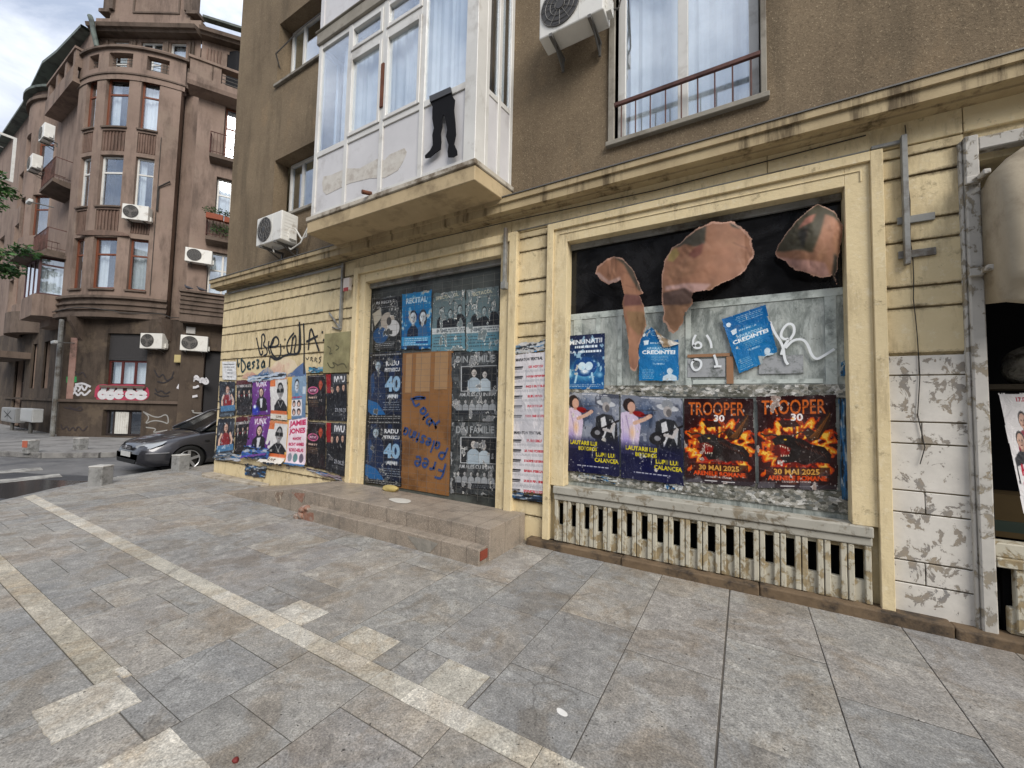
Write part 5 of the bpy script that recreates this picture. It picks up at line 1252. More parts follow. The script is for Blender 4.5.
# ================================================================== GROUND
def onz(px,py,z=0):
    d=_F*F_PX+_R*(px-512)+_U*(384-py); t=(z-EYE)/d.z; return (d.x*t,d.y*t)
def granite():
    n=NT('paving_stone')
    tone=n.attr()
    # every slab is cut from another piece of stone: shift the grain by the slab's own tone
    off=n.n.new('ShaderNodeVectorMath'); off.operation='MULTIPLY_ADD'; n.link(tone,off.inputs[0]); off.inputs[1].default_value=(173.,211.,97.); n.link(n.tc.outputs['Object'],off.inputs[2]); P=off.outputs[0]
    c=n.mix(1.,tone,n.ramp(n.noise(1.7,7,.7,P),[(.3,(.86,.87,.88,1)),(.7,(1.12,1.11,1.09,1))]),'MULTIPLY')
    c=n.mix(n.ramp(n.noise(1.5,9,.68,P,.8),[(.50,0.),(.60,.5)]),c,n.mix(1.,c,(.94,.85,.74,1),'MULTIPLY'))
    c=n.mix(n.ramp(n.noise(2.0,9,.66,None,.8),[(.51,0.),(.58,.75)]),c,n.mix(1.,c,(.82,.76,.69,1),'MULTIPLY'))
    c=n.mix(n.ramp(n.noise(2.6,9,.72,P,.5),[(.51,0.),(.60,.6)]),c,n.mix(1.,c,(.82,.82,.83,1),'MULTIPLY'))
    c=n.mix(n.ramp(n.noise(4.1,9,.76,P,.4),[(.52,0.),(.60,.6)]),c,n.mix(1.,c,(1.4,1.4,1.38,1),'MULTIPLY'))
    mid=n.noise(15,9,.8,P,.5); c=n.mix(1.,c,n.ramp(mid,[(.38,.72),(.47,.97),(.54,1.03),(.62,1.32)]),'MULTIPLY')
    sp=n.noise(95,4,.75,P); c=n.mix(1.,c,n.ramp(sp,[(.38,.62),(.47,.95),(.53,1.03),(.62,1.4)]),'MULTIPLY')
    c=n.mix(n.ramp(n.noise(42,2,.5),[(.70,0.),(.72,.9)]),c,rgb(50,46,42))
    cr=n.n.new('ShaderNodeTexVoronoi'); cr.feature='DISTANCE_TO_EDGE'; cr.inputs['Scale'].default_value=.9
    wob=n.n.new('ShaderNodeTexNoise'); wob.inputs['Scale'].default_value=2.5; wob.inputs['Detail'].default_value=6; n.link(n.tc.outputs['Object'],wob.inputs['Vector'])
    n.link(n.mix(.22,n.tc.outputs['Object'],wob.outputs['Color']),cr.inputs['Vector'])
    c=n.mix(n.math('MULTIPLY',n.ramp(cr.outputs['Distance'],[(.0,1.),(.005,0.)]),n.ramp(n.noise(1.1,3),[(.53,0.),(.58,.5)])),c,rgb(62,58,54))
    n.bump(n.math('ADD',n.math('MULTIPLY',n.noise(14,8,.8,P),1.4),n.math('MULTIPLY',sp,.5)),.6,.008)
    return n.done(c,n.ramp(n.noise(5,6,.7),[(.3,.42),(.7,.8)]),.35)
M['granite']=granite()
asph=worn('asphalt',rgb(92,92,92),rgb(116,115,114),rgb(78,78,80),sc=1.5,st=.8,bs=120,bump=.5,bd=.006)
asph_new=worn('dark_asphalt_patch',rgb(62,62,64),rgb(78,78,80),rgb(54,54,56),sc=2,st=1,bs=120,bump=.5,bd=.006)
grd=MB(); grd.box(-600,600,-600,600,-.5,-.14); tag(grd.build('road',asph),kind='structure')
# near pavement outline (convex), x to the right of it
KP=[(-11.55,30.),(-11.4,9.),(-11.3,5.0),(-11.1,3.9),(-10.85,3.1),(-10.3,2.25),(-9.6,1.5),(-8.3,.5),(-5.5,-1.2),(-2.,-2.8),(12.,-4.5)]
def clip_poly(P):
    # keep the side containing (-5,3)
    for (x0,y0),(x1,y1) in zip(KP[:-1],KP[1:]):
        nx,ny=-(y1-y0),(x1-x0); inside=lambda p:(p[0]-x0)*nx+(p[1]-y0)*ny>=-1e-9
        if not inside((-5,3)): nx,ny=-nx,-ny; inside=lambda p:(p[0]-x0)*nx+(p[1]-y0)*ny>=-1e-9
        out=[]
        for i in range(len(P)):
            a,b=P[i],P[(i+1)%len(P)]; ia,ib=inside(a),inside(b)
            if ia: out.append(a)
            if ia!=ib:
                da=(a[0]-x0)*nx+(a[1]-y0)*ny; db=(b[0]-x0)*nx+(b[1]-y0)*ny; t=da/(da-db); out.append((a[0]+(b[0]-a[0])*t,a[1]+(b[1]-a[1])*t))
        P=out
        if len(P)<3: return []
    return P
base=MB(); P=KP+[(12,4.4),(-9.85,4.4),(-9.85,30.)]
base.prism(P,lambda a,b,d:(a,b,d),-.13,-.006); tag(base.build('pavement_bed',worn('joint_dirt',rgb(78,74,68),rgb(104,98,90),sc=8)),kind='structure')
rs=random.Random(5)
pav=MB()
tones=[rgb(139,137,133),rgb(142,140,135),rgb(146,142,136),rgb(147,143,136),rgb(136,135,132),rgb(151,146,138),rgb(144,141,135),rgb(141,138,134)]
LITE=[rgb(182,177,166),rgb(174,169,157),rgb(187,182,171)]
def slab(x0,x1,y0,y1,col,gap=.0026,lift=None,jag=False):
    if abs(x0+.13)<.01: x0+=.006
    P=clip_poly([(x0+gap,y0+gap),(x1-gap,y0+gap),(x1-gap,y1-gap),(x0+gap,y1-gap)])
    if len(P)<3: return
    z=rs.uniform(-.0015,.0015) if lift is None else lift
    tx,ty=rs.uniform(-.002,.002),rs.uniform(-.002,.002); k_=rs.uniform(.96,1.04); col=tuple(q*k_ for q in col[:3])+(1,)
    cx=(x0+x1)/2; cy=(y0+y1)/2
    n=len(pav.v); k=len(P); e=.003
    def zz(p): return z+tx*(p[0]-cx)+ty*(p[1]-cy)
    pav.v+=[(a,b,zz((a,b))-.002) for a,b in P]
    I=[(a+(cx-a)*e/abs(.3),b+(cy-b)*e/abs(.3)) for a,b in P]
    pav.v+=[(a,b,zz((a,b))) for a,b in I]; pav.v+=[(a,b,-.007) for a,b in P]
    pav.f.append(tuple(n+k+i for i in range(k))); pav.m.append(0); pav.c.append(col)
    for i in range(k):
        j=(i+1)%k
        pav.f.append((n+i,n+j,n+k+j,n+k+i)); pav.m.append(0); pav.c.append(col)
        pav.f.append((n+2*k+i,n+2*k+j,n+j,n+i)); pav.m.append(0); pav.c.append(tuple(q*.6 for q in col[:3])+(1,))
XJ=[]; x=-.13
xs_=[]; 
x=-.13
while x<12: xs_.append(x); x+=.57
x=-.13-.57
while x>-12.2: xs_.insert(0,x); x-=.575
YS0,YS1=1.66,1.80    # main pale strip
T0,T1=.85,.985       # second strip
specials=[(-3.10,-2.74,1.80,2.03),(-2.37,-2.01,1.80,2.045),(-1.62,-1.31,1.80,2.075)]
for ci,(xa,xb) in enumerate(zip(xs_[:-1],xs_[1:])):
    odd=ci%2
    # above the strip
    spans=[]
    y=YS1; first=True
    while y<4.28 or (xa<-9.8 and y<12):
        L=(rs.uniform(.45,.62) if first and odd else rs.uniform(.85,1.25)); L=rs.choice([L,L*.7 if not first else L]); y2=y+L
        if y2>4.0 and y2<4.6 and xa>-9.9: y2=4.29
        spans.append((y,y2)); y=y2; first=False
    for a,b in spans:
        colr=rs.choice(tones); 
        # carve the pale set-in squares
        cutl=[s for s in specials if s[2]<b and s[3]>a and s[0]<xb and s[1]>xa]
        if cutl:
            s0=max(c[3] for c in cutl)
            if s0<b-.05: slab(xa,xb,s0,b,colr)
            xx=xa
            for c_ in sorted(cutl):
                if c_[0]>xx+.02: slab(xx,c_[0],a,s0,colr)
                xx=max(xx,c_[1])
            if xx<xb-.02: slab(xx,xb,a,s0,colr)
        else: slab(xa,xb,a,b,colr)
    # between the strips and below
    lo= xa> -2.8
    if not lo:
        m_=1.21 if odd else 1.46
        for a,b in ((T1,m_),(m_,YS0)): slab(xa,xb,a,b,rs.choice(tones))
        y=T0
    else:
        y=YS0
        for L in ((.2,.5,.5) if not odd else (.46,.5,.6)):
            slab(xa,xb,y-L,y,rs.choice(tones)); y-=L
    while y>-5:
        L=rs.choice([.5,.27,.52,.8]); slab(xa,xb,y-L,y,rs.choice(tones)); y-=L
for s_ in specials: slab(*s_,rs.choice(LITE),lift=.0022,gap=.002)
x=-12.
while x<10:
    L=rs.uniform(.3,.62); slab(x,x+L,YS0,YS1,rs.choice(LITE),lift=.001,gap=.0015); x+=L
slab(-2.37,-2.01,1.68,1.80,LITE[0],lift=.003); slab(-1.62,-1.2,1.655,1.8,LITE[2],lift=.003)
x=-12.
while x<-3.15:
    L=rs.uniform(.3,.62); L=min(L,-3.13-x) ; slab(x,x+L,T0,T1,rs.choice([rgb(160,153,138),rgb(153,147,134),rgb(166,159,145)]),lift=.001,gap=.0015); x+=L
    if L<.02: break
slab(-3.13,-2.43,T0,T1,rs.choice(tones)); po=pav.build('pavement',M['granite']); tag(po,kind='structure')
# pale corner blocks inlaid in the paving
def inlay(x0,x1,y0,y1,col,seed,z=.0055):
    m=MB(); r=random.Random(seed); P=[]
    def edge(a,b,n=9):
        for i in range(n): t=i/n; P.append((a[0]+(b[0]-a[0])*t+r.uniform(-.004,.004),a[1]+(b[1]-a[1])*t+r.uniform(-.004,.004)))
    edge((x0,y0),(x1,y0));edge((x1,y0),(x1,y1));edge((x1,y1),(x0,y1));edge((x0,y1),(x0,y0))
    m.prism(P,lambda a,b,d:(a,b,d),-.005,z); m.c=[col]*len(m.f); return tag(m.build('paving_inlay',M['granite']),kind='structure')
inlay(-3.12,-2.76,.62,.935,LITE[0],1); inlay(-2.42,-2.02,.5,.935,LITE[2],2); inlay(-3.2,-3.07,.95,.99,LITE[2],3)
# kerb stones along the outline
kb=MB()
for (x0,y0),(x1,y1) in zip(KP[1:-1],KP[2:]):
    L=math.hypot(x1-x0,y1-y0); n=max(1,int(L/.9)); dx,dy=(x1-x0)/L,(y1-y0)/L; nx,ny=(dy,-dx)
    if (-5-x0)*nx+(3-y0)*ny>0: nx,ny=-nx,-ny
    for i in range(n):
        a=L*i/n+.004; b=L*(i+1)/n-.004
        kb.prism([(x0+dx*a,y0+dy*a),(x0+dx*b,y0+dy*b),(x0+dx*b+nx*.14,y0+dy*b+ny*.14),(x0+dx*a+nx*.14,y0+dy*a+ny*.14)],lambda p,q,d:(p,q,d),-.14,-.004)
tag(kb.build('kerb',worn('kerb_granite',rgb(120,120,118),rgb(146,144,140),rgb(96,94,90),sc=6,st=5,bs=80,bump=.5),bevel=.012),kind='structure')
# dark patch, zebra and coloured lane on the road
rd_=MB(); rd_.prism([(-16.5,-.5),(-9.4,1.2),(-10.4,2.5),(-11.25,3.6),(-12.2,3.1),(-13.4,2.5),(-16.8,1.2)],lambda a,b,d:(a,b,d),-.15,-.134); tag(rd_.build('road_patch',asph_new),kind='structure')
rl_=MB(); rl_.prism([(-20,-3.2),(-12.2,-.0),(-12.0,1.55),(-13.2,1.75),(-20,-1.4)],lambda a,b,d:(a,b,d),-.15,-.130); tag(rl_.build('red_lane',worn('red_lane_paint',rgb(128,66,58),rgb(146,84,72),rgb(96,70,64),sc=3,st=2)),kind='structure')
zb=MB()
for k in range(2):
    x=-12.5-k*1.5; y=1.72+.0*k; zb.prism([(x,y),(x-.5,y-.02),(x-.62,y+1.0),(x-.12,y+.95)],lambda a,b,d:(a,b,d),-.15,-.126)
tag(zb.build('zebra_crossing',worn('road_paint',rgb(150,148,142),rgb(176,174,168),rgb(112,110,106),sc=5,st=4,lo=.45,hi=.65)),kind='structure')
wt=MB(); wt.prism([(-11.9,1.3),(-10.1,1.75),(-10.75,2.75),(-11.4,2.9),(-12.9,2.1)],lambda a,b,d:(a,b,d),-.15,-.1295); o=wt.build('wet_gutter',plain('wet_asphalt',rgb(58,58,60),.12,.6)); tag(o,kind='structure')
# far pavement
FP=[(-60,1.2),(-18.4,2.6),(-16.8,3.2),(-15.9,4.1),(-15.2,5.4),(-13.2,9.),(-9.,16.4),(-2,28.7),(-8,32),(-60,32)]
fpv=MB(); fpv.prism(FP,lambda a,b,d:(a,b,d),-.14,0.0); tag(fpv.build('far_pavement',worn('far_paving',rgb(122,120,118),rgb(144,142,138),rgb(100,98,96),sc=2,st=1.2,bs=60)),kind='structure')
fk=MB()
for (x0,y0),(x1,y1) in zip(FP[:6],FP[1:7]):
    L=math.hypot(x1-x0,y1-y0); n=max(1,int(L/1.)); dx,dy=(x1-x0)/L,(y1-y0)/L; nx,ny=(dy,-dx)
    for i in range(min(n,40)):
        a=L*i/n+.006; b=L*(i+1)/n-.006; fk.prism([(x0+dx*a,y0+dy*a),(x0+dx*b,y0+dy*b),(x0+dx*b+nx*.13,y0+dy*b+ny*.13),(x0+dx*a+nx*.13,y0+dy*a+ny*.13)],lambda p,q,d:(p,q,d),-.14,.012)
tag(fk.build('far_kerb',worn('far_kerb_stone',rgb(112,110,108),rgb(136,134,130),rgb(90,88,86),sc=4,st=3),bevel=.01),kind='structure')
# sewer/valve cover-like dark spots, none seen

# ---- bollards
bmat=worn('bollard_granite',rgb(124,124,122),rgb(150,149,146),rgb(98,97,94),sc=8,st=6,bs=110,bump=.5,bd=.006)
btop=worn('bollard_top_stone',rgb(166,164,158),rgb(186,184,178),rgb(136,132,126),sc=8,st=6,bs=110,bump=.4,bd=.006)
def bollard(x,y,rot,label,paint=None,s=.235,h=.35):
    t=thing('stone_bollard',label,'bollard',(x,y,0),'stone block bollards at the street corner')
    m=MB(); c,sn=math.cos(rot),math.sin(rot); fr=lambda a,b,z:(x+a*c-b*sn,y+a*sn+b*c,z)
    m.box(-s/2,s/2,-s/2,s/2,-.02,h-.03,fr=fr); m.build('block',bmat,t,bevel=.015,segs=2)
    m=MB(); m.box(-s/2-.003,s/2+.003,-s/2-.003,s/2+.003,h-.0295,h,fr=fr); m.build('cap',btop,t,bevel=.01,segs=2)
    if paint:
        m=MB(); m.box(-s/2+.02,s/2-.03,-s/2-.006,-s/2-.003,h-.2,h-.02,fr=fr); m.build('paint_mark',paint,t)
bollard(-10.12,2.62,R(35),'squat grey stone bollard nearest the camera, by the kerb')
bollard(-10.85,4.08,R(15),'grey stone bollard standing in front of the dark car wheel')
bollard(-17.15,3.95,R(20),'grey stone bollard on the far pavement, in line with the basement window')
bollard(-17.15,2.98,R(20),'stone bollard with an orange painted patch on the far pavement',plain('orange_patch',rgb(168,92,70),.7))
# ================================================================== FAR CORNER BUILDING
def stucco(name,c1,c2,st,st2):
    n=NT(name); b=n.ramp(n.noise(.5,7,.7),[(.3,c1),(.7,c2)])
    b=n.mix(n.ramp(n.noise(1.3,9,.72,n.coord((1.5,1.5,.35))),[(.48,0.),(.64,.65)]),b,st); b=n.mix(n.ramp(n.noise(.9,8,.7),[(.53,0.),(.62,.6)]),b,st2)
    n.bump(n.noise(12,6,.75),.4,.03); return n.done(b,.9,.15)
M['far_wall']=stucco('brown_stucco',rgb(122,105,94),rgb(146,127,115),rgb(84,73,66),rgb(138,122,109))
M['far_trim']=stucco('stucco_mouldings',rgb(92,80,71),rgb(116,102,92),rgb(56,50,45),rgb(106,94,84))
M['far_ground']=stucco('dark_ground_stucco',rgb(70,61,54),rgb(92,81,71),rgb(44,39,36),rgb(106,93,78))
M['far_span']=stucco('grey_spandrel',rgb(104,84,74),rgb(138,116,104),rgb(60,50,46),rgb(90,78,70))
M['wood']=plain('brown_window_wood',rgb(112,62,40),.5)
M['copper']=worn('grey_green_roof',rgb(84,92,86),rgb(104,114,106),rgb(60,64,60),sc=2,rough=.6)
far=thing('apartment_building','tall brown stucco apartment building with a bowed corner bay and graffiti at street level','building',(-21,6,0))
A=(-23.05,4.65); dC=(.864,.503)
bow=arc(A,dC,1.24,4.5); cha=straight(A,dC)
B=(A[0]+dC[0]*4.6,A[1]+dC[1]*4.6); rw=straight(B,(.494,.869)); lw0=straight((-46,4.95),(1,0))   # left wing: t = X+46
T0b,T1b=-1.01,3.49
cols=[(-.30,.33),(.765,1.715),(2.15,2.78)]
floors=[(5.87,7.96),(9.23,11.34),(12.52,14.64)]
m=MB(); holes=[]
for a,b in cols:
    for c,d in floors: holes.append((a,b,c,d))
    for c,d in ((8.15,9.08),(11.5,12.36)): holes.append((a,b,c,d))
wall_faces(m,bow,T0b,T1b,4.70,14.95,holes,o=0,depth=.2,step=.22)
for t in (T0b,T1b):
    p=bow(t,0); q=bow(t,-1.4); m.face([(p[0],p[1],4.7),(q[0],q[1],4.7),(q[0],q[1],15.0),(p[0],p[1],15.0)])
m.build('bay_wall',M['far_wall'],far)
m=MB()
for a,b in cols:
    for c,d in ((8.15,9.08),(11.5,12.36)):
        p=bow(a,-.05);q=bow(b,-.05); m.face([(p[0],p[1],c),(q[0],q[1],c),(q[0],q[1],d),(p[0],p[1],d)])
        k=7
        for i in range(k):
            t=a+(b-a)*(i+.5)/k; fr=straight(bow(t,0),(bow(t+.1,0)[0]-bow(t,0)[0],bow(t+.1,0)[1]-bow(t,0)[1])); m.box(-.02,.02,.02,.05,c+.04,d-.04,fr=lambda x,y,z:(*fr(x,-y),z))
m.build('spandrel',M['far_span'],far)
for i,(a,b) in enumerate(cols):
    for j,(c,d) in enumerate(floors):
        fm=M['pvc'] if j==1 else M['wood']
        w=pane_frame(far,bow,a+.01,b-.01,c+.01,d-.01,-.12,fm,transom=.68,w=.075 if i==1 else .06,depth=.07,curtain=(0,.35) if (i+j)%2 else ((.0,1.) if i==2 else None))
m=MB()
for a,b in cols:
    for c,d in floors: band(m,bow,a-.04,b+.04,rect_prof(-.12,.07,c-.07,c-.005),.3)
m.build('window_sill',M['far_trim'],far)
# scalloped hood over middle windows of the first upper storey
m=MB(); P=[]
fr=straight(bow(1.24,0),dC)
for i in range(13):
    a=math.pi*i/12; P.append((1.05*math.cos(a),8.0+.22*math.sin(a)))
m.prism(P,lambda a,b,d:(*fr(a-.1,d),b),-.05,.03); m.build('hood_mould',M['far_span'],far)
# moulded band over the ground storey
m=MB()
band(m,bow,T0b-.03,T1b+.03,[(-.4,4.70),(.20,4.70),(.20,4.86),(.10,4.90),(.10,4.98),(.16,5.0),(.16,5.06),(.08,5.08),(.08,5.2),(.15,5.22),(.15,5.3),(.06,5.32),(.06,5.45),(.17,5.47),(.17,5.56),(-.4,5.58)],.22)
m.build('moulded_band',M['far_trim'],far)
m=MB(); P=[bow(t,.12) for t in np.linspace(T0b,T1b,16)]+[bow(T1b,-1.2),bow(T0b,-1.2)]; m.prism(P,lambda a,b,d:(a,b,d),4.66,4.699); m.build('bay_soffit',M['far_ground'],far)
# ground storey of the corner
m=MB(); g0=straight((cha(0,-.2)),dC)
wall_faces(m,g0,-.25,4.62,-.05,4.72,[(1.45,3.08,2.05,4.12),(1.5,3.02,.06,1.08)],o=0,depth=.22)
m.build('ground_wall',M['far_ground'],far)
m=MB(); band(m,g0,-.25,4.66,rect_prof(0,.09,1.36,1.47),9); band(m,g0,1.38,3.15,rect_prof(0,.10,1.95,2.04),9); m.build('string_course',M['far_trim'],far)
m=MB(); band(m,g0,1.47,3.06,rect_prof(-.14,-.10,3.05,4.1),9)
for k in range(16): band(m,g0,1.47,3.06,rect_prof(-.1,-.092,3.07+.064*k,3.11+.064*k),9)
m.build('roller_shutter',plain('dark_shutter',rgb(60,58,58),.6),far)
pane_frame(far,g0,1.47,3.06,2.06,3.05,-.14,plain('dark_red_wood',rgb(84,36,32),.5),bars=(.33,.66),w=.07,curtain=(0,1),depth=.06)
pane_frame(far,g0,1.52,3.0,.07,1.07,-.14,plain('dark_wood',rgb(50,42,40),.6),bars=(.2,.62),w=.07,depth=.06)
m=MB(); fr=lambda a,b,c:(*g0(a,-b),c); m.box(1.92,2.42,.10,.12,.14,1.0,fr=fr); 
for k in range(6): m.box(1.92+.09*k,1.94+.09*k,.08,.10,.14,1.0,fr=fr)
m.build('white_grille',M['pvc'],far)
# pale vertical strip, drainpipe, bracket under the bow
m=MB(); band(m,g0,.02,.28,rect_prof(0,.02,1.48,3.9),9); m.build('pale_strip',worn('pale_pink_plaster',rgb(156,120,108),rgb(176,142,128),rgb(110,90,80)),far)
m=MB(); p=g0(-.28,.12); m.tube([(p[0],p[1],0),(p[0],p[1],4.6)],.075,10); m.build('drainpipe',M['metal_grey'],far)
def corbel(s,o): 
    m=MB(); fr=lambda a,b,c:(*g0(s+a,b),c)
    m.prism([(0,4.7),(.55,4.7),(.5,4.5),(.12,3.9),(0,3.8)],lambda a,b,d:fr(d,a,b),-.06,.06); return m.build('corbel',M['far_trim'],far)
corbel(.42,0); corbel(3.95,0)
# recess and right wing
m=MB(); slot=straight(cha(3.2,-1.0),dC); wall_faces(m,slot,0,1.5,-.05,14.9)
wall_faces(m,rw,0,14.,-.05,14.6,[(.88,1.9,11.55,13.85),(.75,1.75,8.95,10.75),(.62,1.6,5.7,7.6),(.72,1.5,.0,3.55),(4,5,5.8,7.8),(4,5,9.1,11.1),(4,5,12.3,14.3),(8,9,5.8,7.8),(8,9,9.1,11.1),(8,9,12.3,14.3)],o=0,depth=.3)
p=rw(0,0); q=rw(0,-1.6); m.face([(p[0],p[1],0),(q[0],q[1],0),(q[0],q[1],14.6),(p[0],p[1],14.6)])
p=rw(14,0); m.face([(p[0],p[1],0),(p[0]-12,p[1]+7,0),(p[0]-12,p[1]+7,14.6),(p[0],p[1],14.6)])
m.build('side_wing_wall',M['far_wall'],far)
m=MB(); band(m,rw,-.02,14,rect_prof(.0,.03,-.05,4.6),20); 
m2=MB(); wall_faces(m2,rw,-.01,14,-.05,4.62,[(.72,1.5,.0,3.55)],o=.035,depth=.05); m2.build('ground_wall',M['far_ground'],far)
for (a,b,c,d),fm in (((.9,1.88,11.57,13.83),M['wood']),((.77,1.73,8.97,10.73),M['pvc']),((.64,1.58,5.72,7.58),M['pvc']),((4.02,4.98,5.82,7.78),M['wood']),((4.02,4.98,9.12,11.08),M['wood'])):
    pane_frame(far,rw,a,b,c,d,-.16,fm,bars=(.5,),transom=.62,w=.06,depth=.06,curtain=(0,1))
m=MB(); band(m,rw,.76,1.46,rect_prof(-.2,-.16,.02,3.5),9); m.build('side_door',plain('black_door',rgb(30,28,30),.6),far)
# ribbed parapet on the right wing
m=MB(); band(m,rw,-.05,5.,[(0,4.55),(.55,4.55),(.55,5.68),(0,5.68)],3); 
for k in range(5): band(m,rw,-.07,5.02,rect_prof(.55,.60,4.86+.17*k,4.93+.17*k),3)
band(m,rw,-.1,5.05,rect_prof(-.02,.63,5.685,5.76),3); m.build('ribbed_parapet',M['far_trim'],far)
def small_balcony(path,a,b,z,dp,rail=True,slabm='far_trim',h=.9,name='balcony'):
    m=MB(); band(m,path,a,b,[(0,z-.28),(dp*.6,z-.22),(dp,z-.14),(dp,z),(0,z)],5); s=m.build(name,M[slabm],far)
    if rail:
        m=MB(); P=[(*path(a,.02),z+h),(*path(a,dp-.04),z+h),(*path(b,dp-.04),z+h),(*path(b,.02),z+h)]; m.tube(P,.018,6); m.tube([(x,y,zz-h+.1) for x,y,zz in P],.012,6)
        k=int((b-a)/.11)
        for i in range(k+1): t=a+(b-a)*i/k; p=path(t,dp-.04); m.tube([(*p,z),(*p,z+h)],.009,5)
        for i in range(5): p=path(a,dp*(i+.5)/5); m.tube([(*p,z),(*p,z+h)],.009,5)
        m.build('railing',M['railing'],s)
    return s
small_balcony(rw,.5,2.2,11.5,.35); small_balcony(rw,.55,2.1,8.1,.35,h=.7)
# roof loggia on the bow: parapet, posts, rail
m=MB()
lb=arc(A,dC,1.24,4.5)
openings=[(-.2,.35),(.85,1.8),(2.3,3.05)]
wall_faces(m,lb,-1.15,3.6,14.5,15.98,[(a,b,15.02,15.62) for a,b in openings],o=.03,depth=.28,step=.22)
P=[lb(t,.03) for t in np.linspace(-1.15,3.6,18)]; P2=[lb(t,-.25) for t in np.linspace(3.6,-1.15,18)]
m.prism(P+P2,lambda a,b,d:(a,b,d),15.98,15.985); wall_faces(m,lb,-1.15,3.6,14.5,15.98,[(a,b,15.02,15.62) for a,b in openings],o=-.25,depth=.0,step=.22)
m.build('roof_parapet',M['far_wall'],far)
m=MB(); band(m,lb,-1.2,3.7,rect_prof(-.3,.14,15.79,15.87),.22); band(m,lb,-1.2,3.65,rect_prof(0.031,.07,14.72,14.78),.22); m.build('parapet_coping',M['far_trim'],far)
m=MB()
for a,b in openings:
    for z in (15.15,15.3,15.45): m.tube([(*lb(a,-.12),z),(*lb(b,-.12),z)],.012,5)
m.build('loggia_rail',M['bracket'],far)
m=MB(); P=[lb(t,0) for t in np.linspace(-1.1,3.55,16)]+[cha(4.6,-3),cha(-1.5,-3)]; m.prism(P,lambda a,b,d:(a,b,d),14.75,14.9); m.build('terrace_floor',M['far_trim'],far)
# attic wall set back
att=straight(cha(0,-1.25),dC)
m=MB(); ah=[(-.35,.3,15.3,17.3),(.85,1.8,15.3,17.3),(2.15,2.85,15.3,17.3)]
wall_faces(m,att,-1.0,3.5,14.9,17.5,ah,o=0,depth=.2); m.build('attic_wall',M['far_wall'],far)
for (a,b,c,d) in ah: pane_frame(far,att,a,b,c,d,-.08,M['pvc'],bars=(.5,) if b-a>.8 else (),transom=.5,w=.06,depth=.06,curtain=(0,1))
m=MB()
for t in (.5,.62,1.98,2.06,3.05,3.2,-.6,-.9): band(m,att,t-.045,t+.045,rect_prof(0,.07,15,17.3),9)
m.build('attic_pilaster',M['far_trim'],far)
m=MB(); prof=[(-.2,17.42),(.35,17.42),(.4,17.5),(.5,17.52),(.55,17.66),(-.2,17.8)]
band(m,att,-1.1,3.6,prof,9)
att2=straight(att(3.6,0),(.62,.78)); band(m,att2,-.02,14,prof,9); m.build('attic_cornice',M['far_trim'],far)
m=MB(); wall_faces(m,att2,-.05,14,14.9,17.5,[(.9,1.5,15.4,17.1)],o=0,depth=.2); m.build('attic_wall',M['far_wall'],far)
pane_frame(far,att2,.9,1.5,15.4,17.1,-.08,M['pvc'],transom=.6,w=.06,depth=.06,curtain=(0,1))
m=MB()
for k in range(5): band(m,att2,.15+.12*k,.2+.12*k,rect_prof(0,.05,15.3,17.1),9)
m.build('attic_louvre',M['far_span'],far)
# right-hand roof loggia
m=MB(); band(m,rw,-.3,8,[(0,13.8),(.5,13.95),(.55,14.1),(.55,14.35),(.35,14.35),(.0,14.35)],9)
for t in (-.25,.45,2.6,4.8): band(m,rw,t,t+.3 if t>0 else t+.75,rect_prof(.25,.52,14.36,15.0),9)
band(m,rw,-.3,8,rect_prof(.22,.58,15.0,15.1),9); m.build('side_loggia',M['far_wall'],far)
m=MB()
for z in (14.5,14.65,14.8): m.tube([(*rw(.5,.4),z),(*rw(8,.4),z)],.014,5)
m.build('loggia_rail',M['bracket'],far)
# gable
gp=straight(cha(0,-1.0),dC)
m=MB(); band(m,gp,-.95,3.65,rect_prof(-.4,0,17.7,18.1),9); band(m,gp,-.35,3.15,rect_prof(-.4,0,18.1,21.),9); m.build('gable_wall',M['far_wall'],far)
m=MB(); fr=lambda a,b,c:(*gp(a-1.05,b),c)
for (a,b,c,d) in ((1.7,3.75,18.35,18.42),(1.7,1.77,18.42,21),(3.68,3.75,18.42,21)): m.box(a,b,0,.04,c,d,fr=fr)
for (a,b,c,d) in ((.3,.75,18.3,18.45),(.5,.9,18.45,20.),(4.1,4.6,18.3,18.45),(4.0,4.35,18.45,20.)): m.box(a,b,-.3,.12,c,d,fr=fr)
m.build('gable_moulding',M['far_trim'],far)
# copper eaves going back on both sides
def eave(P,w,name,mat,t=.14):
    m=MB(); N=len(P)
    for i,(x,y,z) in enumerate(P):
        m.v+=[(x,y,z),(x,y,z-t),(x,y+w,z-t-.1),(x,y+w,z+.0)]
    for i in range(N-1):
        for j in range(4): a=4*i+j;b=4*i+(j+1)%4; m.f.append((a,b,b+4,a+4)); m.m.append(0)
    return m.build(name,mat,far)
eave([(-46,4.6,17.6),(-34.2,4.55,17.6),(-33.4,4.53,17.6),(-29,4.35,17.6),(-27.5,4.5,17.6),(-24.6,4.65,17.6)],1.2,'copper_eaves',M['copper'])
m=MB(); p=att2(0,.5); band(m,att2,.1,14,[(.35,18.0),(.6,18.02),(.6,18.12),(-1.5,19.6)],9); m.build('copper_eaves',M['copper'],far)
m=MB(); m.tube([(at(xx,yy,Y_)[0],Y_,at(xx,yy,Y_)[1]) for xx,yy,Y_ in ((90,16,4.8),(92,22,4.85),(94,34,4.9),(97,47,5.0))],.09,8); m.build('gutter_pipe',M['copper'],far)
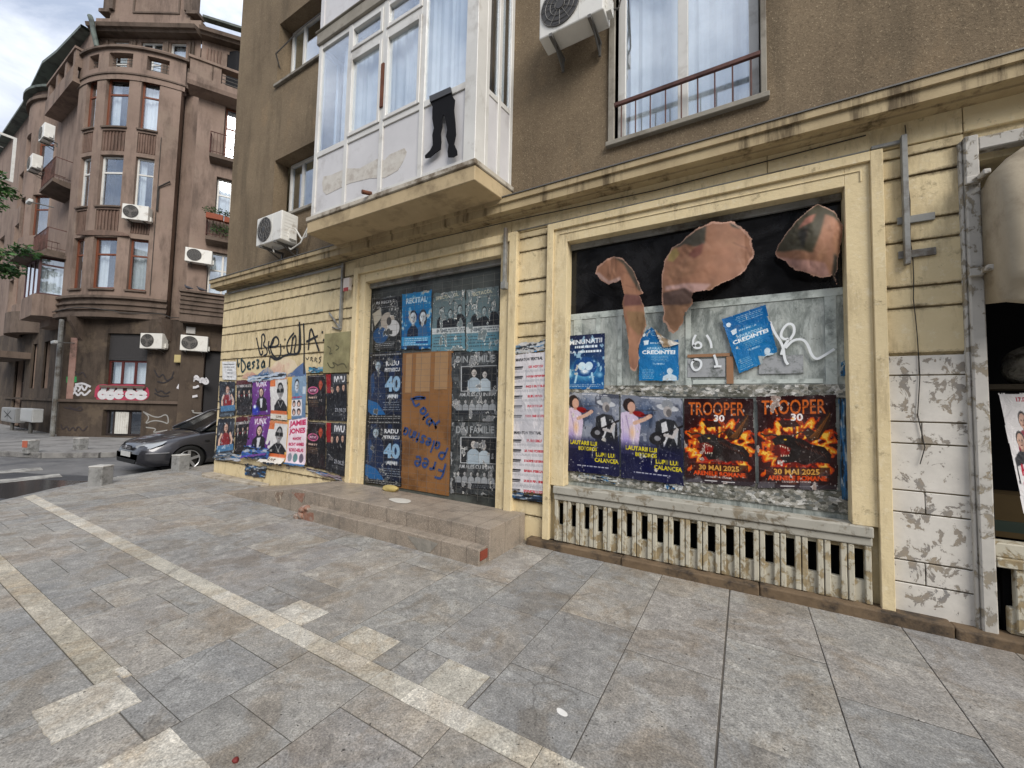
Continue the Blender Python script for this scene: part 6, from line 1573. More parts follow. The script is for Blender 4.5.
# left wing
m=MB(); 
X=lambda x:x+46
lh=[(X(-25.3),X(-24.5),5.6,7.9),(X(-25.3),X(-24.6),8.9,11.0),(X(-25.3),X(-24.6),12.2,14.3),(X(-27.3),X(-26.3),1.9,4.0),(X(-25.2),X(-24.6),.1,1.2),(X(-32.5),X(-30.5),.0,3.4),(X(-29.3),X(-28.5),1.9,4.0),(X(-36),X(-34.5),6,8),(X(-36),X(-34.5),9.2,11.2),(X(-36),X(-34.5),12.2,14.2),(X(-40),X(-38.5),6,8),(X(-40),X(-38.5),9.2,11.2)]
wall_faces(m,lw0,0,X(-23.9),-.05,17.6,lh,o=0,depth=.3)
m.face([(-46,4.95,0),(-46,20,0),(-46,20,17.6),(-46,4.95,17.6)])
m.build('main_wing_wall',M['far_wall'],far)
m=MB(); wall_faces(m,lw0,0,X(-23.25),-.05,4.9,[h for h in lh if h[3]<5],o=.06,depth=.1); band(m,lw0,X(-34),X(-23.25),rect_prof(.06,.14,1.36,1.46),30); m.build('ground_wall',M['far_ground'],far)
for h in lh: pane_frame(far,lw0,h[0],h[1],h[2],h[3],-.2,M['pvc'] if h[2]>5 and h[3]<12 else plain('dark_frame',rgb(52,40,36),.5),transom=.65,w=.07,depth=.06,bars=(.5,) if h[1]-h[0]>1 else ())
# second bow of the left wing
bow2=arc((-30.5,4.35),(1,0),0,3.2)
m=MB(); h2=[]
for a in (-1.9,-.45,1.0):
    for c,d in ((5.9,7.9),(9.2,11.2),(12.5,14.4)): h2.append((a,a+.9,c,d))
wall_faces(m,bow2,-2.6,2.6,4.6,16.,h2,o=0,depth=.2,step=.3)
for t in (-2.6,2.6): p=bow2(t,0); m.face([(p[0],p[1],4.6),(p[0],5.3,4.6),(p[0],5.3,16),(p[0],p[1],16)])
m.build('bay_wall',M['far_wall'],far)
for h in h2: pane_frame(far,bow2,*h,-.12,M['wood'],transom=.66,w=.07,depth=.06)
m=MB(); band(m,bow2,-2.7,2.7,rect_prof(-.3,.18,4.5,5.5),.3); band(m,bow2,-2.7,2.7,rect_prof(-.3,.12,15.95,16.1),.3); m.build('moulded_band',M['far_trim'],far)
m=MB(); P=[bow2(t,.25) for t in np.linspace(-2.7,2.7,14)]+[(-28.8,5.5),(-34,5.5)]; m.prism(P,lambda a,b,d:(a,b,d),16.4,16.52); m.build('copper_canopy',M['copper'],far)
m=MB(); P=[bow2(t,.0) for t in np.linspace(-2.6,2.6,14)]+[(-28.8,5.5),(-34,5.5)]; m.prism(P,lambda a,b,d:(a,b,d),16.0,16.399); m.build('bay_attic',M['far_wall'],far)
# long roof loggia slab above the left balconies
m=MB(); m.box(-28.1,-23.9,4.42,5.3,14.6,14.8); m.box(-28.1,-23.9,4.42,4.54,14.8,15.3); 
for x in (-28.0,-26.7,-25.4,-24.2): m.box(x,x+.3,4.45,4.65,15.3,16.0)
m.box(-28.1,-23.85,4.40,4.7,16.0,16.1); m.build('roof_loggia',M['far_wall'],far)
small_balcony(lw0,X(-26.4),X(-24.4),10.5,.75); small_balcony(lw0,X(-26.5),X(-24.3),7.5,.8)
# enclosed balcony
m=MB(); m.prism([(-26.6,4.9),(-26.6,4.0),(-24.4,3.95),(-24.1,4.2),(-24.1,4.9)],lambda a,b,d:(a,b,d),4.75,5.62); m.prism([(-26.5,4.9),(-26.1,4.5),(-24.7,4.5),(-24.2,4.9)],lambda a,b,d:(a,b,d),4.45,4.75); m.build('enclosed_balcony',M['far_wall'],far)
eb=straight((-26.55,4.05),(1,0)); ws=pane_frame(far,eb,0,2.1,5.63,7.15,0,plain('maroon_frame',rgb(70,36,36),.5),bars=(.33,.66),w=.06,curtain=(0,1),depth=.05,label='maroon framed glazing of the enclosed balcony')
es=straight((-24.38,4.02),(.25,.9)); pane_frame(far,es,.02,.85,5.63,7.15,0,plain('maroon_frame',rgb(70,36,36),.5),transom=.8,w=.07,curtain=(0,1),depth=.05,backing=False)
m=MB(); m.prism([(-27.0,4.95),(-27.0,3.6),(-24.1,3.55),(-23.9,4.95)],lambda a,b,d:(a,b,d),7.16,7.3); m.build('balcony_roof',M['far_trim'],far)
m=MB(); m.prism([(-34,4.9),(-34,3.9),(-29.5,3.9),(-29.5,4.9)],lambda a,b,d:(a,b,d),3.3,3.6); m.build('door_canopy',M['far_trim'],far)
m=MB(); 
for (x,y,z) in ((-33.9,3.9,1.0),): pass
# building mass and roof
m=MB(); P=[(-46,5.6),(-24.5,5.6),cha(-.5,-1.7),cha(4.0,-1.7),rw(1,-1.2),rw(14,-1.2),(-24,26),(-46,26)]
m.prism(P,lambda a,b,d:(a,b,d),0.,17.25); m.build('building_mass',M['room'],far)
m=MB(); m.prism([(-45.5,6),(-24,5.8),cha(4,-1.8),rw(14,-1.5),(-24,25.5),(-45.5,25.5)],lambda a,b,d:(a,b,d),17.3,17.5); m.build('roof',M['copper'],far)
# cables along the band
m=MB(); m.tube([(*bow(t,.24),4.98+.05*math.sin(t*2.1)-.05*(t>2)) for t in np.linspace(-.9,3.4,22)]+[(*cha(3.9,-.2),4.8),(*rw(.1,.1),4.75),(*rw(.2,.05),3.6)],.02,5)
m.tube([(*bow(2.95,.03),z) for z in np.linspace(12.3,5.7,12)],.012,5); m.tube([(*bow(3.0,.05),z) for z in (9.2,9.9,10.2)]+[(*bow(3.35,.08),10.5)],.03,5)
m.build('facade_cable',M['cable'],far)
# graffiti on the ground storey
cg=lambda px,py: px_on(px,py)
def px_on(px,py,off=.0):
    d=_F*F_PX+_R*(px-512)+_U*(384-py); n=Vector((dC[1],-dC[0],0)); p0=Vector((*g0(0,.012+off),0)); c=Vector((0,0,EYE)); t=(p0-c).dot(n)/d.dot(n); return c+d*t
def fstrokes(name,mat,lst,w,zoom,off=0,label=None):
    mb=MB()
    for si,s_ in enumerate(lst):
        pts=[px_on(*zoom(*p),off+.0006*si) for p in s_]
        for _ in range(2):
            q=[pts[0]]
            for a,b in zip(pts[:-1],pts[1:]): q+=[a*.75+b*.25,a*.25+b*.75]
            q.append(pts[-1]); pts=q
        n=len(mb.v); k=len(pts)
        for i,p in enumerate(pts):
            t=(pts[min(i+1,k-1)]-pts[max(i-1,0)]).normalized(); nn=Vector((dC[1],-dC[0],0)); s2=t.cross(nn)*w/2
            mb.v+=[tuple(p+s2),tuple(p-s2)]
        for i in range(k-1): a=n+2*i; mb.f.append((a,a+1,a+3,a+2)); mb.m.append(0)
    o=mb.build(name,mat,far)
    if label: o['label']=label
zg=lambda x,y:(100+x/6.98,370+y/6.98)
zl=lambda x,y:(x/6.4,340+y/6.4)
def ring(cx,cy,rx,ry,n=9): return [(cx+rx*math.cos(i*2*math.pi/n),cy+ry*math.sin(i*2*math.pi/n)) for i in range(n+1)]
pinkp=plain('pink_outline_spray',rgb(170,60,84),.6); whp=plain('white_fill_spray',rgb(206,204,206),.6)
fstrokes('graffiti',pinkp,[[(-25,190),(-20,120),(20,112),(60,120),(100,112),(150,118),(200,112),(250,120),(300,118),(330,140),(330,195),(250,205),(180,195),(120,205),(40,200),(-25,190)],[(-10,160),(330,160)]],.16,zg)
fstrokes('graffiti',whp,[ring(18,172,22,20),ring(70,176,22,20),ring(130,170,22,20),ring(216,172,28,20),ring(286,176,32,20),[(10,128),(45,135)],[(70,125),(100,140)],[(120,128),(160,130)],[(190,128),(230,132)],[(255,128),(300,130)]],.17,zg,.006,'white and pink bubble lettering under the shuttered window')
fstrokes('graffiti',whp,[[(600,90),(600,60),(630,60),(630,95),(600,95)],[(650,80),(670,30),(700,80),(680,60),(655,65)],[(700,90),(705,55),(730,65),(705,75),(735,95)],[(735,55),(760,85),(730,100),(738,60)],[(540,130),(560,90),(600,120),(560,150)],[(600,150),(640,140),(620,190),(680,180)],[(610,110),(660,125),(690,110)]],.09,zg,0,'white angular tag near the side door')
fstrokes('graffiti',plain('grey_spray',rgb(150,148,144),.6),[[(300,290),(350,330),(310,380),(370,350),(440,360),(480,380),(470,300),(400,340),(300,290)],[(320,400),(400,410),(360,440),(470,420)],[(600,290),(660,280),(640,300),(740,300)]],.045,zg,0,'thin grey scrawl beside the basement window')
fstrokes('graffiti',plain('dark_spray',rgb(46,42,44),.6),[[(380,0),(410,60),(440,20),(460,80),(500,60),(515,10)],[(400,80),(450,95),(510,50)],[(385,130),(400,160),(430,140),(455,170),(490,150)],[(380,160),(420,185),(480,180)],],.05,zg,0,'dark looping tag right of the shuttered window')
fstrokes('graffiti',whp,[[(440,290),(450,330),(470,300),(480,330)],[(490,320),(480,290),(520,300),(500,330)],[(520,290),(540,330),(560,290)],[(460,350),(480,330),(500,360),(520,330),(540,360),(580,320)],[(430,330),(450,360)],[(480,285),(530,275),(580,300)]],.08,zl,0,'white tangled tag beside the drainpipe')
fstrokes('graffiti',plain('green_spray',rgb(50,150,84),.6),[[(425,245),(490,245)],[(425,262),(490,260)]],.13,zl,0,'bright green painted arrow shape beside the drainpipe')
fstrokes('graffiti',plain('dark_spray_low',rgb(58,50,50),.6),[[(390,540),(400,580),(430,545),(440,590),(470,550),(480,590),(500,545),(530,590),(560,550)],[(440,420),(480,450),(520,420),(530,460),(410,430)],[(470,190),(500,230),(530,200),(550,240)]],.05,zl,0,'dark scribbled letters low on the dark ground storey')
# graffito box lamp
def wallbox(name,label,cat,s,z,w,h,mat,d=.15,path=None):
    path=path or g0; m=MB(); fr=lambda a,b,c:(*path(s+a,b),c); m.box(0,w,.002,d,z,z+h,fr=fr); m.box(.02,w-.02,d+.001,d+.008,z+.02,z+h-.02,fr=fr); o=m.build(name,mat,None,bevel=.01); return tag(o,label,cat)
wallbox('junction_box','small yellowish box hanging between the two street-level air conditioners','box',4.28,3.0,.26,.3,plain('yellowed_plastic',rgb(186,170,120),.5))
wallbox('junction_box','small white box just above the right street-level air conditioner','box',.12,4.15,.28,.26,plain('white_plastic_box',rgb(186,184,180),.5),path=rw)
def on_path(unit_args,path,t,label,z,group=None,w=.8,h=.55,d=.3,extra=None):
    u=ac_unit('air_conditioner',label,0,0,z,w,h,d,brackets=True)
    p=path(t,.05); q=path(t+.1,.05); ang=math.atan2(q[1]-p[1],q[0]-p[0]); u.location=(p[0],p[1],z); u.rotation_euler=(0,0,ang)
    return u
on_path(None,bow,2.45,'air conditioner under the right window of the bay, third storey',8.6,w=.85,h=.6)
on_path(None,g0,3.5,'street-level air conditioner beside the dark roller shutter',3.5,w=.85,h=.6)
on_path(None,rw,.42,'street-level air conditioner on the side wing, right of the yellowish box',3.45,w=.85,h=.6)
on_path(None,rw,.38,'air conditioner on the side wing above the ribbed parapet',6.95,w=.85,h=.55)
on_path(None,lw0,X(-24.7),'upper of two air conditioners over the iron balcony, left of the bay',12.0,w=.8,h=.6).location.y-=.75
on_path(None,lw0,X(-26.3),'lower of two air conditioners over the iron balcony, left of the bay',11.2,w=.8,h=.6).location.y-=.75
# flower boxes
fbx=thing('flower_box','terracotta flower boxes with trailing plants on the side wing balcony','flower box',(*rw(1.1,.4),8.8))
m=MB(); fr=lambda a,b,c:(*rw(a,b),c)
m.box(.55,1.1,.34,.56,8.75,8.97,fr=fr); m.box(1.14,2.0,.34,.56,8.72,8.94,fr=fr); m.build('trough',plain('terracotta',rgb(134,72,50),.8),fbx,bevel=.01)
leafm=NT('leaf'); lc=leafm.attr(); LM=leafm.done(lc,.6,.3)
def leaves(mb,c,r,n,size,rs,cols):
    for _ in range(n):
        d=Vector((rs.gauss(0,1),rs.gauss(0,1),rs.gauss(0,1))).normalized()*(rs.random()**.5)
        p=Vector(c)+Vector((d.x*r[0],d.y*r[1],d.z*r[2])); a=Vector((rs.uniform(-1,1),rs.uniform(-1,1),rs.uniform(-.6,.6))).normalized(); b=a.cross(Vector((rs.uniform(-1,1),rs.uniform(-1,1),rs.uniform(-1,1)))).normalized(); s=size*rs.uniform(.6,1.3)
        mb.face([p-a*s,p+b*s*.35,p+a*s,p-b*s*.35]); mb.c.append(rs.choice(cols))
rs=random.Random(9); greens=[(.035,.075,.02,1),(.05,.1,.03,1),(.07,.13,.035,1),(.03,.06,.025,1)]
m=MB(); 
for s_ in np.linspace(.55,2.0,8): p=rw(s_,.45); leaves(m,(p[0],p[1],9.05+.1*rs.random()),(.16,.16,.16),60,.05,rs,greens)
for s_ in np.linspace(.8,1.8,6): p=rw(s_,.42); leaves(m,(p[0],p[1],8.4),(.2,.12,.28),70,.05,rs,greens)
m.build('foliage',LM,fbx)
# pigeons on the parapet
def pigeon(x,y,z,ang,label):
    t=thing('pigeon',label,'pigeon',(x,y,z),'pigeons on the ribbed parapet')
    m=MB(); c,s=math.cos(ang),math.sin(ang); f=lambda a,b,cc:(x+a*c-b*s,y+a*s+b*c,z+cc)
    st_=[(-.22,.075,.008,.02),(-.12,.09,.03,.03),(-.04,.11,.06,.055),(.04,.13,.065,.065),(.10,.155,.05,.05),(.135,.19,.03,.033),(.15,.215,.028,.03),(.17,.225,.022,.022),(.19,.222,.006,.006),(.21,.215,.002,.002)]
    for a,h,rx,rz in st_:
        for k in range(10): an=2*math.pi*k/10; m.v.append(f(a,rx*math.cos(an),h+rz*math.sin(an)))
    for i in range(len(st_)-1):
        for k in range(10): p=i*10+k;q=i*10+(k+1)%10; m.f.append((p,q,q+10,p+10)); m.m.append(0)
    m.f.append(tuple(range(10))); m.m.append(0)
    m.build('body',plain('pigeon_feathers',rgb(58,58,64),.6),t,smooth=True)
    m=MB()
    for b in (-.02,.02): m.tube([f(.0,b,.08),f(.01,b,.0)],.005,5)
    m.build('leg',plain('pigeon_leg',rgb(150,70,60),.6),t)
p=rw(.15,.45); pigeon(p[0],p[1],5.765,R(200),'dark pigeon perched at the left end of the ribbed parapet')
p=rw(.55,.45); pigeon(p[0],p[1],5.765,R(210),'dark pigeon perched a little further right on the ribbed parapet')
# electricity cabinets at the foot of the left wing
def cabinet(px0,px1,py0,py1,Y,label,mat):
    x0,z1=at(px0,py0,Y); x1,_=at(px1,py0,Y); _,z0=at(px0,py1,Y); t=thing('utility_cabinet',label,'utility cabinet',((x0+x1)/2,Y,0))
    m=MB(); m.box(x0,x1,Y,Y+.3,z0,z1); m.build('casing',mat,t,bevel=.02)
    m=MB(); m.box(x0+.04,x1-.04,Y-.012,Y-.002,z0+.06,z1-.06); m.build('door',mat,t,bevel=.005)
    m=MB(); m.tube([((x0+x1)/2,Y+.15,0),((x0+x1)/2,Y+.15,z0)],.06,8); m.build('post',M['bracket'],t)
    return t,x0,x1,z0,z1
t,x0,x1,z0,z1=cabinet(2,16,407,421,4.2,'pale grey utility cabinet with a black scribble, at the far left',plain('grey_cabinet',rgb(140,140,138),.5))
m=MB(); 
for a,b in (((.2,.75),(.8,.25)),((.3,.3),(.7,.8)),((.5,.9),(.5,.1))):
    ribbon(m,[(x0+(x1-x0)*a[0],z0+(z1-z0)*a[1]),(x0+(x1-x0)*.5,z0+(z1-z0)*.5),(x0+(x1-x0)*b[0],z0+(z1-z0)*b[1])],.05,4.185)
m.build('scribble',M['black_paint'],t)
cabinet(21,33,408,421,4.25,'white utility cabinet beside the grey scribbled one',plain('white_cabinet',rgb(190,190,186),.5))
def lampbox(px,py,Y,label):
    x,z=at(px,py,Y); t=thing('security_camera',label,'camera',(x,Y+.3,z)); m=MB(); m.box(x-.22,x+.22,Y,Y+.12,z-.06,z+.06); m.build('housing',plain('white_housing',rgb(200,200,196),.5),t,bevel=.02)
    m=MB(); m.tube([(x,Y+.1,z),(x,Y+.65,z+.05)],.02,6); m.build('arm',M['bracket'],t)
lampbox(52,342,4.3,'white camera on an arm left of the drainpipe'); 
lampbox(27,201,3.3,'small white camera high on the second bay')
# antenna sticks
m=MB(); m.tube([(-33.5,4.0,14.5),(-34.3,2.6,14.9)],.03,5); o=m.build('antenna_arm',M['bracket'],far)
m=MB(); p=at(35,150,4.2); 
# open window leaf on the second bay
x,z=at(13,160,3.4)
ow=MB(); fr=lambda a,b,c:(x+b,3.45-.9+a,c)
for (a,b,c,d) in ((0,.9,z-.95,z-.86),(0,.9,z+.86,z+.95),(0,.09,z-.86,z+.86),(.81,.9,z-.86,z+.86)): ow.box(a,b,0,.05,c,d,fr=fr)
ow.build('open_window_leaf',M['pvc'],far)
# ================================================================== CAR
car=thing('parked_car','dark grey hatchback parked along the side street kerb with its bonnet towards the crossing','car',(-12.25,5.4,-.14))
CX,CY,CZ=-12.08,3.52,-.14    # centre line, front bumper, ground
def cf(l,w,z): return (CX+w,CY+l,CZ+z)   # l from the front, w to the camera side (+X)
def lerp_tab(t,x):
    for (a,p),(b,q) in zip(t[:-1],t[1:]):
        if x<=b: k=(x-a)/(b-a); k=max(0,min(1,k)); return p+(q-p)*k
    return t[-1][1]
top=[(0,.52),(.06,.66),(.2,.74),(.6,.86),(1.1,.97),(1.35,1.0),(2.,1.0),(3.4,1.02),(4.1,1.0),(4.22,.8)]
half=[(0,.60),(.08,.70),(.25,.79),(.6,.85),(1.2,.875),(3.2,.88),(3.9,.82),(4.2,.70)]
paint=NT('dark_grey_car_paint'); paint.b.inputs['Coat Weight'].default_value=.8; paint.b.inputs['Coat Roughness'].default_value=.05; M['car']=paint.done(rgb(58,58,63),.3,.5,.5)
stn=[0,.03,.08,.16,.28,.45,.65,.9,1.15,1.35,1.8,2.3,2.8,3.3,3.7,3.95,4.1,4.18,4.22]
m=MB(); K=0
for l in stn:
    h=lerp_tab(top,l); w=lerp_tab(half,l); bot=.2 if 0.1<l<4.1 else .27
    bump=.02
    sec=[(0,h),(w*.45,h-.005),(w*.78,h-.03),(w*.92,h-.075),(w*.975,h-.14),(w*1.0,h*.62+.02),(w*1.005,.48),(w*.995,.36),(w*.97,.28),(w*.9,bot),(0,bot)]
    K=len(sec); full=sec+[(-a,b) for a,b in sec[-2:0:-1]]
    for a,b in full: m.v.append(cf(l,a,b))
NK=2*K-2
for i in range(len(stn)-1):
    for j in range(NK): a=i*NK+j;b=i*NK+(j+1)%NK; m.f.append((a,b,b+NK,a+NK)); m.m.append(0)
m.f.append(tuple(range(NK))); m.m.append(0); m.f.append(tuple((len(stn)-1)*NK+j for j in range(NK))); m.m.append(0)
body=m.build('body',M['car'],None,smooth=True)
# wheel arches cut out
cut=MB()
for l in (.86,3.48):
    cut.tube([cf(l,1.2,.31),cf(l,.50,.31)],.355,40); cut.tube([cf(l,-1.2,.31),cf(l,-.50,.31)],.355,40)
cuto=cut.build('cutter',M['black'],None)
bo_=body.modifiers.new('b','BOOLEAN'); bo_.object=cuto; bo_.operation='DIFFERENCE'; bo_.solver='EXACT'
bpy.context.view_layer.update(); dg=bpy.context.evaluated_depsgraph_get(); me=bpy.data.meshes.new_from_object(body.evaluated_get(dg)); 
body.modifiers.clear(); body.data=me; bpy.data.objects.remove(cuto)
body.parent=car; body.matrix_parent_inverse=Matrix.Translation(-Vector(car.location))
try: me.set_sharp_from_angle(angle=R(35))
except Exception: pass
# greenhouse
gh=[(1.08,.985,.72,.985),(1.4,1.18,.67,1.0),(1.8,1.42,.61,1.0),(2.05,1.49,.58,1.0),(3.0,1.50,.57,1.01),(3.6,1.43,.57,1.02),(3.95,1.15,.6,1.02),(4.08,1.0,.66,1.0)]
m=MB(); k=0
for l,h,tw,bz in gh:
    bw=.80 if l>1.3 else .78
    sec=[(0,h),(tw*.7,h-.012),(tw,h-.05),(bw,bz-.03)]; k=len(sec)
    full=sec+[(-a,b) for a,b in sec[:0:-1]]
    for a,b in full: m.v.append(cf(l,a,b))
n=2*k-1
for i in range(len(gh)-1):
    for j in range(n-0):
        a=i*n+j;b=i*n+(j+1)%n
        if j==k-1: continue
        m.f.append((a,b,b+n,a+n)); m.m.append(0)
gho=m.build('windows',plain('dark_car_glass',rgb(22,26,28),.05,.8),car,smooth=False)
# roof skin, pillars
m=MB()
for i in range(3,6):
    l0,h0,t0,_=gh[i]; l1,h1,t1,_=gh[i+1] if i+1<len(gh) else gh[i]
    m.face([cf(l0,-t0*1.0,h0-.035),cf(l0,-t0*.6,h0+.008),cf(l1,-t1*.6,h1+.008),cf(l1,-t1,h1-.035)]); m.face([cf(l0,-t0*.6,h0+.008),cf(l0,t0*.6,h0+.008),cf(l1,t1*.6,h1+.008),cf(l1,-t1*.6+2*t1*.6,h1+.008)][:2]+[cf(l1,t1*.6,h1+.008),cf(l1,-t1*.6,h1+.008)]); m.face([cf(l0,t0*.6,h0+.008),cf(l0,t0,h0-.035),cf(l1,t1,h1-.035),cf(l1,t1*.6,h1+.008)])
for s_ in (-1,1):
    m.tube([cf(1.1,s_*.785,.975),cf(1.4,s_*.70,1.16),cf(1.8,s_*.62,1.40),cf(2.05,s_*.59,1.465),cf(3.,s_*.585,1.47),cf(3.6,s_*.58,1.40),cf(4.02,s_*.66,1.05)],.028,8)
    m.tube([cf(2.55,s_*.825,.99),cf(2.5,s_*.60,1.39)],.03,8); m.tube([cf(3.35,s_*.825,1.0),cf(3.3,s_*.60,1.37)],.03,8)
m.build('roof',M['car'],car,smooth=True)
tyre=plain('tyre_rubber',rgb(30,30,30),.85,.2); rim=plain('alloy_rim',rgb(168,168,170),.3,.6,.6)
for l in (.86,3.48):
    for s_ in (1,-1):
        m=MB(); pr=[(.31,0),(.318,.03),(.318,.15),(.31,.18),(.22,.185),(.215,0)]; seg=40
        for q in range(seg):
            a=2*math.pi*q/seg
            for r_,w_ in pr: m.v.append(cf(l+r_*math.cos(a),s_*(.86-.185+w_),.315+r_*math.sin(a)))
        kk=len(pr)
        for q in range(seg):
            for j in range(kk): a=q*kk+j;b=q*kk+(j+1)%kk;c=((q+1)%seg)*kk; m.f.append((a,b,c+(j+1)%kk,c+j)); m.m.append(0)
        w=m.build('wheel',tyre,car,smooth=True)
        m=MB(); seg=30
        pts=[cf(l+.215*math.cos(a),s_*.845,.315+.215*math.sin(a)) for a in np.linspace(0,2*math.pi,31)]; m.tube(pts,.014,6)
        for q in range(5):
            a=q*2*math.pi/5+.3; ca,sa=math.cos(a),math.sin(a)
            m.prism([(.03*-sa,.03*ca),(.21*ca-.028*sa,.21*sa+.028*ca),(.21*ca+.028*sa,.21*sa-.028*ca),(.03*sa,-.03*ca)],lambda u,v,d:cf(l+u,s_*d,.315+v),.825,.848)
        m.tube([cf(l,s_*.82,.315),cf(l,s_*.855,.315)],.05,14); m.build('rim',rim,w)
        m=MB(); m.tube([cf(l,s_*.74,.315),cf(l,s_*.76,.315)],.2,20); m.build('brake_disc',M['ac_dark'],w)
# face of the car
lampm=NT('headlamp_glass'); lampm.b.inputs['Coat Weight'].default_value=1.; LMP=lampm.done(rgb(150,154,158),.3,.5)
for s_ in (1,-1):
    m=MB(); P=[(.05,.36,.61),(.05,.36,.655),(.12,.52,.70),(.34,.74,.755),(.46,.79,.77),(.36,.83,.70),(.18,.75,.61),(.08,.5,.6)]
    pts=[cf(a-.012,s_*(b+.012),c) for a,b,c in P]; cen=sum((Vector(p) for p in pts),Vector())/len(pts)+Vector((s_*.02,-.03,.02)); n=len(m.v); m.v+=[tuple(p) for p in pts]+[tuple(cen)]
    for i in range(len(pts)): m.f.append((i,(i+1)%len(pts),len(pts))); m.m.append(0)
    m.build('headlight',LMP,car,smooth=True)
m=MB(); 
for s_ in (-1,1): m.prism([(.05,.56),(.27,.56),(.27,.655),(.05,.665)],lambda u,v,d:cf(-.012+d,s_*u,v),-.004,.02)
m.build('grille',plain('grille_plastic',rgb(26,26,28),.4),car)
m=MB(); 
for s_ in (-1,1):
    for z in (.585,.62): m.box(CX+min(s_*.05,s_*.26),CX+max(s_*.05,s_*.26),CY-.022,CY-.017,CZ+z,CZ+z+.012)
m.prism([(0,.56),(.045,.61),(0,.66),(-.045,.61)],lambda u,v,d:cf(d,u,v),-.03,-.01); m.build('badge_and_bars',rim,car)
m=MB(); m.prism([(-.5,.27),(.5,.27),(.55,.36),(-.55,.36)],lambda u,v,d:cf(d,u,v),-.012,.02); m.build('lower_intake',plain('intake',rgb(20,20,20),.7),car)
m=MB(); m.box(CX-.26,CX+.26,CY-.026,CY-.014,CZ+.41,CZ+.52); npl=m.build('number_plate',plain('plate_white',rgb(196,196,192),.5),car)
m=MB(); 
for s_ in (1,): m.tube([cf(.06,s_*.6,.5),cf(.16,s_*.77,.5),cf(.3,s_*.815,.5),cf(.48,s_*.85,.5)],.014,6); m.tube([cf(.06,-s_*.6,.5),cf(.16,-s_*.77,.5),cf(.3,-s_*.815,.5)],.014,6); m.tube([cf(1.35,s_*.885,.47),cf(2.3,s_*.89,.47),cf(3.05,s_*.89,.47)],.016,6)
m.build('bumper_strip',plain('trim_strip',rgb(112,112,114),.35,.5),car)
for s_ in (1,-1):
    m=crumple(cf(1.55,s_*.97,1.03),.1,3,(.95,.55,.65)); mr=m.build('wing_mirror',M['car'],car,smooth=True)
    m=MB(); m.tube([cf(1.5,s_*.8,1.0),cf(1.54,s_*.92,1.02)],.02,6); m.build('mirror_arm',M['black'],mr)
m=MB()
for l in (1.36,2.5): m.tube([cf(l,.884,.95),cf(l+.0,.893,.6),cf(l+.03,.885,.3)],.004,5)
m.box(CX+.886,CX+.905,CY+2.22,CY+2.4,CZ+.80,CZ+.83); m.box(CX+.878,CX+.89,CY+1.15,CY+1.24,CZ+.72,CZ+.75)
m.build('door_seam',plain('seam_black',rgb(20,20,22),.6),car)
m=MB(); m.box(CX-.7,CX+.7,CY+.4,CY+3.9,CZ+.14,CZ+.26); m.build('underbody',M['black'],car)

# ================================================================== TREE at the left
tr=thing('street_tree','leafy green street tree reaching in from the left edge','tree',(-20.3,.55,0))
TY=.35
m=MB(); m.tube([(-20.3,.9,-.1),(-20.25,.95,2.),(-20.4,1.1,4.),(-20.2,1.3,6.5)],[.2,.17,.14,.09],10)
rs=random.Random(4)
tips=[]
for k in range(9):
    a=k*.8+rs.random()*.5; L=rs.uniform(1.2,2.0); z0=4.2+.35*k*.8; tip=Vector((-20.3+math.cos(a)*L,1.1+math.sin(a)*L,z0+rs.uniform(.8,1.5))); m.tube([(-20.35,1.1,z0),tuple(Vector((-20.35,1.1,z0)).lerp(tip,.5)+Vector((0,0,.25))),tuple(tip)],[.06,.04,.015],6); tips.append(tip)
m.v=[(a,b-TY,c) for a,b,c in m.v]; m.build('trunk',plain('bark',rgb(74,62,52),.9),tr)
m=MB(); gg=[(.028,.075,.02,1),(.04,.1,.028,1),(.06,.135,.035,1),(.03,.085,.03,1),(.05,.11,.02,1)]
for tip in tips+[Vector((-20.2,1.3,7.2)),Vector((-19.5,1.6,6.4)),Vector((-19.4,1.9,7.0)),Vector((-19.2,1.5,7.6)),Vector((-19.6,1.2,6.9))]:
    for q in range(6):
        c=tip+Vector((rs.gauss(0,.45),rs.gauss(0,.45),rs.gauss(0,.35))); leaves(m,c,(.42,.42,.26),150,.09,rs,gg)
m.v=[(a[0],a[1]-TY,a[2]) for a in m.v]; m.build('crown',LM,tr)
# ================================================================== street side opposite (behind the camera, mirrored in the dark glass)
op=thing('opposite_building','grey apartment block across the street, behind the viewer','building',(0,-22,0))
os_=straight((30,-20),(-1,0)); m=MB(); hh=[(3+4*i,4.4+4*i,3.2+3.2*j,5.0+3.2*j) for i in range(13) for j in range(4)]
wall_faces(m,os_,0,56,-.2,15.,hh,o=0,depth=.25); m.face([(30,-20,15),(-26,-20,15),(-26,-30,15),(30,-30,15)]); m.face([(30,-20,0),(30,-30,0),(30,-30,15),(30,-20,15)]); m.face([(-26,-20,0),(-26,-30,0),(-26,-30,15),(-26,-20,15)]); m.build('wall',stucco('opposite_stucco',rgb(110,106,100),rgb(126,120,112),rgb(84,80,76),rgb(120,112,100)),op)
m=MB(); m.box(-25.5,29.5,-20.4,-20.3,0,14.5); m.build('windows',plain('opposite_glass',rgb(26,30,34),.08,.6),op)

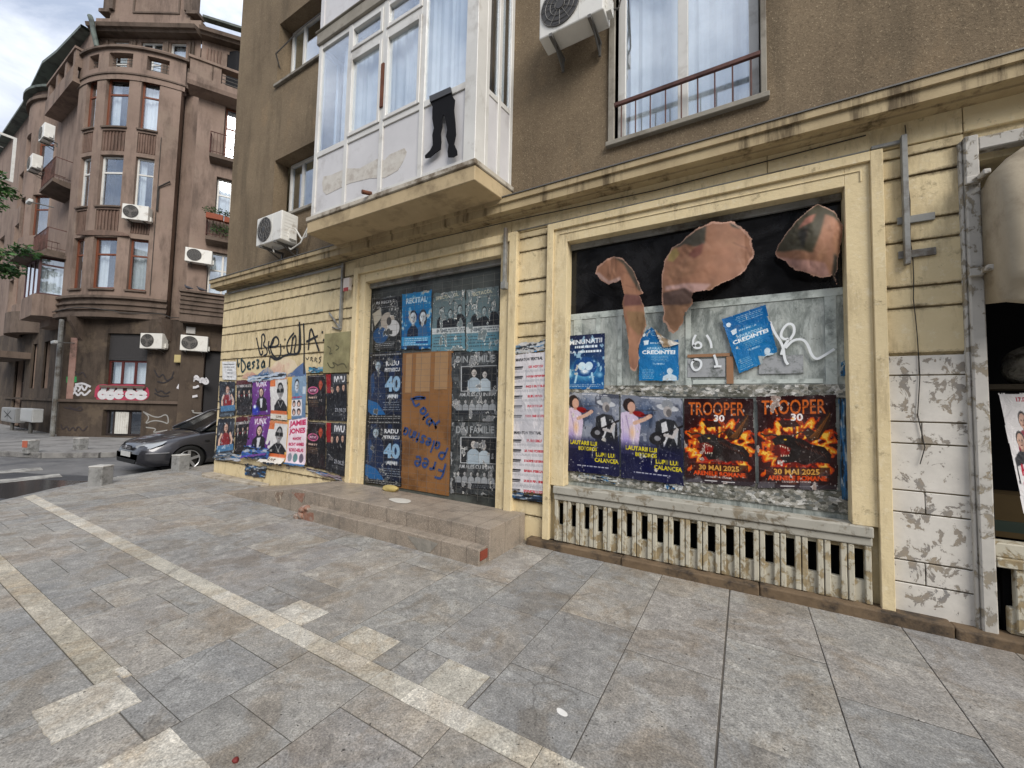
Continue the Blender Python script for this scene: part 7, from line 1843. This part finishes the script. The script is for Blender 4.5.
# ================================================================== SKY, SUN, VIEW
w=bpy.data.worlds.new('World'); scene.world=w; w.use_nodes=True; nt=w.node_tree; N=nt.nodes; N.clear()
out=N.new('ShaderNodeOutputWorld'); sky=N.new('ShaderNodeTexSky'); sky.sky_type='NISHITA'; sky.sun_disc=False; SUN_EL,SUN_ROT=R(38),R(125); sky.sun_elevation=SUN_EL; sky.sun_rotation=SUN_ROT
b1=N.new('ShaderNodeBackground'); b1.inputs[1].default_value=.09; nt.links.new(sky.outputs[0],b1.inputs[0])
tc=N.new('ShaderNodeTexCoord'); mp=N.new('ShaderNodeMapping'); mp.inputs['Scale'].default_value=(1,1,2.2); mp.inputs['Rotation'].default_value=(.3,.2,.5); nt.links.new(tc.outputs['Generated'],mp.inputs[0])
no=N.new('ShaderNodeTexNoise'); no.inputs['Scale'].default_value=3.2; no.inputs['Detail'].default_value=8; no.inputs['Roughness'].default_value=.6; no.inputs['Distortion'].default_value=.4; nt.links.new(mp.outputs[0],no.inputs[0])
rp_=N.new('ShaderNodeValToRGB'); rp_.color_ramp.elements[0].position=.36; rp_.color_ramp.elements[0].color=rgb(150,160,178); rp_.color_ramp.elements[1].position=.66; rp_.color_ramp.elements[1].color=rgb(226,229,236); nt.links.new(no.outputs[0],rp_.inputs[0])
sx=N.new('ShaderNodeSeparateXYZ'); nt.links.new(tc.outputs['Generated'],sx.inputs[0]); mr=N.new('ShaderNodeMapRange'); mr.inputs[1].default_value=.0; mr.inputs[2].default_value=1.; mr.inputs[3].default_value=CLOUD*.4; mr.inputs[4].default_value=CLOUD; nt.links.new(sx.outputs[2],mr.inputs[0])
b2=N.new('ShaderNodeBackground'); nt.links.new(rp_.outputs[0],b2.inputs[0]); nt.links.new(mr.outputs[0],b2.inputs[1])
mx=N.new('ShaderNodeMixShader'); mx.inputs[0].default_value=.88; nt.links.new(b1.outputs[0],mx.inputs[1]); nt.links.new(b2.outputs[0],mx.inputs[2]); nt.links.new(mx.outputs[0],out.inputs[0])
sd=bpy.data.lights.new('sun','SUN'); sd.energy=SUN_E; sd.angle=R(30); sd.color=(1,.95,.88); so=bpy.data.objects.new('sun',sd); COL.objects.link(so)
# sun_rotation: azimuth from +Y clockwise
dirv=Vector((math.sin(SUN_ROT)*math.cos(SUN_EL),math.cos(SUN_ROT)*math.cos(SUN_EL),math.sin(SUN_EL))); so.rotation_euler=(-dirv).to_track_quat('-Z','Y').to_euler()
vs=scene.view_settings; vs.view_transform='Standard'; vs.look='None'; vs.gamma=1; vs.use_curve_mapping=False; vs.exposure=EXPO
scene.cycles.max_bounces=6; scene.cycles.diffuse_bounces=3; scene.cycles.glossy_bounces=3; scene.cycles.transparent_max_bounces=12; scene.cycles.use_denoising=True
try: scene.cycles.use_adaptive_sampling=True
except Exception: pass
